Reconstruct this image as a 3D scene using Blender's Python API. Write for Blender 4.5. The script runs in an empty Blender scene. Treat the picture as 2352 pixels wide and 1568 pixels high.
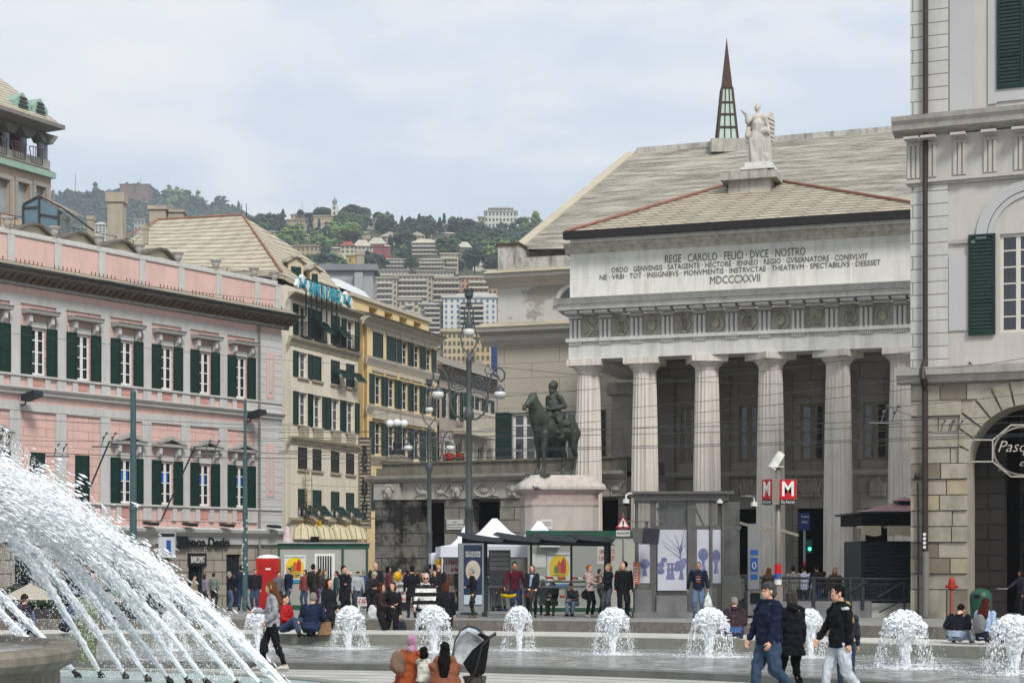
import bpy, math, random
from mathutils import Vector, Matrix
from math import sin, cos, pi, radians, atan2, sqrt
random.seed(7)
C = bpy.context.scene.collection
SC = bpy.context.scene
F = 3932.0; CU = 1176.0; HV = 1282.0; EYE = 2.1
cam = bpy.data.cameras.new('camera'); co = bpy.data.objects.new('camera', cam); C.objects.link(co)
cam.sensor_width = 36; cam.lens = 36*F/2352; cam.shift_y = (HV-784)/2352
cam.clip_start = 0.5; cam.clip_end = 6000
co.location = (0, 0, EYE); co.rotation_euler = (pi/2, 0, 0); SC.camera = co
W = bpy.data.worlds.new('World'); SC.world = W; W.use_nodes = True
SUN_EL, SUN_AZ = radians(45), radians(150)
def world():
	nt = W.node_tree; N = nt.nodes; L = nt.links; N.clear()
	out = N.new('ShaderNodeOutputWorld'); bg = N.new('ShaderNodeBackground'); bg.inputs[1].default_value = 0.1
	sky = N.new('ShaderNodeTexSky'); sky.sky_type = 'NISHITA'; sky.sun_disc = False
	sky.sun_elevation = SUN_EL; sky.sun_rotation = SUN_AZ; sky.dust_density = 2
	tc = N.new('ShaderNodeTexCoord'); mp = N.new('ShaderNodeMapping'); mp.inputs['Scale'].default_value = (1.9, 1.9, 6.0)
	mp.inputs['Rotation'].default_value = (0, radians(8), 0); mp.inputs['Location'].default_value = (0.35, 0.2, 0.6)
	L.new(tc.outputs['Generated'], mp.inputs[0])
	def noise(sc, det, rough, dist):
		n = N.new('ShaderNodeTexNoise'); n.inputs['Scale'].default_value = sc; n.inputs['Detail'].default_value = det
		n.inputs['Roughness'].default_value = rough; n.inputs['Distortion'].default_value = dist
		L.new(mp.outputs[0], n.inputs['Vector']); return n
	n1 = noise(1.7, 6, .52, .5); n2 = noise(5.2, 8, .6, .3)
	add = N.new('ShaderNodeMath'); add.operation = 'MULTIPLY_ADD'; L.new(n2.outputs[0], add.inputs[0]); add.inputs[1].default_value = .3
	L.new(n1.outputs[0], add.inputs[2])
	r = N.new('ShaderNodeValToRGB'); e = r.color_ramp.elements
	e[0].position = .52; e[0].color = (3.4, 3.88, 4.42, 1); e[1].position = .80; e[1].color = (4.95, 4.98, 4.95, 1)
	for p, c in ((.60, (3.72, 4.12, 4.56, 1)), (.655, (4.26, 4.5, 4.75, 1)), (.72, (4.6, 4.72, 4.82, 1))):
		x = e.new(p); x.color = c
	L.new(add.outputs[0], r.inputs[0])
	mx = N.new('ShaderNodeMix'); mx.data_type = 'RGBA'; mx.inputs[0].default_value = .93
	L.new(sky.outputs[0], mx.inputs[6]); L.new(r.outputs[0], mx.inputs[7])
	L.new(mx.outputs[2], bg.inputs[0]); L.new(bg.outputs[0], out.inputs[0])
world()
sl = bpy.data.lights.new('sun', 'SUN'); sl.energy = 1.5; sl.angle = radians(14); sl.color = (1, .965, .92)
so = bpy.data.objects.new('sun', sl); C.objects.link(so)
sd = Vector((.36, -.76, .82)).normalized(); so.rotation_euler = sd.to_track_quat('Z', 'Y').to_euler(); so.location = (0, 0, 80)
SC.view_settings.view_transform = 'Standard'; SC.view_settings.look = 'None'; SC.view_settings.gamma = 1
SC.view_settings.exposure = 1.05
SC.render.engine = 'CYCLES'
try:
	SC.cycles.max_bounces = 6; SC.cycles.transparent_max_bounces = 24; SC.cycles.transmission_bounces = 4
except Exception: pass
class MB:
	def __init__(s): s.v = []; s.f = []
	def add(s, vs, fs):
		b = len(s.v); s.v.extend(vs); s.f.extend([tuple(i+b for i in f) for f in fs]); return s
	def box(s, x0, x1, y0, y1, z0, z1):
		return s.add([(x0,y0,z0),(x1,y0,z0),(x1,y1,z0),(x0,y1,z0),(x0,y0,z1),(x1,y0,z1),(x1,y1,z1),(x0,y1,z1)],
			[(0,3,2,1),(4,5,6,7),(0,1,5,4),(1,2,6,5),(2,3,7,6),(3,0,4,7)])
	def quad(s, a, b, c, d): return s.add([a,b,c,d], [(0,1,2,3)])
	def poly(s, p): return s.add(list(p), [tuple(range(len(p)))])
	def ext(s, poly, ax, a, b):           # extrude a 2-D polygon along axis ax ('x': (y,z), 'y': (x,z), 'z': (x,y))
		n = len(poly)
		if ax == 'x': m = lambda p, t: (t, p[0], p[1])
		elif ax == 'y': m = lambda p, t: (p[0], t, p[1])
		else: m = lambda p, t: (p[0], p[1], t)
		vs = [m(p, a) for p in poly]+[m(p, b) for p in poly]
		return s.add(vs, [tuple(range(n)), tuple(range(2*n-1, n-1, -1))]+[(i, (i+1) % n, n+(i+1) % n, n+i) for i in range(n)])
	def cyl(s, p0, p1, r0, r1=None, n=10):
		r1 = r0 if r1 is None else r1
		p0 = Vector(p0); p1 = Vector(p1); d = p1-p0
		if d.length < 1e-6: return s
		q = d.to_track_quat('Z', 'Y'); X = q @ Vector((1,0,0)); Y = q @ Vector((0,1,0))
		vs = []
		for p, r in ((p0, r0), (p1, r1)):
			for i in range(n):
				a = 2*pi*i/n; vs.append(tuple(p+X*(r*cos(a))+Y*(r*sin(a))))
		return s.add(vs, [tuple(range(n-1, -1, -1)), tuple(range(n, 2*n))]+[(i, (i+1) % n, n+(i+1) % n, n+i) for i in range(n)])
	def lathe(s, c, prof, n=14, sx=1, sy=1):
		vs = []; fs = []
		for r, z in prof:
			for i in range(n):
				a = 2*pi*i/n; vs.append((c[0]+r*cos(a)*sx, c[1]+r*sin(a)*sy, c[2]+z))
		k = len(prof)
		for j in range(k-1):
			for i in range(n): fs.append((j*n+i, j*n+(i+1) % n, (j+1)*n+(i+1) % n, (j+1)*n+i))
		fs.append(tuple(range(n-1, -1, -1))); fs.append(tuple((k-1)*n+i for i in range(n)))
		return s.add(vs, fs)
	def tube(s, pts, r, n=6, r1=None):
		pts = [Vector(p) for p in pts]; k = len(pts); vs = []; fs = []
		up = None
		for j, p in enumerate(pts):
			d = (pts[min(j+1, k-1)]-pts[max(j-1, 0)])
			if d.length < 1e-9: d = Vector((0,0,1))
			d.normalize()
			if up is None: up = d.orthogonal().normalized()
			up = (up-d*up.dot(d))
			if up.length < 1e-6: up = d.orthogonal()
			up.normalize(); sd_ = d.cross(up)
			rr = r if r1 is None else r+(r1-r)*j/(k-1)
			for i in range(n):
				a = 2*pi*i/n; vs.append(tuple(p+up*(rr*cos(a))+sd_*(rr*sin(a))))
		for j in range(k-1):
			for i in range(n): fs.append((j*n+i, j*n+(i+1) % n, (j+1)*n+(i+1) % n, (j+1)*n+i))
		fs.append(tuple(range(n-1, -1, -1))); fs.append(tuple((k-1)*n+i for i in range(n)))
		return s.add(vs, fs)
	def ell(s, c, rx, ry, rz, n=12, m=8, rot=None):
		vs = []; fs = []
		for j in range(m+1):
			t = pi*j/m
			for i in range(n):
				a = 2*pi*i/n; p = Vector((rx*sin(t)*cos(a), ry*sin(t)*sin(a), rz*cos(t)))
				if rot is not None: p = rot @ p
				vs.append((c[0]+p.x, c[1]+p.y, c[2]+p.z))
		for j in range(m):
			for i in range(n): fs.append((j*n+i, (j+1)*n+i, (j+1)*n+(i+1) % n, j*n+(i+1) % n))
		return s.add(vs, fs)
	def cap(s, a, b, ra, rb, n=8):       # capsule with tapered radii
		a = Vector(a); b = Vector(b); d = b-a; L = d.length
		if L < 1e-6: return s.ell(a, ra, ra, ra, n, 6)
		q = d.to_track_quat('Z', 'Y'); X = q @ Vector((1,0,0)); Y = q @ Vector((0,1,0)); Z = d/L
		rings = [(-ra*.98, ra*.2), (-ra*.7, ra*.71), (0, ra), (L*.5, (ra+rb)/2), (L, rb), (L+rb*.7, rb*.71), (L+rb*.98, rb*.2)]
		vs = []; fs = []
		for t, r in rings:
			for i in range(n):
				w = 2*pi*i/n; vs.append(tuple(a+Z*t+X*(r*cos(w))+Y*(r*sin(w))))
		for j in range(len(rings)-1):
			for i in range(n): fs.append((j*n+i, j*n+(i+1) % n, (j+1)*n+(i+1) % n, (j+1)*n+i))
		fs.append(tuple(range(n-1, -1, -1))); k = len(rings)-1; fs.append(tuple(k*n+i for i in range(n)))
		return s.add(vs, fs)
	def loft(s, rings, n=14):            # rings: (centre, rx, ry[, ax, ay])
		vs = []; fs = []
		for rg in rings:
			c, rx, ry = rg[0], rg[1], rg[2]
			ax = Vector(rg[3]) if len(rg) > 3 else Vector((1,0,0)); ay = Vector(rg[4]) if len(rg) > 4 else Vector((0,1,0))
			c = Vector(c)
			for i in range(n):
				w = 2*pi*i/n; vs.append(tuple(c+ax*(rx*cos(w))+ay*(ry*sin(w))))
		k = len(rings)
		for j in range(k-1):
			for i in range(n): fs.append((j*n+i, j*n+(i+1) % n, (j+1)*n+(i+1) % n, (j+1)*n+i))
		fs.append(tuple(range(n-1, -1, -1))); fs.append(tuple((k-1)*n+i for i in range(n)))
		return s.add(vs, fs)
	def wall(s, x0, x1, z0, z1, holes, y=0.0, depth=.25):   # wall face in plane y with real openings and reveals
		xs = sorted(set([x0, x1]+[h[0] for h in holes]+[h[1] for h in holes])); xs = [x for x in xs if x0 <= x <= x1]
		zs = sorted(set([z0, z1]+[h[2] for h in holes]+[h[3] for h in holes])); zs = [z for z in zs if z0 <= z <= z1]
		for i in range(len(xs)-1):
			for j in range(len(zs)-1):
				cx = (xs[i]+xs[i+1])/2; cz = (zs[j]+zs[j+1])/2
				if any(h[0] < cx < h[1] and h[2] < cz < h[3] for h in holes): continue
				s.quad((xs[i],y,zs[j]), (xs[i+1],y,zs[j]), (xs[i+1],y,zs[j+1]), (xs[i],y,zs[j+1]))
		for a, b, c, d in holes:
			e = y+depth
			s.quad((a,y,c),(a,e,c),(b,e,c),(b,y,c)); s.quad((a,y,d),(b,y,d),(b,e,d),(a,e,d))
			s.quad((a,y,c),(a,y,d),(a,e,d),(a,e,c)); s.quad((b,y,c),(b,e,c),(b,e,d),(b,y,d))
		return s
	def build(s, name, m, parent=None, loc=(0,0,0), smooth=False, rz=0):
		me = bpy.data.meshes.new(name); me.from_pydata(s.v, [], s.f); me.materials.append(m)
		if smooth: me.polygons.foreach_set('use_smooth', [True]*len(me.polygons))
		me.update()
		o = bpy.data.objects.new(name, me); C.objects.link(o); o.location = loc; o.rotation_euler = (0,0,rz)
		if parent: o.parent = parent
		return o
def thing(name, label, cat, loc=(0,0,0), rz=0, group=None):
	o = bpy.data.objects.new(name, None); C.objects.link(o); o.location = loc; o.rotation_euler = (0,0,rz)
	o.empty_display_size = .3
	o['label'] = label; o['category'] = cat
	if group: o['group'] = group
	return o
def tag(o, label, cat, group=None, kind=None):
	if label: o['label'] = label
	if cat: o['category'] = cat
	if group: o['group'] = group
	if kind: o['kind'] = kind
	return o
def struct(o): o['kind'] = 'structure'; return o
def inst(o, parent, loc, rz=None, sc=None, label=None):          # a copy of one part sharing its mesh
	c = o.copy(); C.objects.link(c); c.parent = parent; c.location = loc
	if rz is not None: c.rotation_euler = (0,0,rz)
	if sc is not None: c.scale = sc
	if label: c['label'] = label
	return c
def kids(o): return [x for x in bpy.data.objects if x.parent == o]
def tree_copy(o, parent=None, chmap=None):
	if chmap is None:
		chmap = {}
		for x in bpy.data.objects:
			if x.parent: chmap.setdefault(x.parent.name, []).append(x)
	c = o.copy(); C.objects.link(c); c.parent = parent
	for ch in chmap.get(o.name, []): tree_copy(ch, c, chmap)
	return c
def Pt(u, v, Y): return Vector(((u-CU)/F*Y, Y, EYE-(v-HV)/F*Y))
def G(Y):
	t = ((43, .51), (58, .1), (67, .04), (90, -.46))
	if Y <= 43: return .51
	for (y0, z0), (y1, z1) in zip(t, t[1:]):
		if Y <= y1: return z0+(z1-z0)*(Y-y0)/(y1-y0)
	return -.46
class Fac:                                # a facade plane seen in the photo; local x runs along it, local y into the building
	def __init__(s, u0, Y0, uvp):
		s.X0 = (u0-CU)/F*Y0; s.Y0 = Y0
		d = Vector((uvp-CU, F)).normalized()
		if uvp < CU: d = -d
		s.dx, s.dy = d.x, d.y; s.rz = atan2(s.dy, s.dx)
	def s(s, u): return ((u-CU)*s.Y0-F*s.X0)/(F*s.dx-(u-CU)*s.dy)
	def Y(s, u): return s.Y0+s.s(u)*s.dy
	def z(s, u, v): return EYE-(v-HV)/F*s.Y(u)
	def xz(s, u, v): return s.s(u), s.z(u, v)
	def off(s, n):                        # parallel plane n metres further back
		o = Fac.__new__(Fac); o.dx, o.dy, o.rz = s.dx, s.dy, s.rz; o.X0 = s.X0-s.dy*n; o.Y0 = s.Y0+s.dx*n; return o
	def thing(s, name, label, cat, z=0, group=None): return thing(name, label, cat, (s.X0, s.Y0, z), s.rz, group)
def lin(h):
	h = h.lstrip('#'); r = []
	for i in (0, 2, 4):
		c = int(h[i:i+2], 16)/255; r.append(c/12.92 if c <= .04045 else ((c+.055)/1.055)**2.4)
	return (r[0], r[1], r[2], 1)
_m = {}
def mat(name, c, rough=.8, var=.12, scale=2.0, bump=.15, metal=0, c2=None, kind='noise', p=None, spec=.3, stain=0, stainc='#3a352e', emis=0, alpha=1, trans=0):
	if name in _m: return _m[name]
	p = p or {}
	m = bpy.data.materials.new(name); m.use_nodes = True; _m[name] = m
	nt = m.node_tree; N = nt.nodes; L = nt.links; b = N['Principled BSDF']
	c = lin(c) if isinstance(c, str) else c
	b.inputs['Roughness'].default_value = rough; b.inputs['Metallic'].default_value = metal
	b.inputs['Specular IOR Level'].default_value = spec
	tc = N.new('ShaderNodeTexCoord'); src = tc.outputs['Object']
	def mapv(sx, sy, sz, swap=False):
		a = src
		if swap:
			sp = N.new('ShaderNodeSeparateXYZ'); L.new(src, sp.inputs[0]); cb = N.new('ShaderNodeCombineXYZ')
			ad = N.new('ShaderNodeMath'); ad.operation = 'ADD'; L.new(sp.outputs[0], ad.inputs[0]); L.new(sp.outputs[1], ad.inputs[1])
			L.new(ad.outputs[0], cb.inputs[0]); L.new(sp.outputs[2], cb.inputs[1]); a = cb.outputs[0]
		mp = N.new('ShaderNodeMapping'); mp.inputs['Scale'].default_value = (sx, sy, sz); L.new(a, mp.inputs[0]); return mp.outputs[0]
	def noise(v, sc, det=5, rg=.6):
		n = N.new('ShaderNodeTexNoise'); n.inputs['Scale'].default_value = sc; n.inputs['Detail'].default_value = det
		n.inputs['Roughness'].default_value = rg; L.new(v, n.inputs['Vector']); return n.outputs[0]
	def ramp(f, a, b_, ca=(0,0,0,1), cb=(1,1,1,1)):
		r = N.new('ShaderNodeValToRGB'); r.color_ramp.elements[0].position = a; r.color_ramp.elements[1].position = b_
		r.color_ramp.elements[0].color = ca; r.color_ramp.elements[1].color = cb; L.new(f, r.inputs[0]); return r.outputs[0]
	def mix(f, a, b_, mode='MIX'):
		x = N.new('ShaderNodeMix'); x.data_type = 'RGBA'; x.blend_type = mode
		if isinstance(f, float): x.inputs[0].default_value = f
		else: L.new(f, x.inputs[0])
		for k, q in ((6, a), (7, b_)):
			if isinstance(q, tuple): x.inputs[k].default_value = q
			else: L.new(q, x.inputs[k])
		return x.outputs[2]
	base = mapv(1, 1, 1)
	n1 = noise(base, scale)
	lo = tuple(x*(1-var) for x in c[:3])+(1,); hi = tuple(min(1, x*(1+var)) for x in c[:3])+(1,)
	if c2 is not None: lo = lin(c2) if isinstance(c2, str) else c2; hi = c
	col = ramp(n1, .32, .68, lo, hi)
	h = n1
	if kind == 'brick':
		br = N.new('ShaderNodeTexBrick'); L.new(mapv(1, 1, 1, True), br.inputs['Vector'])
		br.inputs['Scale'].default_value = 1; br.inputs['Brick Width'].default_value = p.get('w', 1.2)
		br.inputs['Row Height'].default_value = p.get('h', .45); br.inputs['Mortar Size'].default_value = p.get('m', .02)
		br.inputs['Mortar Smooth'].default_value = .1
		k = p.get('bv', .14)
		br.inputs['Color1'].default_value = (1, 1, 1, 1); br.inputs['Color2'].default_value = (1-k, 1-k*.95, 1-k*.9, 1)
		mc = p.get('mc', .35); br.inputs['Mortar'].default_value = (mc, mc, mc, 1)
		col = mix(1.0, col, br.outputs[0], 'MULTIPLY'); h = br.outputs['Fac']
	if stain:
		vs_ = noise(mapv(p.get('sx', 1.3), p.get('sx', 1.3), p.get('sz', .18)), p.get('ss', 1.6), 7, .68)
		f = ramp(vs_, .60-.14*stain, .78-.1*stain)
		f2 = N.new('ShaderNodeMath'); f2.operation = 'MULTIPLY'; L.new(f, f2.inputs[0]); f2.inputs[1].default_value = p.get('sa', .6)
		col = mix(f2.outputs[0], col, lin(stainc))
	if p.get('dirt'):
		f = ramp(noise(base, p.get('ds', .7), 8, .7), *p.get('dt', (.52, .66)))
		f3 = N.new('ShaderNodeMath'); f3.operation = 'MULTIPLY'; L.new(f, f3.inputs[0]); f3.inputs[1].default_value = p['dirt']
		col = mix(f3.outputs[0], col, lin(p.get('dc', '#4a463e')))
	L.new(col, b.inputs['Base Color'])
	if bump:
		bp = N.new('ShaderNodeBump'); bp.inputs['Strength'].default_value = bump; bp.inputs['Distance'].default_value = p.get('bd', .03)
		if kind == 'brick': bp.invert = True
		L.new(h, bp.inputs['Height']); L.new(bp.outputs[0], b.inputs['Normal'])
	if emis: b.inputs['Emission Color'].default_value = c; b.inputs['Emission Strength'].default_value = emis
	if alpha < 1: b.inputs['Alpha'].default_value = alpha
	if trans: b.inputs['Transmission Weight'].default_value = trans
	return m
def glass(name='window_glass', c='#20262a', rough=.06, var=.4):
	m = mat(name, c, rough, var, .8, 0, spec=.9); return m
GL = glass()
IRON = mat('dark_iron', '#2c3234', .55, .2, 8, .1, .3)
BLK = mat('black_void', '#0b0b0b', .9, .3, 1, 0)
WHT = mat('white_paint', '#d9d8d2', .6, .05, 3, .03)
GRNSH = mat('green_shutter', '#0e2c24', .55, .22, 1.5, .05)
TS = bpy.data.scenes.new('workbench_tmp')
def baked(o):
	TS.collection.objects.link(o); vl = TS.view_layers[0]; vl.update(); dg = vl.depsgraph
	me = bpy.data.meshes.new_from_object(o.evaluated_get(dg)); bpy.data.objects.remove(o); return me
def text_mesh(txt, size, parent, loc, m, name='lettering', rz=0, rx=pi/2, depth=.02, width=None, align='CENTER', bold=.0, shear=0):
	cu = bpy.data.curves.new('t', 'FONT'); cu.body = txt; cu.size = size; cu.extrude = depth; cu.align_x = align; cu.align_y = 'CENTER'
	cu.offset = bold; cu.resolution_u = 2; cu.shear = shear
	me = baked(bpy.data.objects.new('t', cu)); me.name = name; bpy.data.curves.remove(cu)
	if width:
		xs = [v.co.x for v in me.vertices]
		if xs:
			w = max(xs)-min(xs); k = width/w if w > 0 else 1
			for v in me.vertices: v.co.x *= k
	me.materials.clear(); me.materials.append(m)
	q = bpy.data.objects.new(name, me); C.objects.link(q); q.parent = parent; q.location = loc; q.rotation_euler = (rx, 0, rz)
	return q
def mould(prof, x0, x1, mb=None, ends=True):     # cornice profile [(outward, z)] swept along local x (outward = -y)
	mb = mb or MB(); mb.ext([(-a, b) for a, b in prof]+[(0.0, prof[-1][1]), (0.0, prof[0][1])] if prof[0][0] > 0 or prof[-1][0] > 0 else [(-a, b) for a, b in prof], 'x', x0, x1); return mb
# ================= setting: ground, fountain terraces, water =================
CX, CY = -7.9, 12.1; R2, R1, R0 = 21.2, 28.0, 32.6
PAVE = mat('paving_slabs', '#7f7f7c', .55, .12, .5, .12, kind='brick', p=dict(w=1.1, h=.55, m=.012, mc=.6, bv=.1, dirt=.25, ds=1.2, dc='#5a5a56'))
def ground_mat(name, c, w, h, rough=.6, var=.12, mc=.6, dirt=.3):
	m = mat(name, c, rough, var, .35, .1, p=dict(dirt=.5, ds=.6, dc='#5b5a56', dt=(.5, .6)))
	nt = m.node_tree; N = nt.nodes; L = nt.links; b = N['Principled BSDF']
	tc = N.new('ShaderNodeTexCoord'); br = N.new('ShaderNodeTexBrick'); L.new(tc.outputs['Object'], br.inputs[0])
	br.inputs['Scale'].default_value = 1; br.inputs['Brick Width'].default_value = w; br.inputs['Row Height'].default_value = h
	br.inputs['Mortar Size'].default_value = .012; br.inputs['Color1'].default_value = (1,1,1,1); br.inputs['Color2'].default_value = (.84,.85,.86,1); br.inputs['Mortar'].default_value = (mc,)*3+(1,)
	x = N.new('ShaderNodeMix'); x.data_type = 'RGBA'; x.blend_type = 'MULTIPLY'; x.inputs[0].default_value = 1
	src = b.inputs['Base Color'].links[0].from_socket; L.new(src, x.inputs[6]); L.new(br.outputs[0], x.inputs[7]); L.new(x.outputs[2], b.inputs['Base Color'])
	return m
GM = ground_mat('plaza_stone', '#8d8c88', .9, .45, .5)
def annulus(r0, r1, z, nseg=160, zf=None, radii=None):
	mb = MB(); radii = radii or [r0, r1]
	for r in radii:
		for i in range(nseg):
			a = 2*pi*i/nseg; x = CX+r*sin(a); y = CY+r*cos(a)
			mb.v.append((x, y, zf(x, y) if zf else z))
	for j in range(len(radii)-1):
		for i in range(nseg):
			k = (i+1) % nseg; mb.f.append((j*nseg+i, (j+1)*nseg+i, (j+1)*nseg+k, j*nseg+k))
	return mb
def ringwall(r0, r1, z0, z1, nseg=200):
	mb = MB(); n = nseg
	for r, z in ((r0, z0), (r0, z1), (r1, z1), (r1, z0)):
		for i in range(n):
			a = 2*pi*i/n; mb.v.append((CX+r*sin(a), CY+r*cos(a), z))
	for j in range(4):
		for i in range(n):
			k = (i+1) % n; q = (j+1) % 4; mb.f.append((j*n+i, q*n+i, q*n+k, j*n+k))
	return mb
radii = [R0+.3, 34, 36, 38, 40, 42, 44, 46, 48, 50, 55, 60, 65, 70, 75, 80, 85, 90, 95, 100, 110, 130, 160, 220, 400, 1200, 5500]
struct(annulus(0, 0, 0, 160, lambda x, y: G(max(y, 0)), radii).build('ground', GM))
KERB = mat('kerb_granite', '#6d675f', .7, .25, 6, .25, p=dict(dirt=.4, ds=2, dc='#3c3934'))
struct(ringwall(R0, R0+.34, -.2, .515).build('kerb', KERB))
STP = mat('pale_step_stone', '#b3b0a8', .6, .08, 1.2, .08, p=dict(dirt=.2, ds=.8, dc='#77756c'))
struct(annulus(R1+.3, R1+2.6, .33).build('fountain_step', STP)); struct(ringwall(R1+2.6, R1+2.7, -.2, .329).build('step_back', STP)); struct(annulus(R1+2.6, R0+.1, -.1).build('walkway', GM))
STF = mat('wet_step_edge', '#7b7c72', .45, .16, 3, .1, p=dict(dirt=.35, ds=1.5, dc='#5c6152'))
struct(ringwall(R1, R1+.32, -.1, .334).build('step_edge', STF))
WAT = mat('fountain_water', '#8f918f', .14, .22, 1.1, 0, p=dict(), spec=.6)
def water_bump(m, s1, s2, st):
	nt = m.node_tree; N = nt.nodes; L = nt.links; b = N['Principled BSDF']
	tc = N.new('ShaderNodeTexCoord'); n = N.new('ShaderNodeTexNoise'); n.inputs['Scale'].default_value = s1; n.inputs['Detail'].default_value = 6; n.inputs['Roughness'].default_value = .75
	L.new(tc.outputs['Object'], n.inputs[0]); bp = N.new('ShaderNodeBump'); bp.inputs['Strength'].default_value = st; bp.inputs['Distance'].default_value = s2
	L.new(n.outputs[0], bp.inputs['Height']); L.new(bp.outputs[0], b.inputs['Normal'])
water_bump(WAT, 5.5, .2, 1.0)
def flecks(m, sc, a, b_, c, k):
	nt = m.node_tree; N = nt.nodes; L = nt.links; b = N['Principled BSDF']
	tc = N.new('ShaderNodeTexCoord'); n = N.new('ShaderNodeTexNoise'); n.inputs['Scale'].default_value = sc; n.inputs['Detail'].default_value = 9; n.inputs['Roughness'].default_value = .78
	L.new(tc.outputs['Object'], n.inputs[0]); r = N.new('ShaderNodeValToRGB'); r.color_ramp.elements[0].position = a; r.color_ramp.elements[1].position = b_; r.color_ramp.elements[1].color = (k,k,k,1)
	L.new(n.outputs[0], r.inputs[0]); x = N.new('ShaderNodeMix'); x.data_type = 'RGBA'; L.new(r.outputs[0], x.inputs[0])
	src = b.inputs['Base Color'].links[0].from_socket; L.new(src, x.inputs[6]); x.inputs[7].default_value = lin(c); L.new(x.outputs[2], b.inputs['Base Color'])
flecks(WAT, 1.7, .49, .57, '#d6d7d4', .75); flecks(WAT, 2.6, .5, .57, '#555753', .85); flecks(WAT, 9, .5, .58, '#c9cac8', .6)  # wave reflections painted into the water colour as bright and dark flecks
struct(annulus(R2-.05, R1+.05, .1, radii=[R2-.05, 24, R1+.05]).build('basin_water', WAT))
RIM = mat('dark_rim_stone', '#5f615e', .35, .18, 2.5, .12)
struct(ringwall(R2-.5, R2, -.05, .125).build('basin_rim', RIM))
INN = mat('pale_ring_paving', '#adaba4', .55, .1, 1.0, .05, p=dict(dirt=.3, ds=.8, dc='#76756d'))
def rings_mat(m):
	nt = m.node_tree; N = nt.nodes; L = nt.links; b = N['Principled BSDF']
	tc = N.new('ShaderNodeTexCoord'); mp = N.new('ShaderNodeMapping'); mp.inputs['Location'].default_value = (-CX, -CY, 0); L.new(tc.outputs['Object'], mp.inputs[0])
	ln = N.new('ShaderNodeVectorMath'); ln.operation = 'LENGTH'; L.new(mp.outputs[0], ln.inputs[0])
	md = N.new('ShaderNodeMath'); md.operation = 'PINGPONG'; md.inputs[1].default_value = .36; L.new(ln.outputs['Value'], md.inputs[0])
	r = N.new('ShaderNodeValToRGB'); r.color_ramp.elements[0].position = .03; r.color_ramp.elements[1].position = .10; r.color_ramp.elements[0].color = (.42,.42,.42,1)
	L.new(md.outputs[0], r.inputs[0])
	x = N.new('ShaderNodeMix'); x.data_type = 'RGBA'; x.blend_type = 'MULTIPLY'; x.inputs[0].default_value = 1
	src = b.inputs['Base Color'].links[0].from_socket; L.new(src, x.inputs[6]); L.new(r.outputs[0], x.inputs[7]); L.new(x.outputs[2], b.inputs['Base Color'])
rings_mat(INN)
struct(annulus(.01, R2-.48, 0.0, radii=[.01, 5, 10, 15, R2-.48]).build('plaza_floor', INN))
# ================= window kit =================
def shutter_mb(w, h, n=16, t=.05, mid=.42):
	mb = MB(); f = min(.09, w*.16)
	mb.box(0, f, 0, t, 0, h); mb.box(w-f, w, 0, t, 0, h)
	for z in (0, h*mid, h-f): mb.box(f, w-f, 0.002, t-.002, z, z+f)
	for k in range(n):
		z = f+(h-2*f)*(k+.1)/n
		mb.ext([(.012, z), (.03, z), (t-.004, z+(h-2*f)/n*.8), (t-.022, z+(h-2*f)/n*.8)], 'x', f, w-f)
	mb.box(f, w-f, t-.012, t-.004, f, h-f)
	return mb
def sash_mb(w, h, nx=2, nz=4, f=.07, mul=.04, y=.0):
	mb = MB(); mb.box(0, f, y, y+.06, 0, h); mb.box(w-f, w, y, y+.06, 0, h); mb.box(f, w-f, y, y+.06, 0, f); mb.box(f, w-f, y, y+.06, h-f, h)
	for i in range(1, nx):
		x = w*i/nx; mm = mul*1.6 if nx == 2 else mul; mb.box(x-mm, x+mm, y+.003, y+.057, f, h-f)
	for j in range(1, nz):
		z = h*j/nz; mb.box(f, w-f, y+.01, y+.05, z-mul/2, z+mul/2)
	return mb
def pane(w, h, parent, y=.035, m=None):
	mb = MB(); mb.box(.03, w-.03, y, y+.01, .03, h-.03); return mb.build('pane', m or GL, parent)
# ================= pink palace =================
PK = Fac(530, 90, 3850); PB = G(90)
def pz(v, u=380.5): return PK.z(u, v)-PB
pink = PK.thing('pink_palace', 'long pink and grey palace with green shutters above a brown stone bank front', 'building', PB)
PINK = mat('pink_plaster', '#cdada4', .85, .05, .6, .03, stain=1, stainc='#a38a82', p=dict(sa=.35, sx=1.6, sz=.2, dirt=.12, ds=.4, dc='#b3938a'))
PINKB = mat('pink_bossed_plaster', '#cfaca3', .85, .04, .6, .25, kind='brick', stain=1, stainc='#a58a80', p=dict(w=1.3, h=.41, m=.012, mc=.42, bv=.05, sa=.35, sx=1.6, sz=.2, dirt=.15, ds=1, dc='#b8a29a'))
GREY = mat('pale_grey_plaster', '#b9b8b5', .8, .05, .8, .03, stain=1, stainc='#85817a', p=dict(sa=.3, sx=1.8, sz=.25, dirt=.12, ds=.5, dc='#95938f'))
GREYQ = mat('grey_quoin_plaster', '#bcbbb9', .8, .05, .8, .25, kind='brick', p=dict(w=8, h=.41, m=.014, mc=.35, bv=.02))
CORN = mat('weathered_cornice', '#857d74', .85, .18, 3, .15, stain=1, p=dict(sa=.4))
ASHL = mat('brown_ashlar', '#9a9287', .85, .12, .8, .3, kind='brick', p=dict(w=1.25, h=.62, m=.028, mc=.3, bv=.12, dirt=.35, ds=.6, dc='#6f675b'))
SLATE = mat('pale_slate_roof', '#a39c8a', .8, .14, 1.2, .35, kind='brick', p=dict(w=.62, h=.26, m=.045, mc=.36, bv=.16, dirt=.15, ds=.6, dc='#8a8574'))
WHF = mat('white_sash', '#d6d6d2', .5, .04, 3, .02)
TILE = mat('terracotta_ridge', '#946a59', .8, .2, 3, .2)
sL = PK.s(-60); sR = PK.s(644.5); sE = PK.s(588)
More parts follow.
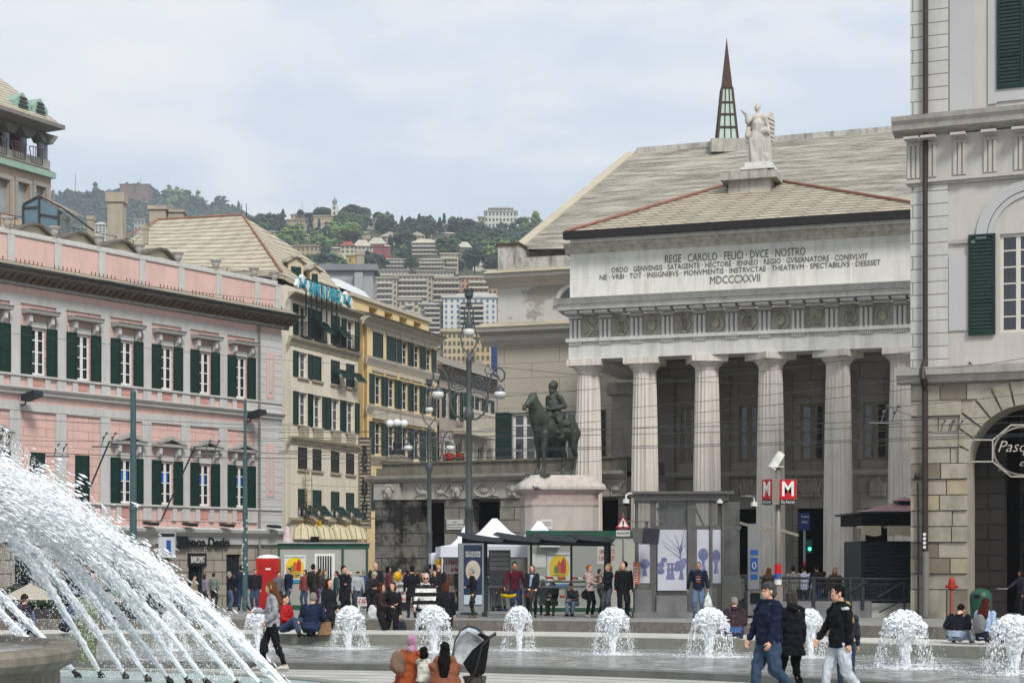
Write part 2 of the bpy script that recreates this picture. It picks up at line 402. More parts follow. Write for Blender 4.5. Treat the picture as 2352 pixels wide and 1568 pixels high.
wc = [PK.s(u) for u in (-22.5, 85.8, 188.7, 287.7, 380.5, 467.3, 551.2)]
bay = (wc[-1]-wc[1])/5; wc[0] = wc[1]-bay
d0 = PK.s(394)-PK.s(364)
ow = d0*.98
zw1, zw2 = pz(894.6), pz(796); yw1, yw2 = pz(1158), pz(1060)
zr = pz(1214)
holes = [(c-ow/2, c+ow/2, zw1, zw2) for c in wc]+[(c-ow/2, c+ow/2, yw1, yw2) for c in wc]
pitop = pz(729)
MB().wall(sL, sE, zr, pitop, holes, 0, .12).build('wall', PINKB, pink)
db = [PK.xz(u, 1394)[0] for u in (433, 469, 520, 554)]; dt = PK.z(450, 1272)-PB
gh = [(db[0], db[1], 0, dt), (db[2], db[3], 0, dt)]
for k in range(5):
	a = db[0]-(k+1)*bay*1.02; gh.append((a, a+1.6, .9 if k % 2 else 0, dt*.98))
MB().wall(sL, sR, 0, zr-.75, gh, 0.0, .5).build('ground_floor_wall', ASHL, pink)
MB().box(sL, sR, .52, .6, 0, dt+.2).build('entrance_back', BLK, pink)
b = MB().box(sL, sE+.001, .32, 9, zr, pitop+3.0); b.box(sE, sR-.01, .2, 9, zr-.7, pitop+3.0); b.build('body', GREY, pink)
eb = MB(); eb.box(sE, sR, -.12, .3, zr, pitop); eb.build('corner_block', GREYQ, pink)
xa, xb = PK.s(607), PK.s(626)
for lo, hi in ((pz(1130), pz(1001)), (pz(888), pz(777))):
	MB().box(xa, xb, -.15, -.12, lo, hi).build('inset_panel', PINK, pink); MB().box(xa+.22, xb-.22, -.19, -.15, lo+.3, hi-.3).build('inset_strip', GREY, pink)
def band(v0, v1, out, m, name='band', a=sL, b_=sR): return MB().box(a, b_, -out, 0.0, pz(v1), pz(v0)).build(name, m, pink)
band(729, 747, .1, GREY, 'frieze_band'); band(713.5, 729, .06, PINK, 'pink_frieze'); band(954, 973, .1, GREY, 'frieze_band'); band(940, 954, .06, PINK, 'pink_frieze')
mould([(.05, pz(900)), (.2, pz(900)), (.2, pz(896)), (.12, pz(895))], sL, sR).build('sill_course', GREY, pink)
mould([(.05, pz(1164)), (.2, pz(1164)), (.2, pz(1160)), (.12, pz(1159))], sL, sR).build('sill_course', GREY, pink)
mould([(.1, pz(940)), (.16, pz(937)), (.28, pz(931)), (.38, pz(928)), (.42, pz(925)), (.3, pz(923))], sL, sR).build('string_cornice', GREY, pink)
for row, vv in ((0, 936),):
	m_ = MB(); x = sL
	while x < sR: m_.box(x, x+.07, -.33, -.14, pz(vv+1.4), pz(vv-1.6)); x += .15
	m_.build('dentils', GREY, pink)
mould([(.15, zr-.75), (.2, zr-.4), (.5, zr-.15), (.55, zr), (.3, zr+.1)], sL, sR+.05).build('ground_cornice', GREY, pink)
for lo, hi in ((pz(923), pz(900)), (pz(1195), pz(1164))):
	MB().box(sL, sE, -.03, 0, lo, hi).build('apron_band', PINK, pink)
	for c in wc:
		for dx, w in ((-bay/2, .55), (-.52, .3), (.52, .3)):
			MB().box(c+dx-w/2, c+dx+w/2, -.13, -.03, lo, hi).build('die', GREY, pink)
		MB().box(c-.3, c+.3, -.06, -.03, lo+.12, hi-.12).build('apron_panel', mat('rose_panel', '#bd8a80', .85, .05), pink)
	MB().box(sE-.55, sE-.003, -.13, -.03, lo, hi).build('die', GREY, pink)
for c in wc+[wc[-1]+bay]:
	for lo, hi in ((pz(896), pz(747)), (pz(1160), pz(973))):
		x1 = min(c-bay/2+.3, sE-.01)
		if c-bay/2-.3 < sE: MB().box(c-bay/2-.3, x1, -.1, 0, lo, hi).build('pilaster', GREY, pink)
H = zw2-zw1
proto = None
sw = .62
for r, (z0, z1) in enumerate(((zw1, zw2), (yw1, yw2))):
	for i, c in enumerate(wc):
		closed = (r == 1 and i in (1, 2))
		if proto is None:
			fr = sash_mb(ow, H, 2, 4, .1, .05).build('window', WHF, pink, (c-ow/2, .05, z0)); pn = pane(ow, H, fr, .03)
			shm = shutter_mb(sw, H+.08, 18); sh = shm.build('shutter', GRNSH, pink, (c-ow/2-sw, -.17, z0-.04)); proto = (fr, pn, sh)
			cpr = [(-sw, 0)]
		else:
			k = inst(fr, pink, (c-ow/2, .05, z0)); q = inst(pn, k, (0, 0, 0))
			if not closed: inst(sh, pink, (c-ow/2-sw, -.17, z0-.04))
			else: inst(sh, pink, (c-ow/2, -.03, z0-.04), sc=(ow/2/sw, 1, 1)); inst(sh, pink, (c-ow/2+ow/2, -.03, z0-.04), sc=(ow/2/sw, 1, 1))
		if not closed: inst(sh, pink, (c+ow/2, -.17, z0-.04))
		if closed: continue
		MB().box(c-ow/2-.02, c+ow/2+.02, -.1, .02, z1+.03, z1+.3).build('lintel', GREY, pink)
		if r == 0:
			m_ = MB(); m_.ext([(-.5, pz(768)), (-.55, pz(761)), (-.6, pz(759.5)), (0, pz(757.5)), (0, pz(769))], 'x', c-ow/2-.48, c+ow/2+.48); m_.build('hood', mat('hood_stone', '#9d9a95', .8, .1, 3, .05), pink)
		else:
			zb_, zt_ = pz(1027), pz(1001); hw = ow/2+.62
			m_ = MB()
			m_.ext([(c-hw, zb_), (c+hw, zb_), (c+hw, zb_+.14), (c-hw, zb_+.14)], 'y', -.45, 0)
			for sg in (-1, 1):
				m_.ext([(c+sg*hw, zb_+.14), (c+sg*(hw-.35), zb_+.142), (c, zt_-.2), (c, zt_)][::sg], 'y', -.5, 0)
			m_.build('pediment', mat('hood_stone', '#9d9a95', .8, .1, 3, .05), pink)
		for sg in (-1, 1):
			zt_ = pz(769) if r == 0 else pz(1028)
			x = c+sg*(ow/2+.2)
			MB().ext([(0, zt_-1.0), (-.12, zt_-.95), (-.12, zt_-.6), (-.36, zt_-.35), (-.36, zt_-.02), (0, zt_-.02)], 'x', x-.09, x+.09).build('bracket', GREY, pink)
		if r == 1 and i >= 3:
			bl = MB().box(c-ow*.40, c-ow*.05+.25, .075, .082, z0+H*.52, z0+H*.73).build('poster', mat('blue_poster', '#1d56b0', .5, .1), pink)
zc = pz(713.5)
mould([(.06, zc), (.14, zc+.05), (.16, zc+.2), (.3, zc+.3), (.75, zc+.52), (.9, zc+.56), (.95, zc+.66)], sL, sR+.55).build('cornice', CORN, pink)
dm = MB(); x = sL
while x < sR+.1: dm.box(x, x+.07, -.22, -.13, zc+.05, zc+.17); x += .14
dm.build('dentils', GREY, pink)
md = MB(); x = sL
while x < sR+.45:
	md.ext([(-.14, zc+.2), (-.4, zc+.2), (-.64, zc+.3), (-.72, zc+.5), (-.14, zc+.5)], 'x', x, x+.2); x += .42
md.build('modillions', mat('dark_modillion', '#6a5a4e', .9, .2, 4, .1), pink)
ze = zc+.66
ev = MB(); ev.ext([(-1.05, ze), (-1.05, ze+.05), (.4, ze+.62), (.4, ze)], 'x', sL, sR+.65); ev.build('eaves_roof', SLATE, pink)
MB().box(sL, sR+.7, -1.17, -1.05, ze-.08, ze+.06).build('gutter', mat('black_gutter', '#1f1d1c', .5, .2, 3, .05), pink)
zp0 = ze+.35; zp1 = pz(606)
MB().box(sL, sR, .1, .5, zp0, zp1).build('parapet', PINK, pink)
MB().box(sL, sR+.06, 0.02, .6, zp1, zp1+.1).build('parapet_coping', GREY, pink)
pu = [24, 132, 233, 326.5, 415.5, 502, 590, 637]
URN = mat('stone_urn', '#9f9a93', .8, .15, 5, .1)
uf = None
for i, u in enumerate([-90]+pu):
	s_ = PK.off(.1).s(u)
	MB().box(s_-.2, s_+.2, .04, .1, zp0, zp1).build('parapet_pier', GREY, pink)
	if i == 0: continue
	zt = zp1+.1
	if uf is None:
		uf = MB().lathe((0,0,0), [(.17,0),(.17,.06),(.08,.1),(.07,.2),(.12,.26),(.21,.43),(.2,.48),(.18,.54),(.29,.62),(.3,.68),(.25,.7)], 12).build('urn', URN, pink, (s_, .3, zt), smooth=True)
	else: inst(uf, pink, (s_, .3, zt))
sp = MB(); x = sL; k = 0
while x < sR:
	if k % 9 < 7: sp.box(x, x+.03, -.12, -.09, zp0-.2, zp0+.25)
	x += .25; k += 1
tag(sp.build('bird_spikes', mat('rust', '#5a3328', .9, .3, 6, .1), pink), None, None, None, 'stuff')
trr = MB(); trr.ext([(.9, zp1-1.6), (5.5, zp1+.4), (9, zp1+.4), (9, zp1-3), (.9, zp1-3)], 'x', sL, PK.s(480)); trr.build('roof', SLATE, pink)
CREAM = mat('cream_render', '#b9b09a', .85, .08, 1, .05)
P2 = PK.off(1.6)
for (ua, ub, va, vb, vm) in ((40, 112, 527, 538, 514), (146, 214, 546, 560, 532), (242, 310, 564, 578, 551), (333, 396, 583, 600, 570)):
	a, b_ = P2.s(ua), P2.s(ub); z0 = P2.z(ua, va+20)-PB; zt = P2.z((ua+ub)/2, vm)-PB; ze_ = P2.z(ua, va)-PB
	zt = ze_+.3; z0 = ze_-.6
	dmr = thing('roof_dormer', '', '');
	bpy.data.objects.remove(dmr)
	o = MB().ext([(a, z0-1), (b_, z0-1), (b_, ze_-.1), ((a*.35+b_*.65), zt), ((a*.6+b_*.4), zt), (a, ze_-.1)], 'y', 1.6, 5.5).build('dormer', CREAM, pink)
	MB().ext([(a-.25, ze_-.2), (a-.25, ze_-.05), (a*.6+b_*.4, zt+.12), (a*.35+b_*.65, zt+.12), (b_+.25, ze_-.05), (b_+.25, ze_-.2), (a*.35+b_*.65, zt), (a*.6+b_*.4, zt)], 'y', 1.3, 5.6).build('dormer_roof', mat('dark_slate', '#5b564c', .8, .2, 2, .1), o)
SIGNM = mat('dark_sign_metal', '#2b3234', .45, .15, 6, .05, .4)
lg = PK.s(391); lw = PK.s(408)-lg; z0 = PK.z(400, 1259)-PB; z1 = PK.z(400, 1231)-PB; h = z1-z0
lm = MB()
for k in range(3): lm.ext([(lg+.05+k*.32, z0), (lg+.3+k*.32, z0), (lg+.62+k*.22, z0+h*.5), (lg+.3+k*.32, z1), (lg+.05+k*.32, z1), (lg+.36+k*.2, z0+h*.5)], 'y', -.28, -.12)
lm.build('bank_emblem', SIGNM, pink)
xa, xb = PK.s(412.5), PK.s(519.5)
text_mesh('Banco Desio', h*1.15, pink, ((xa+xb)/2, -.2, (z0+z1)/2), SIGNM, 'bank_lettering', depth=.04, width=xb-xa, bold=.012)
bm_ = MB().box(db[0]-.08, db[1]+.08, -.1, .04, dt-.62, dt+.05).build('cash_machine_sign', mat('sign_black', '#1c1f22', .5, .1), pink)
text_mesh('BANCOMAT', .5, pink, ((db[0]+db[1])/2, -.11, dt-.3), WHT, 'sign_lettering', depth=.01, width=(db[1]-db[0])*.86)
for a, b_ in ((db[0], db[1]), (db[2], db[3])):
	mb = MB(); mb.box(a, a+.09, .15, .25, 0, dt); mb.box(b_-.09, b_, .15, .25, 0, dt); mb.box(a, b_, .15, .25, dt-.12, dt); mb.box((a+b_)/2-.03, (a+b_)/2+.03, .15, .25, 0, dt)
	d_ = mb.build('door', IRON, pink); MB().box(a+.1, b_-.1, .19, .21, .1, dt-.15).build('pane', GL, d_)
def floodlight(s_, z, name='wall_floodlight'):
	mb = MB(); mb.box(-.12, .12, -.55, -.35, -.1, .1); mb.tube([(0, 0, -.3), (0, -.3, -.3), (0, -.42, -.1)], .04); mb.ext([(-.35, -.15), (-1.25, .05), (-1.2, .3), (-.4, .15)], 'x', -.28, .28)
	return mb
fl = floodlight(0, 0).build('wall_floodlight', IRON, pink, (PK.s(45), -.05, PK.z(45, 915)-PB)); inst(fl, pink, (PK.s(563), -.05, PK.z(563, 955)-PB))
cl = MB(); cl.ext([(-.1, .05), (-.6, -.02), (-.66, .1), (-.35, .17), (-.1, .15)], 'x', -.3, .3)
c0 = cl.build('cornice_lamp', IRON, pink, (PK.s(325), -.3, zr+.15))
for u in (415, 500, 608): inst(c0, pink, (PK.s(u), -.3, zr+.15))
MB().tube([(PK.s(590), -.2, z) for z in (0, 5, 10, zc)], .07).build('downpipe', mat('grey_pipe', '#7d7975', .5, .1), pink)
# ================= white building and its slate roof =================
def loggia_front(x): pass
WF = Fac(668, 100, 2660); WBZ = G(100)
white = WF.thing('cream_apartment_building', 'cream five storey building with iron balconies and shell awnings below a hipped slate roof', 'building', WBZ)
CRM = mat('cream_plaster', '#dcd3c1', .85, .06, .5, .05, stain=1, stainc='#8f8571', p=dict(sa=.3, dirt=.1, ds=.4, dc='#9b917e'))
CRMC = mat('cream_stone_cornice', '#aaa08e', .85, .1, 2, .08, stain=1, stainc='#6d6555', p=dict(sa=.35))
def wz(u, v): return WF.z(u, v)-WBZ
wR = WF.s(822)
def cr5(x, y): return (588+.28125*x, 826.9+.28125*y)
def cr4(x, y): return (588+.28125*x, 441+.28125*y)
cols = [WF.s(cr4(x, 0)[0]) for x in (382, 500, 648, 770)]
rows = []
for (fn, x, ya, yb) in ((cr4, 380, 930, 1180), (cr4, 380, 1310, 1515), (cr5, 370, 262, 530), (cr5, 350, 705, 888), (cr5, 350, 1048, 1278)):
	u, v0 = fn(x, ya); u, v1 = fn(x, yb); rows.append((wz(u, v1), wz(u, v0)))
ww = 1.25
ztop = wz(668, 673)
hl = []
for r, (z0, z1) in enumerate(rows):
	for c in cols: hl.append((c-ww/2, c+ww/2, z0, z1))
for c in cols: hl.append((c-1.0, c+1.0, 0, rows[4][0]-2.2))
MB().wall(0, wR, 0, ztop, hl, 0, .3).build('wall', CRM, white); MB().box(.02, wR, .295, .3, 0, rows[4][0]-1.8).build('shop_window', GL, white)
side = MB(); sx, sy = -2.0, -.35
pC = Vector((WF.X0, WF.Y0));
w641 = Pt(641, 1282, 100.4)
d_ = Vector((w641.x-WF.X0, w641.y-WF.Y0)); lx = d_.x*WF.dx+d_.y*WF.dy; ly = -d_.x*WF.dy+d_.y*WF.dx
side.poly([(lx*5, ly*5, 0), (0, 0, 0), (0, 0, ztop), (lx*5, ly*5, ztop)]); side.build('side_wall', CRM, white)
MB().ext([(0, .31), (wR, .31), (wR, 14), (lx*5+2, ly*5+10), (lx*5, ly*5+.05)], 'z', 0, ztop+.5).build('body', CRM, white)
shA = {}
def open_shutters(parent, c, z0, z1, w, sw, cache, key, y=-.06, off=0):
	if key not in cache: cache[key] = shutter_mb(sw, z1-z0, 14).build('shutter', GRNSH, parent, (c-w/2-sw, y, z0))
	else: inst(cache[key], parent, (c-w/2-sw, y, z0))
	inst(cache[key], parent, (c+w/2, y, z0))
fc = {}
for r, (z0, z1) in enumerate(rows):
	h = z1-z0
	for i, c in enumerate(cols):
		k = ('f', r)
		if k not in fc:
			f_ = sash_mb(ww, h, 2, 3, .08, .05).build('window', WHF, white, (c-ww/2, .2, z0)); p_ = pane(ww, h, f_); fc[k] = (f_, p_)
		else:
			f_ = inst(fc[k][0], white, (c-ww/2, .2, z0)); inst(fc[k][1], f_, (0,0,0))
		ks = ('s', r)
		if r in (0, 1, 2):
			if r == 1 and i in (1,):
				s_ = shutter_mb(ww, h, 14).build('shutter', GRNSH, white, (c-ww/2, .03, z0))
			elif (r == 0 and i in (1, 2)) or (r == 1 and i in (2, 3)):
				s_ = shutter_mb(ww, h*.55, 10).build('shutter', GRNSH, white, (c-ww/2, .0, z0+h*.45));
				t_ = shutter_mb(ww, h*.5, 8).build('shutter', GRNSH, white, (c-ww/2+.3, -.75, z0+h*.25)); t_.rotation_euler = (radians(-38), 0, 0)
				s2 = shutter_mb(ww, h*.45, 8).build('shutter', GRNSH, white, (c-ww/2, .02, z0))
			else: open_shutters(white, c, z0, z1, ww, .62, fc, ks)
		elif r == 3:
			s_ = shutter_mb(ww, h, 14).build('shutter', mat('brown_shutter', '#2e2c28', .7, .2), white, (c-ww/2, .03, z0))
		else:
			s_ = shutter_mb(ww, h*.6, 10).build('shutter', GRNSH, white, (c-ww/2, .03, z0+h*.4))
			t_ = shutter_mb(ww, h*.5, 8).build('shutter', GRNSH, white, (c-ww/2, -.75, z0+.1)); t_.rotation_euler = (radians(-40), 0, 0)
		MB().box(c-ww/2-.1, c+ww/2+.1, -.12, .0, z0-.12, z0).build('sill', CRMC, white)
		if r == 0:
			mb = MB(); mb.box(c-.66, c+.66, -.36, 0, z0-.1, z0-.02)
			mb.tube([(c-.62, -.02, z0+.8), (c-.62, -.34, z0+.8), (c+.62, -.34, z0+.8), (c+.62, -.02, z0+.8)], .022)
			for q in range(9): x = c-.62+1.24*q/8; mb.box(x-.014, x+.014, -.355, -.33, z0-.02, z0+.8)
			for q in range(5):
				for x in (c-.62, c+.62): y = -.05-.07*q; mb.box(x-.014, x+.014, y-.014, y+.014, z0-.02, z0+.8)
			mb.build('balcony', IRON, white)
		if r == 2:
			mb = MB();
			for q in range(6): x = c-.5+.2*q; mb.box(x-.06, x+.06, -.14, -.08, z0-1.05, z0-.15)
			mb.build('balustrade', CRMC, white)
def wmould(zc_, hgt, out, par, L_, fz, mt, a=0.0):
	return mould([(.03, zc_-hgt), (out*.3, zc_-hgt*.7), (out*.8, zc_-hgt*.25), (out, zc_-hgt*.2), (out, zc_)], a, L_).build('cornice', mt, par)
mould([(.04, ztop-.34), (.1, ztop-.25), (.3, ztop-.1), (.46, ztop-.08), (.5, ztop+.03)], -.35, wR+.15).build('cornice', CRMC, white)
zc2 = wz(700, cr4(400, 1215)[1]); mould([(.03, zc2-.45), (.1, zc2-.28), (.26, zc2-.06), (.3, zc2+.08)], -.3, wR).build('string_cornice', CRMC, white)
zc3 = wz(700, cr5(400, 645)[1]); mould([(.03, zc3-.4), (.1, zc3-.25), (.24, zc3-.06), (.28, zc3+.08)], -.3, wR).build('string_cornice', CRMC, white)
zc4 = wz(700, cr5(400, 1300)[1]); mould([(.03, zc4-.3), (.25, zc4-.06), (.25, zc4+.08)], -.3, wR).build('string_cornice', CRMC, white)
AWN = mat('cream_awning', '#cfc7a8', .8, .08, 3, .05)
for i, x in enumerate((375, 505, 640, 765)):
	u, v = cr5(x, 1475); s_ = WF.s(u); z0 = wz(u, v)
	mb = MB(); n = 9; R_ = 1.12
	vs = [(s_, 0, z0+1.15)]
	for j in range(n):
		a = pi*j/(n-1); vs.append((s_-R_*cos(a), -1.15*sin(a)-.05, z0+.1))
	mid = []
	for j in range(n):
		a = pi*j/(n-1); mid.append((s_-R_*.82*cos(a), -.95*sin(a)-.03, z0+.75))
	b0 = len(mb.v); mb.v += vs+mid
	for j in range(n-1):
		mb.f.append((b0, b0+1+n+j, b0+2+n+j)); mb.f.append((b0+1+n+j, b0+1+j, b0+2+j, b0+2+n+j))
	aw = mb.build('awning', AWN, white)
	rb = MB()
	for j in range(n): rb.tube([vs[0], mid[j], vs[1+j]], .03, 4)
	rb.build('awning_rib', mat('awning_rib', '#8f8768', .8, .1), aw)
rp = lambda u, v, Y: Pt(u, v, Y)
def roof_poly(name, pts, m, parent, th=.3):
	M = Matrix.Translation((parent.location)) @ Matrix.Rotation(parent.rotation_euler.z, 4, 'Z'); Mi = M.inverted()
	P = [Mi @ Vector(p) for p in pts]
	nrm = (P[1]-P[0]).cross(P[2]-P[0]).normalized()
	n = len(P); mb = MB(); mb.v = [tuple(p) for p in P]+[tuple(p-Vector((0,0,th))) for p in P]
	mb.f = [tuple(range(n)), tuple(range(2*n-1, n-1, -1))]+[(i, (i+1) % n, n+(i+1) % n, n+i) for i in range(n)]
	return mb.build(name, m, parent)
SLW = mat('cream_slate_roof', '#b5ab98', .8, .1, 1, .4, kind='brick', p=dict(w=1.1, h=.36, m=.05, mc=.42, bv=.12, dirt=.15, ds=.5, dc='#9b927f'))
E_ = rp(648, 628, 100); A_ = rp(558, 496, 109); B_ = rp(363, 507, 111); D_ = rp(240, 588, 104)
roof_poly('roof', [E_, A_, B_, D_], SLW, white)
roof_poly('roof', [E_, rp(833, 731, 109), rp(745, 620, 113), rp(661, 560, 111), A_], SLW, white)
tb = MB()
M_ = (Matrix.Translation(white.location) @ Matrix.Rotation(white.rotation_euler.z, 4, 'Z')).inverted()
def toloc(p): return tuple(M_ @ Vector(p))
tb.tube([toloc(E_+Vector((0,0,.1))), toloc(A_+Vector((0,0,.05)))], .075, 6); tb.tube([toloc(A_+Vector((0,0,.1))), toloc(B_+Vector((0,0,.1))), toloc(rp(290, 546, 104)+Vector((0,0,.1)))], .06, 6)
tb.build('ridge_tiles', TILE, white)
def dormer(u0, u1, v0, v1, Y, label=None, green=True, deep=5, parent=None, rz=0, lean=.0):
	a = Pt(u0, v1, Y); b_ = Pt(u1, v1, Y); zt = Pt(u0, v0, Y).z; w = (b_-a).length; h = zt-a.z
	par = parent or white
	q = thing('x', '', ''); bpy.data.objects.remove(q)
	o = MB().ext([(0, -1.5), (w, -1.5), (w, h*.8), (w/2, h), (0, h*.8)], 'y', 0, deep).build('dormer', CREAM, par)
	loc = M_ @ a if par is white else a
	o.location = loc; o.rotation_euler = (0, 0, rz-white.rotation_euler.z)
	MB().ext([(-.2, h*.78), (w/2, h), (w+.2, h*.78), (w+.2, h*.78+.15), (w/2, h+.2), (-.2, h*.78+.15)], 'y', -.2, deep).build('dormer_roof', SLW, o)
	if green: MB().box(w*.18, w*.82, -.06, .0, h*.05, h*.68).build('shutter', GRNSH, o)
	return o
dormer(563, 603, 617, 642, 102.5, rz=radians(-3))
dormer(458, 512, 614, 640, 103.5, green=False, rz=radians(-3))
dormer(662, 700, 588, 660, 103.5, rz=atan2(WF.dy, WF.dx)*.45)
dormer(712, 735, 612, 662, 106, rz=atan2(WF.dy, WF.dx)*.45)
TEAL = mat('teal_sign', '#2f93a5', .4, .1, 3, 0, p=dict()); SIDE = mat('sign_return', '#3c4445', .5, .1)
sg = thing('rooftop_bank_sign', 'teal rooftop letters reading BANCA CARIGE between two lozenge emblems on the cream building', 'sign', (WF.X0, WF.Y0, WBZ), WF.rz)
def sgp(x, y):
	u, v = cr4(x, y); return WF.off(-1.0).s(u), WF.off(-1.0).z(u, v)-WBZ
x0, zA = sgp(440, 790); x1, zB = sgp(690, 865)
zc_ = (zA+zB)/2
text_mesh('BANCA CARIGE', 1.15, sg, ((x0+x1)/2, -1.0, zc_), TEAL, 'lettering', depth=.03, width=x1-x0, bold=.01)
rb = MB(); rb.box(x0, x1, -.8, -.7, zc_-.85, zc_-.75); rb.box(x0, x1, -.8, -.7, zc_+.55, zc_+.62)
for k in range(7): x = x0+(x1-x0)*k/6; rb.tube([(x, -.75, zc_-1.6), (x, -.75, zc_+.6)], .05, 4)
rb.build('sign_frame', IRON, sg)
for (xa, xb, ya, yb) in ((318, 430, 658, 800), (680, 785, 795, 935)):
	a, z1 = sgp(xa, ya); b_, z0 = sgp(xb, yb+0); z0 = sgp((xa+xb)/2, yb)[1]; z1 = sgp((xa+xb)/2, ya)[1]; w = (b_-a); h = z1-z0
	for j, (fx, fz, col) in enumerate(((.2, .3, 'w'), (.38, .42, 't'), (.5, .62, 'w'), (.66, .42, 't'), (.82, .3, 'w'))):
		cx = a+w*fx; cz = z0+h*fz; q = w*.12
		MB().ext([(cx-q, cz-h*.12), (cx, cz-h*.3), (cx+q, cz+h*.1), (cx, cz+h*.28)], 'y', -1.05-.02*j, -.85).build('emblem_lozenge', TEAL if col == 't' else WHT, sg)
# ================= yellow building =================
YF = Fac(843, 114, 2600); YBZ = G(114)
yel = YF.thing('yellow_apartment_building', 'yellow street-corner building with rows of green shutters and a deep brown eave', 'building', YBZ)
YEL = mat('yellow_plaster', '#dfc796', .85, .06, .5, .05, stain=1, stainc='#a08450', p=dict(sa=.25)); YD = mat('shaded_yellow_plaster', '#c6aa74', .85, .06, .5, .05)  # second plaster is the yellow one darkened, side wall shade put into its colour
PALE = mat('pale_trim', '#b6ad9e', .85, .08, 2, .05)
def yz(u, v): return YF.z(u, v)-YBZ
yR = YF.s(1004); ytop = yz(843, 730)
yr = []
for fn, x, ya, yb in ((cr4, 995, 1150, 1350), (cr5, 997, 122, 362), (cr5, 990, 505, 772), (cr5, 965, 945, 1225)):
	u, v0 = fn(x, ya); _, v1 = fn(x, yb); yr.append((yz(u, v1), yz(u, v0)))
ycs = [YF.s(cr4(x, 0)[0]) for x in (995, 1105, 1215, 1312, 1410)]
yw = 1.5
MB().wall(0, yR, 0, ytop, [(c-yw/2, c+yw/2, z0, z1) for c in ycs for z0, z1 in yr], 0, .3).build('wall', YEL, yel)
l = Pt(814, 1282, 115); d_ = Vector((l.x-YF.X0, l.y-YF.Y0)); lx = d_.x*YF.dx+d_.y*YF.dy; ly = -d_.x*YF.dy+d_.y*YF.dx
MB().poly([(lx*3, ly*3, 0), (0, 0, 0), (0, 0, ytop), (lx*3, ly*3, ytop)]).build('side_wall', YD, yel)
MB().ext([(0, .31), (yR, .31), (yR, 12), (lx*3+1, ly*3+8), (lx*3, ly*3+.05)], 'z', 0, ytop).build('body', YEL, yel)
fc = {}
for r, (z0, z1) in enumerate(yr):
	h = z1-z0
	for i, c in enumerate(ycs):
		if r not in fc:
			f_ = sash_mb(yw, h, 2, 3, .1, .05).build('window', WHF, yel, (c-yw/2, .2, z0)); p_ = pane(yw, h, f_); fc[r] = (f_, p_)
		else: f_ = inst(fc[r][0], yel, (c-yw/2, .2, z0)); inst(fc[r][1], f_, (0,0,0))
		if r == 0 and i < 2:
			shutter_mb(yw*1.1, h, 14).build('shutter', GRNSH, yel, (c-yw*.55, -.03, z0))
		else: open_shutters(yel, c, z0, z1, yw*.8, .8, fc, ('s', r))
		if r in (1, 2): MB().box(c-yw*.65, c+yw*.65, -.2 if r == 2 else -.1, 0, z1+.2, z1+(.75 if r == 2 else .45)).build('hood', PALE, yel)
		if r == 0: MB().box(c-yw*.6, c+yw*.6, -.06, 0, z1+.02, z1+.3).build('hood', PALE, yel)
mould([(.04, ytop-.5), (.14, ytop-.42), (.2, ytop-.25), (.58, ytop+.0), (.64, ytop+.1)], -.8, yR+.1).build('cornice', PALE, yel)
MB().ext([(-.78, ytop+.1), (-.78, ytop+.17), (.6, ytop+.5), (.6, ytop+.1)], 'x', -.85, yR+.15).build('eaves_roof', mat('dark_slate', '#5b564c'), yel)
za = yz(900, cr4(1105, 1430)[1]+8);
for fn, x, y in ((cr4, 1000, 1372), (cr5, 1000, 392), (cr5, 970, 800)):
	u, v = fn(x, y); z = yz(u, v); mould([(.02, z-.5), (.1, z-.3), (.22, z-.05), (.25, z+.1)], -.2, yR).build('string_cornice', PALE, yel)
zt2 = ytop+1.25
att = MB(); at = [(1.4+2.55*k, 2.8+2.55*k, ytop+.4, ytop+1.0) for k in range(7) if 2.7+2.55*k < yR-1]
att.wall(-1.5, yR-.4, ytop+.3, zt2, at, .5, .6); att.build('attic_wall', YEL, yel)
MB().box(-1.5, yR-.4, 1.1, 8, ytop+.3, zt2-.2).build('attic_body', YD, yel)
MB().box(-1.7, yR-.2, .3, 8, zt2, zt2+.25).build('attic_coping', PALE, yel)
pen = MB(); a = Pt(775, 1282, 116)
roof_poly('penthouse_wall', [Pt(742, 640, 116), Pt(838, 742, 116), Pt(838, 712, 116), Pt(812, 672, 116), Pt(768, 655, 116)], YEL, yel, 5)
roof_poly('metal_roof', [Pt(735, 648, 118), Pt(860, 694, 122), Pt(835, 668, 132), Pt(775, 640, 132), Pt(735, 636, 126)], mat('white_metal_roof', '#c4c6c6', .4, .05, 1, .05), yel, .3)
vs_ = thing('vertical_bank_sign', 'tall narrow mesh sign with the words BANCA CONTINUA running down it', 'sign', tuple(Pt(838, 1212, 111)), radians(4))
H_ = (1212-1005)/F*111; Wd = 29/F*111
fr = MB(); fr.box(-Wd/2, -Wd/2+.06, -.05, .05, 0, H_); fr.box(Wd/2-.06, Wd/2, -.05, .05, 0, H_)
for k in range(24): fr.box(-Wd/2, Wd/2, -.04, .04, H_*k/23-.02, H_*k/23+.02)
fr.build('frame', mat('sign_lattice', '#7c7468', .6, .1), vs_)
MB().box(-Wd/2+.06, Wd/2-.06, .05, .09, 0, H_).build('panel', mat('sign_mesh', '#a49c8a', .7, .1), vs_)
for k, ch in enumerate('BANCA CONTINUA'):
	if ch != ' ': text_mesh(ch, .5, vs_, (0, -.07, H_*(1-.12-.058*k)), SIGNM, 'letter', depth=.02, bold=.02)
MB().box(Wd/2, Wd/2+1.0, -.03, .03, H_*.9, H_*.9+.06).build('bracket', IRON, vs_); MB().box(Wd/2, Wd/2+1.0, -.03, .03, H_*.1, H_*.1+.06).build('bracket', IRON, vs_)
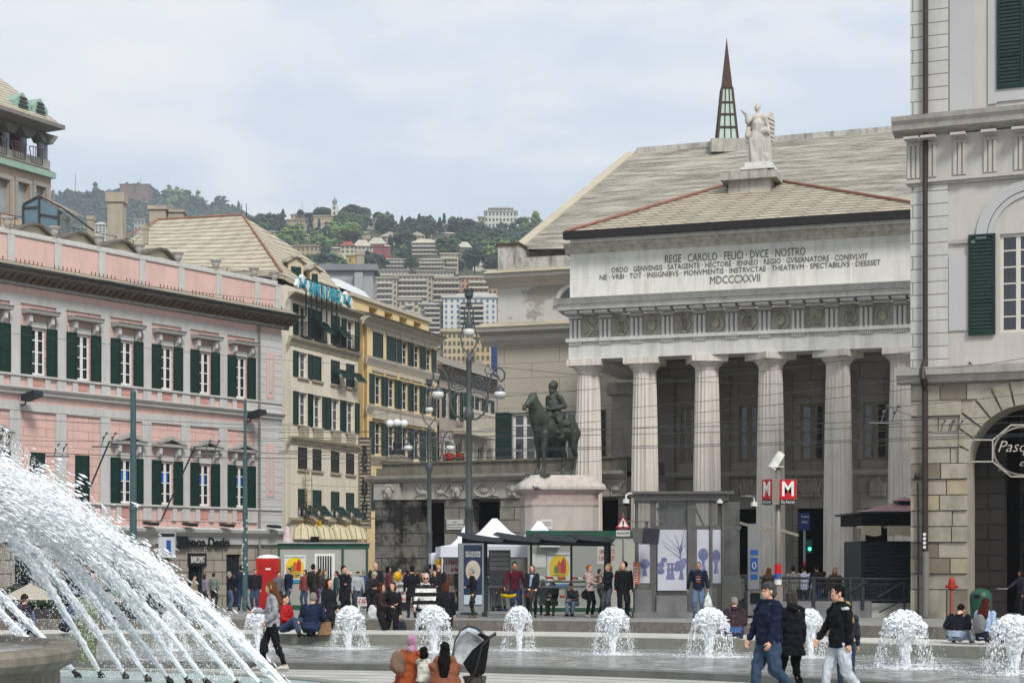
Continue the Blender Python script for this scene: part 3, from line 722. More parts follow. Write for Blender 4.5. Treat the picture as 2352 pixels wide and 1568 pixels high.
# ================= grey-pink palazzo at the end of the street =================
GF = Fac(1009, 130, 2500); GBZ = G(130)
gre = GF.thing('narrow_grey_palazzo', 'narrow grey pink palazzo with a stone balcony and red flowers, behind the tall lamp', 'building', GBZ)
GPL = mat('greypink_plaster', '#a39890', .85, .08, .6, .05, stain=1, stainc='#7a6f66', p=dict(sa=.3))
def gz(u, v): return GF.z(u, v)-GBZ
gR = GF.s(1141); gtop = gz(1009, 845)
gr = []
for fn, x, ya, yb in ((cr5, 1560, 235, 470), (cr5, 1560, 660, 835), (cr5, 1560, 1150, 1400)):
	u, v0 = fn(x, ya); _, v1 = fn(x, yb); gr.append((gz(u, v1), gz(u, v0)))
gc = [GF.s(cr5(x, 0)[0]) for x in (1560, 1648, 1735, 1828, 1905)]
gw = 1.15
MB().wall(0, gR, 0, gtop, [(c-gw/2, c+gw/2, z0, z1) for c in gc for z0, z1 in gr], 0, .3).build('wall', GPL, gre)
MB().box(0.01, gR, .31, 10, 0, gtop).build('body', GPL, gre); MB().box(-.9, 0, .4, 8, 0, gtop-.2).build('side_wall', mat('brown_side', '#7b6f66', .85, .1), gre)
fc = {}
for r, (z0, z1) in enumerate(gr):
	for i, c in enumerate(gc):
		h = z1-z0
		if r not in fc:
			f_ = sash_mb(gw, h, 2, 3, .1, .05).build('window', WHF, gre, (c-gw/2, .2, z0)); p_ = pane(gw, h, f_); fc[r] = (f_, p_)
		else: f_ = inst(fc[r][0], gre, (c-gw/2, .2, z0)); inst(fc[r][1], f_, (0,0,0))
		if r == 0: open_shutters(gre, c, z0, z1, gw*.9, .6, fc, ('s', r))
		if r == 1: MB().box(c+gw/2+.05, c+gw/2+.45, -.12, 0, z0-.2, z1+.3).build('pilaster', PALE, gre)
mould([(.05, gtop-.8), (.2, gtop-.6), (.35, gtop-.2), (.55, gtop), (.6, gtop+.12)], -1, gR+.3).build('cornice', mat('brown_cornice', '#6f635a', .85, .15, 2, .1), gre)
MB().ext([(-.9, gtop+.15), (3, gtop+1.9), (8, gtop+.3)], 'x', -1, gR+.4).build('roof', mat('old_slate', '#8d877c', .85, .15, 1, .4, kind='brick', p=dict(w=.5, h=.3, m=.04, mc=.4)), gre)
u, v = cr5(1740, 420); zb_ = gz(u, v); a, b_ = GF.s(1038), GF.s(1118)
mb = MB(); mb.box(a, b_, -1.1, 0, zb_-2.0, zb_-1.6); mb.box(a, b_, -1.1, -.95, zb_-1.6, zb_-1.35); mb.box(a, b_, -1.12, -.93, zb_-.25, zb_)
q = int((b_-a)/.35)
for k in range(q+1): x = a+.1+(b_-a-.2)*k/q; mb.box(x-.09, x+.09, -1.08, -.97, zb_-1.35, zb_-.25)
mb.build('balcony', PALE, gre)
RED = mat('red_flowers', '#b01522', .7, .3, 9, .1); LEAF = mat('leaf_green', '#2c4a1e', .7, .35, 6, .1)
def flower_box(loc, label):
	t = thing('flower_pot', label, 'potted plant', loc, 0, 'red flowers on the palazzo window sills')
	random.seed(int(loc[0]*100)); m1 = MB(); m2 = MB()
	for k in range(90):
		x = random.gauss(0, .26); z = .45+random.gauss(0, .2); y = random.gauss(-.2, .15)
		(m1 if random.random() < .55 else m2).ell((x, y, z), .09, .09, .09, 5, 3)
	m1.build('blossom', RED, t); m2.build('foliage', LEAF, t); MB().box(-.5, .5, -.4, 0, -.05, .25).build('pot', mat('clay_pot', '#8c4f35'), t)
flower_box(tuple(Pt(1031, 1066, 131)), 'pot of red flowers left of the tall lamp post'); flower_box(tuple(Pt(1056, 1066, 134)), 'pot of red flowers right next to the tall lamp post')
# ================= terrace furniture above the pink palace, tower house, chimneys =================
def bodyloc(t): return None
CONC = mat('pale_concrete', '#a39a8b', .9, .1, 1.5, .08, stain=1, stainc='#6b6355', p=dict(sa=.3))
def chimney(u0, u1, v0, v1, Y, label, cap=.12, group=None, d=None, big=0):
	w = (u1-u0)/F*Y; p = Pt((u0+u1)/2, v1, Y); h = (v1-v0)/F*Y; d = d or w
	t = thing('chimney', label, 'chimney', tuple(p), 0, group)
	hc = min(h*.2, w*.5)
	MB().box(-w*.41, w*.41, -d*.41, d*.41, 0, h-hc).build('stack', CONC, t); mb = MB().box(-w/2, w/2, -d/2, d/2, h-hc, h)
	mb.build('cap', CONC, t); return t
chimney(247, 290, 446, 560, 100, 'tall square cream chimney with a wide cap rising above the pink parapet')
chimney(343, 388, 476, 520, 112, 'broad round-topped chimney block, left of the pair on the slate roof ridge'); chimney(386, 428, 485, 515, 112.5, 'lower boxy chimney block, right of the pair on the slate roof ridge')
chimney(200, 218, 497, 550, 96, 'slim ochre roof post beside the glass conservatory', group=None); chimney(326, 341, 520, 560, 97, 'slim ochre roof post right of the tall square chimney')
cv = thing('roof_conservatory', 'dark framed glass conservatory with a pitched roof on the palace terrace', 'conservatory', tuple(Pt(98, 530, 92)))
k = 92/F
def cx(u): return (u-98)*k
def cz(v): return (530-v)*k
DKF = mat('dark_frame', '#3a3634', .5, .1, 3, .05); GLB = mat('blue_glass', '#4d6a77', .08, .25, .6, 0, spec=.9)
mb = MB()
for a, b_ in (((53, 470), (90, 450)), ((90, 450), (150, 482)), ((53, 472), (53, 530)), ((90, 452), (90, 535)), ((135, 482), (135, 545)), ((53, 478), (88, 476)), ((90, 492), (135, 500)), ((150, 482), (215, 530))):
	mb.tube([(cx(a[0]), -.02, cz(a[1])), (cx(b_[0]), -.02, cz(b_[1]))], .07, 4)
mb.build('frame', DKF, cv)
MB().ext([(cx(53), cz(535)), (cx(135), cz(545)), (cx(135), cz(482)), (cx(90), cz(452)), (cx(53), cz(472))], 'y', .02, 2.5).build('glazing', GLB, cv)
MB().poly([(cx(90), 0, cz(448)), (cx(135), 0, cz(480)), (cx(170), 2.5, cz(478)), (cx(112), 2.5, cz(448))]).build('roof', SLATE, cv)
rl = thing('terrace_railing', 'thin wire railing along the roof terrace behind the urns', 'railing', tuple(Pt(40, 530, 91.5)))
mb = MB(); pts = [Pt(u, 489+(u)*.205, 91.5+u*.03)-Pt(40, 530, 91.5) for u in range(0, 340, 34)]
mb.tube(pts, .025, 4)
for p in pts: mb.cyl(p, p-Vector((0,0,1)), .025, n=4)
mb.tube([p-Vector((0,0,.5)) for p in pts], .015, 4)
mb.build('rail', IRON, rl)
TF = Fac(112, 130, 3240)
tw = TF.thing('loggia_tower_house', 'tall corner house with a columned loggia, red walls and green copper trim', 'building', -.5)
def tz(u, v): return TF.z(u, v)+.5
TAN = mat('tan_stone', '#b39f8c', .8, .08, 1.5, .05, stain=1, stainc='#7d6a58', p=dict(sa=.3)); COP = mat('green_copper', '#8aa596', .6, .15, 2, .1); REDW = mat('red_wall', '#6e1f22', .8, .15, 1, .05)
EAVC = mat('grey_eave', '#77736e', .7, .1, 2, .05)
t0 = TF.s(-70); t1 = TF.s(117)
zb = tz(112, 520); z1_ = tz(117, 412); hl = []
for ua, ub in ((-60, -30), (-10, 21), (40, 66), (81, 104)):
	a, b_ = TF.s(ua), TF.s(ub); hl.append((a, b_, tz((ua+ub)/2, 425+ua*.25+70), tz((ua+ub)/2, 412+ua*.2)))
MB().wall(t0, t1, 0, z1_, hl, 0, .4).build('wall', TAN, tw)
for i, h_ in enumerate(hl):
	MB().box(h_[0], h_[1], .38, .45, h_[2], h_[3]).build('window', mat('shop_glass', '#8b9296', .15, .2, .5, 0, spec=.8), tw)
	m_ = MB(); m_.box(h_[0]-.3, h_[0], -.1, .02, h_[2], h_[3]+.3); m_.box(h_[1], h_[1]+.3, -.1, .02, h_[2], h_[3]+.3); m_.box(h_[0]-.3, h_[1]+.3, -.12, .0, h_[3], h_[3]+.3); m_.build('window_frame', mat('grey_frame', '#8d8a83', .6, .1), tw)
MB().box(t0, t1-.02, .5, 12, 0, z1_).build('body', TAN, tw); MB().box(t0, t1, -.5, .35, z1_, z1_+.45).build('copper_band', COP, tw)
zl0 = z1_+.45; zl1 = tz(112, 312)
MB().box(t0, t1-.4, 2.2, 12, zl0, zl1).build('loggia_wall', REDW, tw)
MB().box(t0, t1, 0, 2.2, zl0, zl0+.25).build('loggia_floor', TAN, tw)
MB().box(t0, t1-.2, -.1, .1, zl0+.25, zl0+.9).build('loggia_parapet', mat('white_panel', '#b9b5ad', .8, .1), tw)
cc = mat('blue_grey_column', '#8c98a2', .6, .08, 2, .03)
for u in (-60, -22, 18, 58, 97, 106):
	s_ = TF.s(u); MB().cyl((s_, .2, zl0+.8), (s_, .2, zl1), .27, n=12).build('column', cc, tw)
	MB().ext([(s_-.9, zl1+.01), (s_-.3, zl1-.7), (s_+.3, zl1-.7), (s_+.9, zl1+.01)], 'y', -.4, .6).build('column_head', EAVC, tw)
for u in (-5, 38, 78):
	s_ = TF.s(u); mb = MB(); mb.tube([(s_-.7, -.2, zl0+1.5), (s_-.6, -.45, zl0+1.5), (s_+.6, -.45, zl0+1.5), (s_+.7, -.2, zl0+1.5), (s_+.55, -.3, zl0+.35), (s_-.55, -.3, zl0+.35), (s_-.7, -.2, zl0+1.5)], .05, 4)
	for q in range(5): mb.box(s_-.5+.25*q-.02, s_-.5+.25*q+.02, -.42, -.38, zl0+.4, zl0+1.5)
	mb.build('balcony_rail', mat('grey_rail', '#6f6a66', .5, .1), tw)
te = TF.off(-2.4).s(150); MB().box(t0, te, -2.4, 12, zl1, zl1+.3).build('eave', EAVC, tw)
zr0 = zl1+.3; a = te-.15
MB().ext([(-2.2, zr0), (9, zr0+8.5), (12, zr0)], 'x', t0, t1-3).build('roof', SLW, tw)
rm = MB(); rm.poly([(t1-3, -2.2, zr0), (a, -2.2, zr0), (t1-3, 9, zr0+8.5)]); rm.poly([(a, -2.2, zr0), (a, 12, zr0), (t1-3, 9, zr0+8.5)]); rm.build('roof_hip', SLW, tw)
for u in (20, 60):
	s_ = TF.s(u); mb = MB(); mb.ext([(s_-.8, zr0+.3), (s_+.8, zr0+.3), (s_+.8, zr0+1.1), (s_, zr0+1.8), (s_-.8, zr0+1.1)], 'y', -1.4, 3); d_ = mb.build('dormer', COP, tw)
	m2 = MB()
	for q in range(4): m2.box(s_-.55+.08*q, s_+.55-.08*q, -1.5, -1.4, zr0+.45+.28*q, zr0+.6+.28*q)
	m2.build('louvre', DKF, d_)
# ================= the opera house =================
TH = Fac(1333, 80, -10500); TBZ = .0
GTH = G(80); theatre = TH.thing('opera_house', 'marble opera house with a Doric column portico, Latin inscription and great slate roofs', 'building', GTH)
def hz(v, u=1333): return TH.z(u, v)-GTH
def hs(u): return TH.s(u)
MARB = mat('white_marble', '#d2d1cb', .6, .07, .9, .04, kind='brick', stain=1, stainc='#7f7a6e', p=dict(w=3.0, h=.85, m=.006, mc=.6, bv=.06, sa=.35, sx=1.6, sz=.2, dirt=.16, ds=.9, dc='#a38d6e'))
MARP = mat('plain_marble', '#d0cfca', .6, .06, 1.1, .04, stain=1, stainc='#857c6e', p=dict(sa=.35, sx=2, sz=.15))
MARD = mat('stained_marble', '#aea99f', .7, .14, 1.6, .08, stain=1, stainc='#544e46', p=dict(sa=.55, sx=2.2, sz=.3, dirt=.3, ds=1.5, dc='#6a6358'))
COLM = mat('column_marble', '#d2cac1', .65, .06, 1.3, .05, stain=1, stainc='#8d7a66', p=dict(sa=.5, sx=3.5, sz=.1, ss=1.4))
BEIG = mat('beige_ashlar', '#a79f90', .8, .04, .7, .2, kind='brick', p=dict(w=3.2, h=.82, m=.016, mc=.5, bv=.03))
INN_ = mat('portico_wall', '#a09a91', .8, .12, .8, .15, kind='brick', p=dict(w=2.4, h=.8, m=.02, mc=.45, bv=.1))
POR = 8.6
pR = hs(2290)          # portico runs on behind the right palace
s0 = hs(1316.5)
zf = hz(1322)          # portico floor
za0, za1 = hz(829.5), hz(790)    # architrave
zfr1 = hz(731); zco1 = hz(699); zat1 = hz(589); zmo = hz(568)
st = MB()
for k in range(5): st.box(s0-.6-.35*(4-k), pR, -1.6-.36*(4-k), POR+.2, zf*k/5, zf*(k+1)/5)
st.build('steps', mat('step_marble', '#8f8c85', .7, .1, 1, .05), theatre)
MB().box(s0, pR, -.75, .75, za0, za1).build('architrave', MARP, theatre)
MB().box(s0, s0+1.5, .76, POR, za0, zco1-.1).build('side_beam', MARP, theatre)
MB().box(s0-.1, pR, -.9, .8, za1, za1+.16).build('taenia', MARP, theatre)
MB().box(s0+.02, pR, -.68, .8, za1+.16, zfr1).build('frieze', MARD, theatre)
MB().box(s0+1.5, pR, .81, POR, zfr1-1.2, zfr1-.8).build('ceiling', mat('portico_ceiling', '#77716a', .9, .1), theatre)
tg = [1333, 1401, 1472, 1543, 1616, 1689, 1764, 1840, 1917, 1995, 2072, 2149]
hf = zfr1-za1-.16; tri = None
for i, u in enumerate(tg):
	s_ = hs(u)
	if tri is None:
		m_ = MB()
		for q in range(3): m_.ext([(-.3+.21*q, -.68), (-.3+.21*q, -.76), (-.27+.21*q, -.82), (-.18+.21*q, -.82), (-.15+.21*q, -.76), (-.15+.21*q, -.68)], 'z', .0, hf-.2)
		m_.box(-.33, .33, -.83, -.68, hf-.12, hf); tri = m_.build('triglyph', MARP, theatre, (s_, 0, za1+.16))
		g_ = MB(); g_.box(-.31, .31, -.84, -.76, -.07, 0)
		for q in range(6): g_.cyl((-.25+.1*q, -.8, -.15), (-.25+.1*q, -.8, -.06), .04, .03, 6)
		gu = g_.build('guttae', MARP, theatre, (s_, 0, za1))
	else: inst(tri, theatre, (s_, 0, za1+.16)); inst(gu, theatre, (s_, 0, za1))
	m_ = MB(); m_.box(-.3, .3, -1.6, -.7, 0, .12); m_.build('mutule', MARP, theatre, (s_, 0, zfr1+.02))
	if i+1 < len(tg):
		sm = (s_+hs(tg[i+1]))/2; m_ = MB(); m_.box(-.3, .3, -1.6, -.7, 0, .12); m_.build('mutule', MARP, theatre, (sm, 0, zfr1+.02))
		random.seed(40+i); m_ = MB(); zc_ = za1+.16+hf*.48; kk = i % 4
		kk = (4, 1, 2, 1, 0, 3, 0, 5, 1, 2, 4)[i % 11]; y = -.72
		if kk in (1, 3):
			w_ = .3 if kk == 1 else .36
			for sgn in (-1, 1): m_.tube([(sgn*.1, y, zc_-.4), (sgn*w_, y, zc_-.12), (sgn*w_*.7, y, zc_+.15), (sgn*.14, y, zc_+.28), (sgn*w_, y, zc_+.42)], .05, 5)
			m_.box(-.18, .18, -.77, -.68, zc_+.2, zc_+.25); m_.ell((0, -.7, zc_-.38), .2, .09, .1, 8, 6)
			for q in range(4): m_.box(-.1+.06*q, -.08+.06*q, -.74, -.68, zc_-.3, zc_+.2)
		elif kk in (0, 2):
			m_.ell((-.02, -.7, zc_-.05), .2, .1, .26, 9, 7); m_.ell((-.12, -.8, zc_-.02), .05, .05, .08, 6, 4); q_ = 1 if kk == 0 else -1
			m_.tube([(.1*q_, y, zc_+.25), (.3*q_, y, zc_+.15), (.34*q_, y, zc_-.2), (.18*q_, y, zc_-.42), (.02, y, zc_-.42)], .05, 5); m_.tube([(-.2*q_, y, zc_+.15), (0, y, zc_+.42), (.22*q_, y, zc_+.4)], .04, 5)
		elif kk == 4:
			m_.cap((-.25, y, zc_+.3), (.1, y, zc_-.1), .06, .12, 7); m_.cap((.1, y, zc_-.1), (-.1, y, zc_-.4), .09, .04, 7); m_.tube([(-.3, y, zc_-.3), (-.1, y, zc_-.15), (.2, y, zc_-.35), (.35, y, zc_-.2)], .05, 5); m_.tube([(.15, y, zc_+.1), (.3, y, zc_+.3), (.1, y, zc_+.4)], .04, 5)
		else:
			for q in range(7): m_.cap((-.3+.09*q, y, zc_-.35), (-.32+.09*q, y, zc_-.1+.06*q), .035, .035, 6)
			m_.tube([(-.36, y, zc_-.1), (.36, y, zc_+.32)], .05, 5); m_.ell((.18, y, zc_+.1), .18, .08, .16, 8, 6)
		m_.build('metope_relief', mat('relief_marble', '#aaa293', .7, .2, 4, .15), theatre, (sm, 0, 0), smooth=True)
zz = zfr1+.16; hh = zco1-zz
mould([(.95, zz), (1.75, zz), (1.8, zz+hh*.45), (1.9, zz+hh*.5), (2.05, zz+hh*.95), (2.1, zz+hh)], TH.off(-1.9).s(1276), pR).build('cornice', MARP, theatre)
MB().box(TH.off(-.95).s(1283), s0, -.95, 2, zz, zz+hh*.95).build('cornice_return', MARP, theatre)
zi = zat1; eY = -1.45; eL = TH.off(eY).s(1300)
MB().box(s0+.05, pR, -.7, .8, zco1+.003, zi).build('attic', MARB, theatre)
mould([(.75, zi), (.85, zi+.1), (.85, zi+.2), (1.1, zi+.32), (1.1, zmo)], s0-.15, pR).build('attic_moulding', MARD, theatre)
MB().box(eL+.15, pR, -1.3, .8, zmo, zmo+.13).build('attic_coping', MARP, theatre)
LET = mat('inscription', '#62625f', .8, .2, 6, .0)
for txt, ua, ub, va, vb, size in (('REGE · CAROLO · FELICI · DVCE · NOSTRO', 1527, 1850, 603, 584, .5), ('ORDO · GENVENSIS · SATAGENTE · HECTORE · IENNEO · REGIO · GVBERNATORE · CONSVLVIT', 1404, 1993, 628, 594, .34), ('NE · VRBI · TOT · INSIGNIBVS · MONVMENTIS · INSTRVCTAE · THEATRVM · SPECTABILIVS · DEESSET', 1377, 2022, 645, 608, .34), ('MDCCCXXVII', 1631, 1746, 649, 646, .5)):
	a, b_ = TH.off(-.72).s(ua), TH.off(-.72).s(ub); z = (TH.z(ua, va)+TH.z(ub, vb))/2-GTH
	text_mesh(txt, size, theatre, ((a+b_)/2, -.715, z), LET, 'inscription', depth=.01, width=b_-a, bold=0)
def doric(h, r0, r1, nfl=20):
	mb = MB(); n = nfl*4; prof = [(0, 1.0), (.25, .985), (.5, .945), (.75, .885), (1.0, r1/r0)]
	hs_ = h-.62
	vs = [];
	for t, k in prof:
		for i in range(n):
			a = 2*pi*i/n; fl = 1-.075*abs(sin(a*nfl/2))
			vs.append((r0*k*fl*cos(a), r0*k*fl*sin(a), hs_*t))
	fs = []
	for j in range(len(prof)-1):
		for i in range(n): fs.append((j*n+i, j*n+(i+1) % n, (j+1)*n+(i+1) % n, (j+1)*n+i))
	mb.add(vs, fs)
	mb.lathe((0,0,hs_-.02), [(r1*1.0, 0), (r1*1.04, .05), (r1*1.04, .09), (r1*1.22, .2), (r1*1.38, .3), (r1*1.42, .36)], 32)
	w = r1*1.56; mb.box(-w, w, -w, w, hs_+.33, h); return mb
ch = za0-zf
cu_ = [1351.7, 1481, 1623.7, 1770, 1925, 2073, 2222]
c0 = doric(ch, .66, .53).build('column', COLM, theatre, (hs(cu_[0]), 0, zf), smooth=False)
for i, u in enumerate(cu_[1:]):
	q = inst(c0, theatre, (hs(u), 0, zf)); q.rotation_euler = (0, 0, .4*i)
cb = TH.off(POR-.8)
pil = MB(); sb = cb.s(1436); pil.box(sb-.55, sb+.62, POR-1.3, POR-.2, zf, za0-.9); pil.box(sb-.8, sb+.9, POR-1.5, POR-.1, za0-.9, za0-.3); pil.build('rear_pier', mat('grey_pier_marble', '#8f877e', .7, .12, 1, .06, stain=1, p=dict(sa=.4)), theatre)
c1 = doric(ch, .62, .55);
TB = TH.off(POR)
def bz(u, v): return TB.z(u, v)-GTH
b0 = TB.s(1497); hl = []; wn = []
for ua, ub in ((1563, 1597), (1697, 1743), (1838, 1894), (1981, 2040), (2120, 2178)):
	hl.append((TB.s(ua), TB.s(ub), bz(1700, 1061), bz(1700, 931))); wn.append(hl[-1])
for ua, ub in ((1565, 1600), (1692, 1750), (1830, 1893), (1985, 2045)): hl.append((TB.s(ua), TB.s(ub), zf, bz(1700, 1168)))
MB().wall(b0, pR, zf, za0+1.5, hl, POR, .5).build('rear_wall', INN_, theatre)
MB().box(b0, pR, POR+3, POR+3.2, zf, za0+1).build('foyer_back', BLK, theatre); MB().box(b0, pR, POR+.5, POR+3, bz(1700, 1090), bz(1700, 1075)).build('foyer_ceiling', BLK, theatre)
for h_ in wn:
	f_ = sash_mb(h_[1]-h_[0], h_[3]-h_[2], 2, 4, .14, .08).build('window', mat('beige_sash', '#8b8172', .6, .1, 3, .03), theatre, (h_[0], POR+.1, h_[2])); pane(h_[1]-h_[0], h_[3]-h_[2], f_)
for ua, ub in ((1500, 1540), (1601, 1690), (1752, 1826), (1897, 1976), (2050, 2115)):
	MB().box(TB.s((ua+ub)/2)-.7, TB.s((ua+ub)/2)+.7, POR-.25, POR-.002, zf, za0).build('pilaster', mat('dark_pilaster', '#857e76', .8, .12, 1, .05), theatre)
mould([(.1, bz(1700, 1098)), (.25, bz(1700, 1092)), (.3, bz(1700, 1083))], b0, pR).build('string_course', INN_, theatre).location.y = POR
for ua, ub in ((1620, 1672), (1697, 1747), (1832, 1892), (1985, 2043)):
	random.seed(ua); m_ = MB(); a, b_ = TB.s(ua), TB.s(ub); z0 = bz(1700, 1140);
	for q in range(16):
		x = random.uniform(a+.2, b_-.2); hh_ = .35+.45*(1-abs(x-(a+b_)/2)/((b_-a)/2)); m_.cap((x, POR-.12, z0), (x+random.uniform(-.25, .25), POR-.15, z0+hh_), .12, .08, 6)
	m_.build('relief', INN_, theatre, smooth=True)
ROOFY = mat('yellow_slate', '#b3a893', .75, .1, .8, .5, kind='brick', p=dict(w=1.05, h=.2, m=.042, mc=.3, bv=.22, dirt=.3, ds=.45, dc='#8f8578'))
ROOFG = mat('grey_slate', '#837d70', .85, .12, .7, .6, kind='brick', stain=1.6, stainc='#c2bcae', p=dict(w=.9, h=.15, m=.03, mc=.35, bv=.22, dirt=.3, ds=.2, dc='#6d6654', sa=.6, sx=.22, sz=2.6, ss=1.5))
zg = zmo+.13
MB().box(eL-.1, pR, eY-.18, eY+.25, zg-.0, zg+.34).build('gutter', mat('black_gutter', '#1f1d1c'), theatre)
TR = TH.off(5.5)
rA = TR.s(1672); rB = TR.s(1788); zrA = TR.z(1700, 424)-GTH
eR = hs(2170); zgg = zg+.3
rf = MB(); rf.poly([(eL, eY, zgg), (eR, eY, zgg), (rB, 5.5, zrA), (rA, 5.5, zrA)]); rf.poly([(eR, eY, zgg), (eR+.1, 10, zgg), (rB, 5.5, zrA)]); rf.poly([(eL, eY, zgg), (rA, 5.5, zrA), (eL, 10, zgg)]); rf.build('portico_roof', ROOFY, theatre)
MB().box(eL+.2, eR, -1, 10, zg, zg+.28).build('roof_base', MARD, theatre)
m_ = MB(); m_.tube([(eL, eY, zgg+.08), (rA, 5.5, zrA+.08)], .07, 6); m_.tube([(rB, 5.5, zrA+.08), (eR, eY, zgg+.08)], .07, 6); m_.build('ridge_tiles', mat('orange_ridge', '#8a6152', .8, .2, 4, .2), theatre)
TP = TH.off(4.6)
pa, pb, pz0, pz1 = TP.s(1663), TP.s(1792), TP.z(1727, 420)-GTH, TP.z(1727, 404)-GTH
m_ = MB(); m_.box(pa+.35, pb-.35, 3.9, 5.9, pz0-.9, pz0); m_.box(pa, pb, 3.6, 6.1, pz0, pz1); m_.box(pa+.5, pb-.5, 3.9, 5.8, pz1, pz1+.16); m_.build('statue_base', MARD, theatre)
mz = TP.z(1745, 385)-GTH; mc_ = TP.s(1745)
m_ = MB(); m_.box(mc_-.62, mc_+.62, 4.0, 5.2, pz1+.16, mz+.15); m_.box(mc_-.8, mc_+.8, 3.85, 5.35, pz1+.16, pz1+.3); m_.build('statue_pedestal', MARP, theatre)
BW = TH.off(13.0); zB = lambda u, v: BW.z(u, v)-GTH
l0 = BW.s(1143); l1 = hs(1560)+3
m_ = MB(); wl, wr = BW.s(1152), BW.s(1250); wz0, wz1 = zB(1200, 1062), zB(1200, 948)
wn2 = [(BW.s(1178), BW.s(1232), wz0, wz1), (BW.s(1405), BW.s(1430), wz0, wz1), (BW.s(1298), BW.s(1350), wz0, wz1)]
m_.wall(l0, l1, 0, zB(1230, 757), wn2, 13.0, .3); m_.build('side_block_wall', BEIG, theatre)
for j, h_ in enumerate(wn2):
	w = h_[1]-h_[0]; h = h_[3]-h_[2]
	if j == 1: shutter_mb(w, h, 20).build('shutter', GRNSH, theatre, (h_[0], 13.02, h_[2])); continue
	f_ = sash_mb(w, h, 2, 4, .13, .06).build('window', WHF, theatre, (h_[0], 13.1, h_[2])); pane(w, h, f_)
	shutter_mb(.95, h+.1, 22).build('shutter', GRNSH, theatre, (h_[0]-1.0, 12.92, h_[2]-.05)); shutter_mb(.95, h+.1, 22).build('shutter', GRNSH, theatre, (h_[1]+.05, 12.92, h_[2]-.05))
	MB().box(h_[0]-.2, h_[1]+.2, 12.9, 13.0, h_[3]+.01, h_[3]+.3).build('lintel', BEIG, theatre)
zc1 = zB(1230, 757)
def mo2(prof, a, b_, name, m, y): o = mould(prof, a, b_).build(name, m, theatre); o.location.y = y; return o
PLAS = mat('peeling_plaster', '#b7b5b0', .85, .05, .8, .08, p=dict(dirt=.85, ds=.45, dc='#8b887c', dt=(.53, .58)))
PALEC = mat('pale_cornice', '#bab3aa', .8, .07, 1.5, .05)
mo2([(.05, zc1-.85), (.35, zc1-.55), (.4, zc1-.3), (.9, zc1-.12), (1.0, zc1+.12)], l0-.9, l1, 'cornice', PALEC, 13.0)
MB().ext([(11.95, zc1+.12), (13.1, zc1+.5), (13.1, zc1+.12)], 'x', l0-1.0, l1).build('cornice_slates', mat('ochre_slates', '#aba08a', .8, .15, 1.5, .2, kind='brick', p=dict(w=1.4, h=2, m=.03, mc=.5)), theatre)
zc2_ = zB(1230, 633)
MB().box(l0, l1, 13.02, 14, zc1, zc2_-.5).build('upper_wall', PLAS, theatre)
mo2([(.05, zc2_-.6), (.3, zc2_-.4), (.8, zc2_-.12), (.85, zc2_+.1)], l0-.5, l1, 'cornice', PALEC, 13.02)
MB().ext([(12.05, zc2_+.1), (13.1, zc2_+.45), (13.1, zc2_+.1)], 'x', l0-.6, l1).build('cornice_slates', mat('ochre_slates', '#a99a72'), theatre)
zt_ = zB(1230, 570)
PEEL = mat('peeling_parapet', '#b5b2aa', .9, .06, .9, .1, stain=1, stainc='#4e4c45', p=dict(sa=.75, sx=1.2, sz=.4, dirt=.5, ds=1.2, dc='#6d6a60'))
MB().box(l0, BW.s(1190), 13.05, 15, zc2_, zB(1165, 563)).build('corner_parapet', PEEL, theatre); MB().box(BW.s(1190), l1, 13.1, 14, zc2_, zB(1250, 588)).build('parapet', PEEL, theatre)
MB().box(l0-.1, BW.s(1190)+.1, 12.95, 15.1, zB(1165, 563), zB(1165, 563)+.12).build('parapet_coping', mat('rust_coping', '#4d3d36', .8, .1), theatre)
u_, v_ = 1317, 697; m_ = MB(); cx_, cz_ = BW.s(1322), zB(1322, 700); pts = [(cx_+1.1*cos(a), 13.0, cz_+1.1*sin(a)) for a in [pi*k/16 for k in range(17)]]
m_.tube(pts, .16, 6); m_.build('lunette_surround', PALEC, theatre); m_ = MB(); m_.poly([(x, 13.0, z) for x, _, z in [(cx_+.95*cos(a), 0, cz_+.95*sin(a)) for a in [pi*k/16 for k in range(17)]]]); m_.build('lunette_glass', GL, theatre)
MB().box(l0+.01, hs(2200)+10, 13.4, 30, 0, zc2_-.3).build('body', BEIG, theatre)
def tl(u, v, Y):
	p = Pt(u, v, Y); Mi = (Matrix.Translation(theatre.location) @ Matrix.Rotation(theatre.rotation_euler.z, 4, 'Z')).inverted(); return Mi @ p
R1_, R2_, R3_, R4_ = tl(1196, 572, 96), tl(1462, 350, 108), tl(2150, 292, 103), tl(2200, 560, 88)
m_ = MB(); m_.poly([tuple(R1_), tuple(R4_), tuple(R3_), tuple(R2_)]); m_.poly([tuple(R1_+Vector((0, 0, -2))), tuple(R1_), tuple(R2_), tuple(R2_+Vector((8, 14, -14)))]); m_.build('great_roof', ROOFG, theatre)
m_ = MB(); a = R1_+Vector((0, 0, .1)); b_ = R2_+Vector((0, 0, .1)); n_ = Vector((-.7, -.1, -.12))
m_.v = [tuple(a), tuple(b_), tuple(b_+n_), tuple(a+n_), tuple(a-Vector((0,0,.5))), tuple(b_-Vector((0,0,.5))), tuple(b_+n_-Vector((0,0,.5))), tuple(a+n_-Vector((0,0,.5)))]; m_.f = [(0,1,2,3), (7,6,5,4), (0,4,5,1), (1,5,6,2), (2,6,7,3), (3,7,4,0)]
m_.build('verge_stone', mat('verge_stone', '#b3aa97', .85, .08, 1, .05), theatre)
m_ = MB(); d3 = R3_-R2_; nn = 24
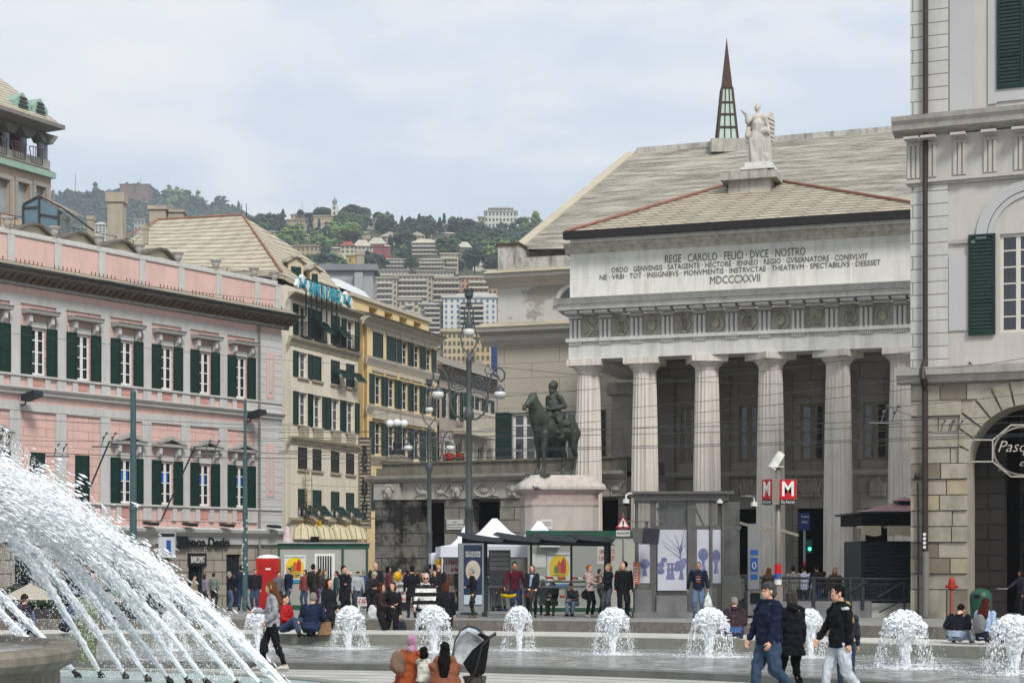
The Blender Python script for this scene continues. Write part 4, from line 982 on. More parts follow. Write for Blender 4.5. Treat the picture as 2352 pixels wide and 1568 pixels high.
m_.v = [tuple(R2_+Vector((0,-.15,-.5))), tuple(R3_+Vector((0,-.15,-.5))), tuple(R3_+Vector((0,-.15,.25))), tuple(R2_+Vector((0,-.15,.25))), tuple(R2_+Vector((0,.5,-.5))), tuple(R3_+Vector((0,.5,-.5))), tuple(R3_+Vector((0,.5,.25))), tuple(R2_+Vector((0,.5,.25)))]
m_.f = [(0,1,2,3), (4,7,6,5), (3,2,6,7), (0,4,5,1), (0,3,7,4), (1,5,6,2)]; m_.build('ridge_wall', PEEL, theatre)
sp0 = Pt(1669, 327, 106); k = 106/F
sp = thing('glass_spire', 'slender pointed spire, dark metal above pale green glass, on the opera roof ridge', 'spire', tuple(sp0))
RUST = mat('dark_spire_metal', '#2b2220', .5, .3, 1.2, .1, .3, c2='#4a2a1e');
H1 = (327-85)*k; r0 = 24*k
def sq(mb, r, z): return [(-r, -r, z), (r, -r, z), (r, r, z), (-r, r, z)]
ht = (327-205)*k; rt = r0*(1-122/242*.98)
m_ = MB(); a = sq(m_, rt, ht); m_.v = a+[(0, 0, H1)]; m_.f = [(0,1,4), (1,2,4), (2,3,4), (3,0,4), (3,2,1,0)]; m_.build('spire_cap', RUST, sp)
m_ = MB(); b_ = sq(m_, r0*.96, 0); c_ = sq(m_, rt*.96, ht); m_.v = b_+c_; m_.f = [(0,1,5,4), (1,2,6,5), (2,3,7,6), (3,0,4,7)]; m_.build('glazing', mat('milky_glass', '#a9bdb2', .25, .12, 1.5, 0, spec=.6), sp)
m_ = MB()
for t in (0, .245, .49, .72, 1.0):
	r = r0+(rt-r0)*t; p = [Vector(q) for q in sq(m_, r, ht*t)]
	for i in range(4): m_.tube([p[i], p[(i+1) % 4]], .07, 4)
for i in range(4):
	A, B = Vector(b_[i]), Vector(c_[i]); A2, B2 = Vector(b_[(i+1) % 4]), Vector(c_[(i+1) % 4]); m_.tube([A, B], .09, 4); m_.tube([A.lerp(A2, .33), B.lerp(B2, .33)], .05, 4); m_.tube([A.lerp(A2, .67), B.lerp(B2, .67)], .05, 4)
m_.build('frame', mat('rust_frame', '#3f2a22', .6, .2, 3, .1), sp)
MB().box(-50*k*.78, 50*k*.78, -1.0, 1.2, -30*k, .02).build('base_block', MARD, sp)
GA = Fac(872, 86, -7000); GAZ = G(86)
gal = GA.thing('stone_gallery', 'low rusticated stone gallery with dark openings, carved frieze and mossy parapet', 'building', GAZ)
def ga(u): return GA.s(u)
def gv(v, u=1000): return GA.z(u, v)-GAZ
GST = mat('gallery_ashlar', '#8a857c', .8, .12, .8, .35, kind='brick', stain=1, stainc='#2c2b29', p=dict(w=1.5, h=.62, m=.03, mc=.3, bv=.12, sa=.3, sx=.7, sz=.5, dirt=.4, ds=.5, dc='#23221f', dt=(.5, .62)))
GSD = mat('blackened_ashlar', '#6f6b64', .8, .15, 1, .35, kind='brick', p=dict(w=1.5, h=.62, m=.03, mc=.3, bv=.1, dirt=.92, ds=.55, dc='#141413', dt=(.47, .56)))
FRZ = mat('frieze_stone', '#a39e96', .8, .1, 1.2, .08, stain=1, stainc='#6b665c', p=dict(sa=.35)); MOSS = mat('mossy_parapet', '#6f6a5e', .9, .15, 1.2, .15, stain=1, stainc='#2f2d27', p=dict(sa=.6, sx=1.6, sz=.2))
g1 = ga(1440)
zcap = gv(1146)
piers = [(872, 966), (1021, 1077), (1148, 1202), (1290, 1345), (1420, 1440)]
for j, (ua, ub) in enumerate(piers): MB().box(ga(ua), ga(ub), 0, 1.1, 0, zcap).build('pier', GSD if j == 0 else GST, gal)
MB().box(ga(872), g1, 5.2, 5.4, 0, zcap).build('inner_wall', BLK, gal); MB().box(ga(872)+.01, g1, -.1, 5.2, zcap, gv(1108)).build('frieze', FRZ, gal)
MB().box(ga(872)-.15, ga(925), -.35, -.1, zcap, gv(1108)).build('frieze_end', FRZ, gal); MB().box(ga(872)-.1, ga(923), -.3, 0, 0, zcap-.002).build('end_pier', GSD, gal)
zq = gv(1108)
mould([(.15, zq), (.3, zq+.06), (.55, zq+.22), (.6, zq+.36)], ga(870)-.5, g1).build('cornice', FRZ, gal)
MB().box(ga(878), g1, 0, 5, zq+.36, gv(1063)).build('parapet', MOSS, gal); MB().box(ga(870), ga(930), -.25, 1.2, zq+.37, gv(1072)).build('corner_parapet', MOSS, gal)
MB().box(ga(878)-.1, g1, -.1, .5, gv(1063), gv(1059)).build('parapet_coping', MOSS, gal)
for j, (u, kd) in enumerate(((897, 'head'), (990, 'griffin'), (1048, 'head'), (1110, 'wreath'), (1178, 'head'), (1390, 'griffin'))):
	s_ = GA.off(-.2).s(u); zc_ = (zcap+zq)/2-.03; m_ = MB(); y = -.38 if u < 925 else -.13
	if kd == 'head':
		m_.ell((s_, y, zc_), .24, .2, .3, 10, 8); m_.ell((s_, y-.18, zc_-.02), .05, .07, .09, 6, 5); m_.ell((s_-.14, y-.1, zc_-.2), .1, .08, .12, 6, 5); m_.ell((s_+.1, y-.1, zc_-.22), .1, .08, .12, 6, 5)
		for q in range(9): a = pi*q/8; m_.ell((s_+.26*cos(a), y-.05, zc_+.12+.2*sin(a)), .09, .08, .09, 6, 5)
	elif kd == 'wreath':
		for q in range(22): a = 2*pi*q/22; m_.ell((s_+.52*cos(a), y, zc_+.3*sin(a)), .1, .08, .08, 6, 5)
		m_.ell((s_, y, zc_), .26, .06, .14, 8, 6); m_.tube([(s_-.8, y, zc_-.28), (s_-.5, y, zc_-.2), (s_-.45, y, zc_-.34)], .05, 5); m_.tube([(s_+.8, y, zc_-.28), (s_+.5, y, zc_-.2), (s_+.45, y, zc_-.34)], .05, 5)
	else:
		for sg_ in (-1, 1):
			b = s_+sg_*.5; m_.ell((b, y, zc_-.05), .3, .1, .14, 8, 6); m_.cap((b+sg_*.22, y, zc_), (b+sg_*.34, y-.02, zc_+.22), .09, .07, 7); m_.ell((b+sg_*.42, y-.02, zc_+.26), .11, .07, .08, 7, 5)
			m_.cap((b+sg_*.2, y, zc_-.1), (b+sg_*.42, y, zc_-.24), .05, .04, 5); m_.cap((b-sg_*.2, y, zc_-.1), (b-sg_*.22, y, zc_-.32), .05, .04, 5); m_.tube([(b-sg_*.1, y, zc_+.05), (b-sg_*.2, y, zc_+.25), (b+sg_*.02, y, zc_+.3)], .06, 5); m_.tube([(b-sg_*.28, y, zc_), (b-sg_*.4, y, zc_+.15)], .03, 5)
	m_.build('carved_relief', FRZ, gal, smooth=True)
pl = thing('marble_plaque', 'small white street name plaque on the gallery pier left of the monument', 'plaque', tuple(GA.thing and Vector((GA.X0+GA.dx*ga(1046), GA.Y0+GA.dy*ga(1046)-.06, GA.z(1046, 1204)))), GA.rz)
MB().box(-.46, .46, -.06, .0, -.24, .24).build('slab', mat('plaque_marble', '#bdbcb6', .5, .04), pl)
for q, (t_, s_) in enumerate((('LARGO', .08), ('ALESSANDRO PERTINI', .1), ('PRESIDENTE DELLA REPUBBLICA', .06))): text_mesh(t_, s_, pl, (0, -.065, .12-.13*q), LET, 'lettering', depth=.004)
tg_ = thing('three_globe_lamp', 'cast iron lamp with three white globes standing on the gallery corner', 'street lamp', tuple(Pt(912, 1062, 87)))
k = 87/F
m_ = MB(); m_.lathe((0,0,0), [(.5, -.1), (.85, 0), (.8, .12), (.35, .35), (.3, .4)], 16); m_.build('base', MOSS, tg_)
m_ = MB(); m_.lathe((0,0,0), [(.28, .35), (.3, .6), (.2, .7), (.22, 1.0), (.14, 1.1), (.12, 1.5), (.08, 1.7), (.06, 1.95)], 10)
m_.tube([(-.34, 0, 1.75), (-.3, 0, 1.55), (0, 0, 1.5), (.3, 0, 1.55), (.34, 0, 1.75)], .035, 6); m_.build('post', IRON, tg_)
GLOBE = mat('white_globe', '#dfe0de', .35, .03, 2, 0)
for x, z in ((-.36, 1.98), (0, 2.02), (.36, 1.98)): MB().ell((x, 0, z), .2, .2, .2, 14, 10).build('globe', GLOBE, tg_, smooth=True);
# ================= right palace =================
RP = Fac(2092, 57, -8300); RZ = G(57)
rpal = RP.thing('white_corner_palace', 'pale banded palace filling the right edge, green shutters above a rusticated stone arch', 'building', RZ)
def rs(u): return RP.s(u)
def rv(v, u=2092): return RP.z(u, v)-RZ
RW = mat('pale_pink_render', '#b9b4ae', .85, .05, .5, .04, stain=1, stainc='#8b857e', p=dict(sa=.25, sx=1.8, sz=.2, dirt=.12, ds=.6, dc='#a39a92')); RB = mat('banded_render', '#bcbab5', .8, .05, .8, .3, kind='brick', stain=1, stainc='#8d8a82', p=dict(sa=.3, sx=2, sz=.2, w=30, h=.428, m=.018, mc=.35, bv=.03))
RG = mat('grey_panel_render', '#b1b1b0', .85, .04, .5, .03); RC = mat('grey_cornice_stone', '#aaa59e', .85, .1, 2, .08, stain=1, stainc='#5c574f', p=dict(sa=.35)); RUS = mat('rusticated_stone', '#a0988a', .75, .12, 1.2, .25, stain=1, stainc='#5d564a', p=dict(sa=.35, sx=1, sz=.4, dirt=.45, ds=.9, dc='#6a6152'))
rE = rs(2352)+6; ztp = rv(-60)
qE = rs(2178)-0.0
zst = rv(846)          # stone/plaster boundary
sh0, sh1 = rs(2225), rs(2287); w0, w1 = rs(2297), rs(2380); wz0, wz1 = rv(768, 2225), rv(543, 2225)
tz0, tz1 = rv(207, 2290), rv(-20, 2290)
MB().wall(qE, rE, zst, ztp, [(w0, w1, wz0, wz1), (rs(2290), rs(2400), tz0, tz1)], 0, .25).build('wall', RW, rpal)
MB().box(0, qE, -.08, 10, zst, ztp).build('quoin_strip', RB, rpal); MB().box(qE, rE, .26, 10, zst, ztp).build('body', RW, rpal)
MB().box(rs(2182), rs(2235), -.05, 0, rv(265), ztp).build('pilaster', RG, rpal)
MB().box(rs(2178)+.02, sh0+.0, -.05, 0, rv(765), rv(590, 2178)).build('pilaster', RG, rpal)
zc = rv(295)
mould([(.12, zc-.3), (.25, zc-.26), (.6, zc-.18), (.64, zc-.02), (.74, zc+.1), (.78, zc+.24)], -.52, rE).build('cornice', RC, rpal)
MB().box(-.12, rE, -.14, 0, rv(417), zc-.35).build('frieze', RB if 0 else RW, rpal); MB().box(-.16, rE, -.2, 0, rv(424), rv(417)).build('taenia', RW, rpal); MB().box(-.1, rE, -.12, 0, rv(430), rv(424)).build('architrave', RW, rpal)
tr = None
for u in (2100, 2138, 2206, 2276, 2346, 2416):
	s_ = rs(u)
	if tr is None:
		m_ = MB()
		for q in range(3): m_.box(-.2+.15*q, -.1+.15*q, -.2, -.141, 0, 1.05)
		m_.box(-.22, .22, -.22, -.141, 1.05, 1.15); m_.box(-.24, .24, -.7, -.3, 1.2, 1.28)
		for q in range(6): m_.box(-.21+.075*q, -.165+.075*q, -.24, -.2, -.18, -.12)
		tr = m_.build('triglyph', RW, rpal, (s_, 0, rv(413)))
	else: inst(tr, rpal, (s_, 0, rv(413)))
cxa = rs(2375); ra = (rs(2375)-rs(2242)); za_ = rv(545, 2300)
m_ = MB()
pts = [(cxa-ra*cos(a), 0, za_+ra*.98*sin(a)) for a in [pi*k/40 for k in range(21)]]
for (r_, th, out) in ((ra, .34, .09), (ra*.80, .16, .06)):
	P = [(cxa-r_*cos(a), za_+r_*sin(a)) for a in [pi*k/48 for k in range(25)]]; Q = [(cxa-(r_-th)*cos(a), za_+(r_-th)*sin(a)) for a in [pi*k/48 for k in range(25)]]
	for i in range(24): m_.ext([P[i], P[i+1], Q[i+1], Q[i]], 'y', -out, 0)
m_.build('blind_arch', RG, rpal)
MB().box(rs(2185), rs(2240), -.09, -.05, za_-.12, za_).build('impost', RC, rpal)
def big_sh(a, b_, z0, z1, n=26):
	o = shutter_mb(b_-a, z1-z0, n, .06, .32).build('shutter', GRNSH, rpal, (a, -.12, z0)); return o
big_sh(sh0, sh1, wz0-.05, wz1+.03); big_sh(rs(2290), rs(2352)+.0, tz0, tz1, 26); big_sh(rs(2352)+.02, rs(2414), tz0, tz1, 26)
f_ = sash_mb(w1-w0, wz1-wz0, 2, 6, .1, .045).build('window', mat('cream_sash', '#c9c3b8', .5, .05), rpal, (w0, .1, wz0)); pane(w1-w0, wz1-wz0, f_)
m_ = MB(); a = rs(2270); m_.box(a, rs(2290), -.06, 0, tz0-.45, tz1); m_.box(rs(2290), rE, -.06, 0, tz0-.4, tz0); m_.build('window_surround', RG, rpal)
mould([(.05, zst-.55), (.25, zst-.5), (.35, zst-.3), (.5, zst-.28), (.55, zst-.02)], -.42, rE).build('stone_cornice', RC, rpal)
ax0 = rs(2224); acx = rs(2362); R_ = acx-ax0; spring = rv(1066, 2224)
zz_ = [0, .95] ; z = .95
while z < zst-.7: z += .52; zz_.append(min(z, zst-.56))
random.seed(3); mb = MB(); mb2 = MB(); mb3 = MB()
for j in range(len(zz_)-1):
	z0, z1 = zz_[j], zz_[j+1]; x = 0.0
	zm = (z0+z1)/2
	def xe(z):
		if z <= spring: return ax0
		t = (z-spring)/R_
		return acx-R_*sqrt(max(0, 1-t*t)) if t < 1 else None
	lim = xe(z1) if xe(z1) is not None else rE
	if z0 > spring+.2: lim = max(ax0-.3, min(lim, ax0-.2)) if zm < spring+R_ else lim
	out = .14 if j % 2 == 0 else .08
	tgt = mb if random.random() < .55 else (mb2 if random.random() < .5 else mb3)
	while x < lim-.05:
		w = random.uniform(.8, 1.5);
		if lim-x-w < .5: w = lim-x
		tgt = [mb, mb2, mb3][random.choice((0, 0, 0, 0, 1, 2))]
		o_ = out+random.uniform(-.02, .02)
		g = .018
		tgt.ext([(x+g, z0+g), (x+w-g, z0+g), (x+w-g, z1-g), (x+g, z1-g)], 'y', -o_, 0)
		x += w
for k_ in range(7):
	a0 = pi*.5*k_/7+.02; a1 = pi*.5*(k_+1)/7-.012
	def pp(r, a): return (acx-r*cos(a), spring+r*sin(a))
	ro = R_*1.42
	P = [pp(R_, a0), pp(R_, (a0+a1)/2), pp(R_, a1)]; Q = [pp(ro, a1), pp(ro, a0)]
	Q = [(max(q[0], ax0-.28 if k_ < 5 else -9), min(q[1], zst-.58)) for q in Q]
	mb.ext(P+Q, 'y', -.16, -.001)
mb.build('stone_blocks', RUS, rpal); mb2.build('stone_blocks', mat('brown_stone', '#7c7264', .8, .15, 1.5, .25, p=dict(dirt=.35, ds=1.5, dc='#4a4238')), rpal); mb3.build('stone_blocks', mat('yellow_stone', '#a1957d', .8, .15, 1.3, .25, p=dict(dirt=.3, ds=1.2, dc='#7a6c4e')), rpal)
m_ = MB(); n = 24; arc = [(acx-R_*cos(pi*.5*q/n), spring+R_*sin(pi*.5*q/n)) for q in range(n+1)]
m_.ext([(0, 0), (ax0, 0)]+arc+[(acx, zst-.5), (0, zst-.5)], 'y', 0.0, 1.6); m_.build('arch_wall', RUS, rpal)
m_ = MB(); m_.box(acx+.01, rE, 0, 1.6, spring+R_, zst-.5); m_.box(acx+R_, rE, 0, 1.6, 0, spring+R_); m_.build('arch_crown', RUS, rpal)
MB().box(ax0+.5, rs(2292), 1.61, 2.6, 0, spring+2.2).build('inner_pier', mat('shaded_inner_stone', '#2f2b27', .85, .2, 1, .3, kind='brick', p=dict(w=1.3, h=.52, m=.03, mc=.3)), rpal)  # stone darkened so that the passage shade sits in its colour
MB().box(0, rE, 6.5, 6.7, 0, zst).build('passage_back', BLK, rpal); MB().box(0, ax0+.49, 1.61, 6.4, 0, zst-.6).build('passage_side', mat('shaded_inner_stone', '#2f2b27'), rpal)
MB().box(rs(2318), rs(2440), 3.2, 4.2, 0, zst-1).build('inner_wall', mat('shaded_inner_stone', '#2f2b27'), rpal)
DP = mat('dark_downpipe', '#3a2f2c', .5, .15, 3, .05, .2); x = rs(2128)
m_ = MB(); m_.tube([(x, -.25, z) for z in (3.0, 6, zc-.25)], .085, 8); m_.tube([(x, -.2, zc+.3), (x, -.2, ztp)], .085, 8); m_.tube([(x, -.25, zst+.2), (x-.06, -.5, zst-.1), (x-.02, -.62, zst-.4), (x, -.3, zst-.8), (x, -.28, 2.2)], .1, 8)
m_.build('downpipe', DP, rpal); MB().tube([(x+.03, -.28, .05), (x+.03, -.28, 2.2)], .11, 8).build('pipe_foot', mat('grey_pipe', '#7d7975'), rpal)
m_ = MB(); m_.tube([(rs(2112), -.25, .1), (rs(2112), -.25, 3.2), (rs(2110), -.24, 4.5)], .035, 6); m_.ell((rs(2109), -.28, 4.7), .09, .09, .11, 8, 6); m_.build('cable_pipe', IRON, rpal)
st_ = MB()
for q, z in enumerate((1.5+.9, 1.62+.9+.0, 2.6, 2.75)): pass
for q in range(4): st_.cyl((x, -.395, 2.35+.14*q), (x, -.405, 2.35+.14*q), .055, n=10)
st_.build('stickers', WHT, rpal)
# ================= hills, far houses, trees =================
def interp(tab, x):
	if x <= tab[0][0]: return tab[0][1]
	for (a, va), (b, vb) in zip(tab, tab[1:]):
		if x <= b: return va+(vb-va)*(x-a)/(b-a)
	return tab[-1][1]
SKY1 = [(-900, 520), (-300, 480), (60, 462), (150, 452), (200, 447), (250, 442), (300, 440), (380, 444), (440, 452), (500, 470), (545, 494), (600, 520), (660, 560), (720, 640), (800, 760), (1000, 1000), (1400, 1100), (2600, 1150)]
SKY2 = [(-900, 900), (100, 820), (300, 700), (450, 580), (520, 528), (560, 514), (600, 508), (650, 503), (700, 500), (760, 492), (800, 488), (850, 496), (900, 505), (950, 512), (1010, 508), (1060, 508), (1110, 516), (1190, 520), (1240, 520), (1300, 530), (1500, 560), (1900, 640), (2600, 760)]
HILLM = mat('hill_scrub', '#39452d', .95, .3, .02, .0, c2='#4e5138')
def hill(name, tab, D0, D1, zb, pw):
	mb = MB(); nu = 120; nd = 26
	for j in range(nd+1):
		t = j/nd; D = D0+(D1-D0)*t
		for i in range(nu+1):
			u = -900+3500*i/nu
			zt = EYE-(interp(tab, u)-HV)/F*D1
			x = (u-CU)/F*D
			z = zb+(zt-zb)*(t**pw) if zt > zb else zb
			z += 3.5*sin(x*.031+j)*sin(D*.02+i*.7)*t*(1-t)*2
			mb.v.append((x, D, z))
	for i in range(nu+1):
		mb.v.append(((-900+3500*i/nu-CU)/F*(D1+250), D1+250, zb-30))
	for j in range(nd+1):
		for i in range(nu): a = j*(nu+1)+i; mb.f.append((a, a+1, a+nu+2, a+nu+1))
	o = mb.build(name, HILLM, smooth=True); struct(o)
	def zz(u, D):
		t = (D-D0)/(D1-D0); zt = EYE-(interp(tab, u)-HV)/F*D1
		return zb+(zt-zb)*(max(t, 0)**pw) if zt > zb else zb
	return zz
SKY2 = [(a, b+18) for a, b in SKY2]; SKY1 = [(a, b+12) for a, b in SKY1]
z1f = hill('far_hill', SKY1, 1100, 1700, 20, .8); z2f = hill('near_hill', SKY2, 330, 950, 0, .85)
def surfD(v, u, zf_, D0, D1):       # distance where the hill shows at picture height v
	lo, hi = D0, D1
	for _ in range(40):
		m = (lo+hi)/2; vv = HV-(zf_(u, m)-EYE)/m*F
		if vv > v: lo = m
		else: hi = m
	return (lo+hi)/2
FOL = [mat('foliage_dark', '#2c3b2b', .9, .35, .25, 0), mat('foliage_mid', '#3e5232', .9, .35, .25, 0), mat('foliage_light', '#5f783f', .9, .3, .25, 0), mat('foliage_blue', '#2e4038', .9, .3, .25, 0)]
TRK = mat('bark', '#3b3128', .9, .2, 3, .1)
def crown(mb, c, r, h, n=70, kind='round', leaf=None, rnd=random):
	leaf = leaf or r*.2
	for k in range(n):
		if kind == 'cypress': t = rnd.random(); rr = r*(.25+.75*sin(pi*min(1, t*.9+.12)))*rnd.uniform(.5, 1); a = rnd.uniform(0, 2*pi); p = (c[0]+rr*cos(a), c[1]+rr*sin(a), c[2]+h*t)
		elif kind == 'fir': t = rnd.random()**1.3; rr = r*(1-t)*rnd.uniform(.55, 1.05); a = rnd.uniform(0, 2*pi); p = (c[0]+rr*cos(a), c[1]+rr*sin(a), c[2]+h*t)
		elif kind == 'umbrella': a = rnd.uniform(0, 2*pi); rr = r*sqrt(rnd.random()); p = (c[0]+rr*cos(a), c[1]+rr*sin(a), c[2]+h*(.5+.5*sqrt(max(0, 1-(rr/r)**2)))*rnd.uniform(.75, 1))
		else:
			a = rnd.uniform(0, 2*pi); q = rnd.uniform(-.6, 1); rr = r*sqrt(max(0, 1-q*q*.9))*rnd.uniform(.62, 1.08)*(1+.22*sin(a*3+c[0])); p = (c[0]+rr*cos(a), c[1]+rr*sin(a), c[2]+h*(.5+.5*q))
		s_ = leaf*rnd.uniform(.6, 1.35)
		b = len(mb.v); o = [rnd.uniform(.6, 1.2)*s_ for _ in range(6)]
		mb.v += [(p[0]+o[0], p[1], p[2]-s_*.2), (p[0], p[1]+o[1], p[2]+s_*.15), (p[0]-o[2], p[1], p[2]-s_*.1), (p[0], p[1]-o[3], p[2]-s_*.15), (p[0], p[1], p[2]+o[4]*.75), (p[0], p[1], p[2]-o[5]*.7)]
		mb.f += [(b,b+1,b+4), (b+1,b+2,b+4), (b+2,b+3,b+4), (b+3,b,b+4), (b+1,b,b+5), (b+2,b+1,b+5), (b+3,b+2,b+5), (b,b+3,b+5)]
	mb.ell((c[0], c[1], c[2]+h*.5), r*(.6 if kind != 'fir' else .3), r*(.6 if kind != 'fir' else .3), h*.38, 7, 5)
def wood(name, label, zf_, tab, D0, D1, n, rr, umin, umax, seed, skip, mats):
	rnd = random.Random(seed); mbs = [MB() for _ in mats]
	for k in range(n):
		u = rnd.uniform(umin, umax); D = D0+(D1-D0)*rnd.random()**.75
		z = zf_(u, D); v = HV-(z-EYE)/D*F
		if skip(u, v): continue
		x = (u-CU)/F*D; r = rr*rnd.uniform(.6, 1.3); h = r*rnd.uniform(1.3, 2.1)
		kd = rnd.choice(('round', 'round', 'round', 'umbrella', 'fir'));
		q = sin(x*.05)+sin(D*.035+x*.02)+rnd.uniform(-1.3, 1.3)
		i = 0 if q < -.2 else (1 if q < 1.4 else 2)
		if len(mats) > 3 and rnd.random() < .25: i = 3
		crown(mbs[i], (x, D, z-1), r, h*1.1, 30, kd, r*.3, rnd)
	for i, (mb, m) in enumerate(zip(mbs, mats)):
		if mb.v: o = mb.build(name, m); tag(o, label % ('dark', 'mid green', 'light green', 'bluish')[i], 'woodland', None, 'stuff')
EX = [(612, 640, 533, 548), (690, 712, 536, 550), (760, 782, 566, 580), (900, 926, 516, 527), (996, 1024, 548, 564), (1018, 1046, 532, 546), (1086, 1112, 598, 616), (1060, 1090, 520, 534), (922, 940, 598, 618), (1112, 1138, 622, 642), (748, 775, 590, 604), (824, 850, 530, 542), (1000, 1030, 517, 527), (1088, 1112, 645, 668)]; CLEAR0 = EX
wood('far_wood', '%s trees of the wood on the far ridge under the ruined fort', z1f, SKY1, 1250, 1700, 1900, 6.5, -60, 720, 5, lambda u, v: v > 700, FOL)
CLEAR = [(655, 775, 490, 525), (668, 733, 560, 602), (781, 896, 552, 600), (796, 842, 586, 609), (944, 1006, 545, 590), (1112, 1190, 470, 524), (872, 1052, 586, 628), (869, 1044, 620, 645), (854, 1143, 636, 800), (841, 875, 503, 522), (1048, 1083, 555, 582), (854, 914, 537, 560), (905, 965, 680, 720)]
CLEAR += EX
wood('hillside_wood', '%s trees of the wood covering the villa hillside', z2f, SKY2, 480, 950, 2900, 3.9, 540, 1330, 9, lambda u, v: v > 655 or any(a-6 < u < b+6 and c+5 < v < d+24 for a, b, c, d in CLEAR), FOL)
def tree(u, v0, v1, D, w, kind, mi, label, name='hillside_tree', group='trees standing out on the hillside'):
	D = surfD(v1, u, z2f if D < 1000 else z1f, 330 if D < 1000 else 1100, 950 if D < 1000 else 1700)-6; p = Pt(u, v1, D); h = (v1-v0)/F*D; r = w/F*D/2
	t = thing(name, label, 'tree', tuple(p), 0, group)
	rnd = random.Random(int(u*7+v0)); mb = MB(); th = h*(.12 if kind in ('cypress', 'fir') else .3)
	crown(mb, (0, 0, th), r, h-th, 260, kind, r*.2 if kind != 'cypress' else r*.4, rnd); mb.build('crown', FOL[mi], t)
	MB().tube([(0, 0, -1), (0, 0, h*.5)], r*.1, 6, r*.05).build('trunk', TRK, t)
for a in ((742, 478, 514, 900, 44, 'umbrella', 0, 'broad dark pine just right of the onion domed tower'), (812, 474, 520, 915, 56, 'round', 0, 'largest dark rounded tree on the skyline right of the onion domed tower'), (838, 478, 512, 918, 26, 'round', 1, 'green rounded tree right of the largest skyline tree'), (868, 488, 515, 900, 22, 'round', 0, 'small rounded tree above the pale box villa'),
	(923, 497, 530, 905, 22, 'fir', 3, 'pointed fir between the two halves of the ridge'), (963, 491, 530, 900, 26, 'fir', 0, 'tallest ragged fir in the middle of the ridge'), (1010, 500, 535, 900, 26, 'fir', 0, 'dark pine with a cypress top, left of the white hilltop villa'), (1020, 490, 530, 905, 9, 'cypress', 0, 'thin cypress point right of the ragged fir'), (1040, 498, 522, 905, 20, 'round', 2, 'light green tree left of the hilltop villa'),
	(1199, 501, 522, 880, 28, 'round', 1, 'rounded tree against the right side of the hilltop villa'), (1230, 487, 530, 870, 22, 'cypress', 2, 'tall pale green poplar beside the opera roof slope'), (713, 500, 540, 850, 20, 'fir', 0, 'dark fir in front of the cream villa'), (733, 502, 530, 870, 7, 'cypress', 3, 'single cypress in front of the cream villa wall'), (747, 520, 572, 820, 9, 'cypress', 3, 'taller cypress of the pair below the cream villa'), (757, 524, 570, 820, 9, 'cypress', 3, 'shorter cypress of the pair below the cream villa'),
	(712, 490, 505, 910, 26, 'umbrella', 0, 'flat dark pine behind the cream villa roof'), (690, 482, 498, 915, 14, 'round', 0, 'small dark tree at the left end of the villa roofs'), (880, 545, 578, 780, 9, 'cypress', 3, 'slim cypress left of the red villa'), (897, 540, 585, 770, 14, 'cypress', 0, 'dark cypress cluster right of the red villa'), (925, 535, 580, 770, 44, 'umbrella', 0, 'wide umbrella pine left of the terraced block'), (945, 588, 634, 700, 30, 'round', 1, 'leafy tree standing before the terraced flats'),
	(808, 513, 560, 850, 46, 'round', 2, 'bright green tree in the middle of the wooded slope'), (650, 480, 500, 905, 16, 'fir', 0, 'dark firs on the left shoulder of the ridge'), (600, 492, 520, 880, 22, 'round', 1, 'leafy tree at the left foot of the ridge'), (621, 488, 512, 890, 18, 'fir', 3, 'fir near the left end of the ridge'),
	(548, 462, 500, 1650, 20, 'fir', 0, 'lone fir at the right end of the far ridge'), (215, 432, 455, 1650, 18, 'fir', 0, 'dark fir left of the ruined fort'), (1075, 505, 540, 880, 40, 'round', 0, 'dark spreading tree left below the hilltop villa'), (1140, 590, 640, 700, 50, 'round', 0, 'dark tree mass beside the opera wall, lower right slope'), (1090, 570, 640, 720, 48, 'umbrella', 0, 'dark pine clump above the long terraced roof')):
	tree(*a)
HW = {}
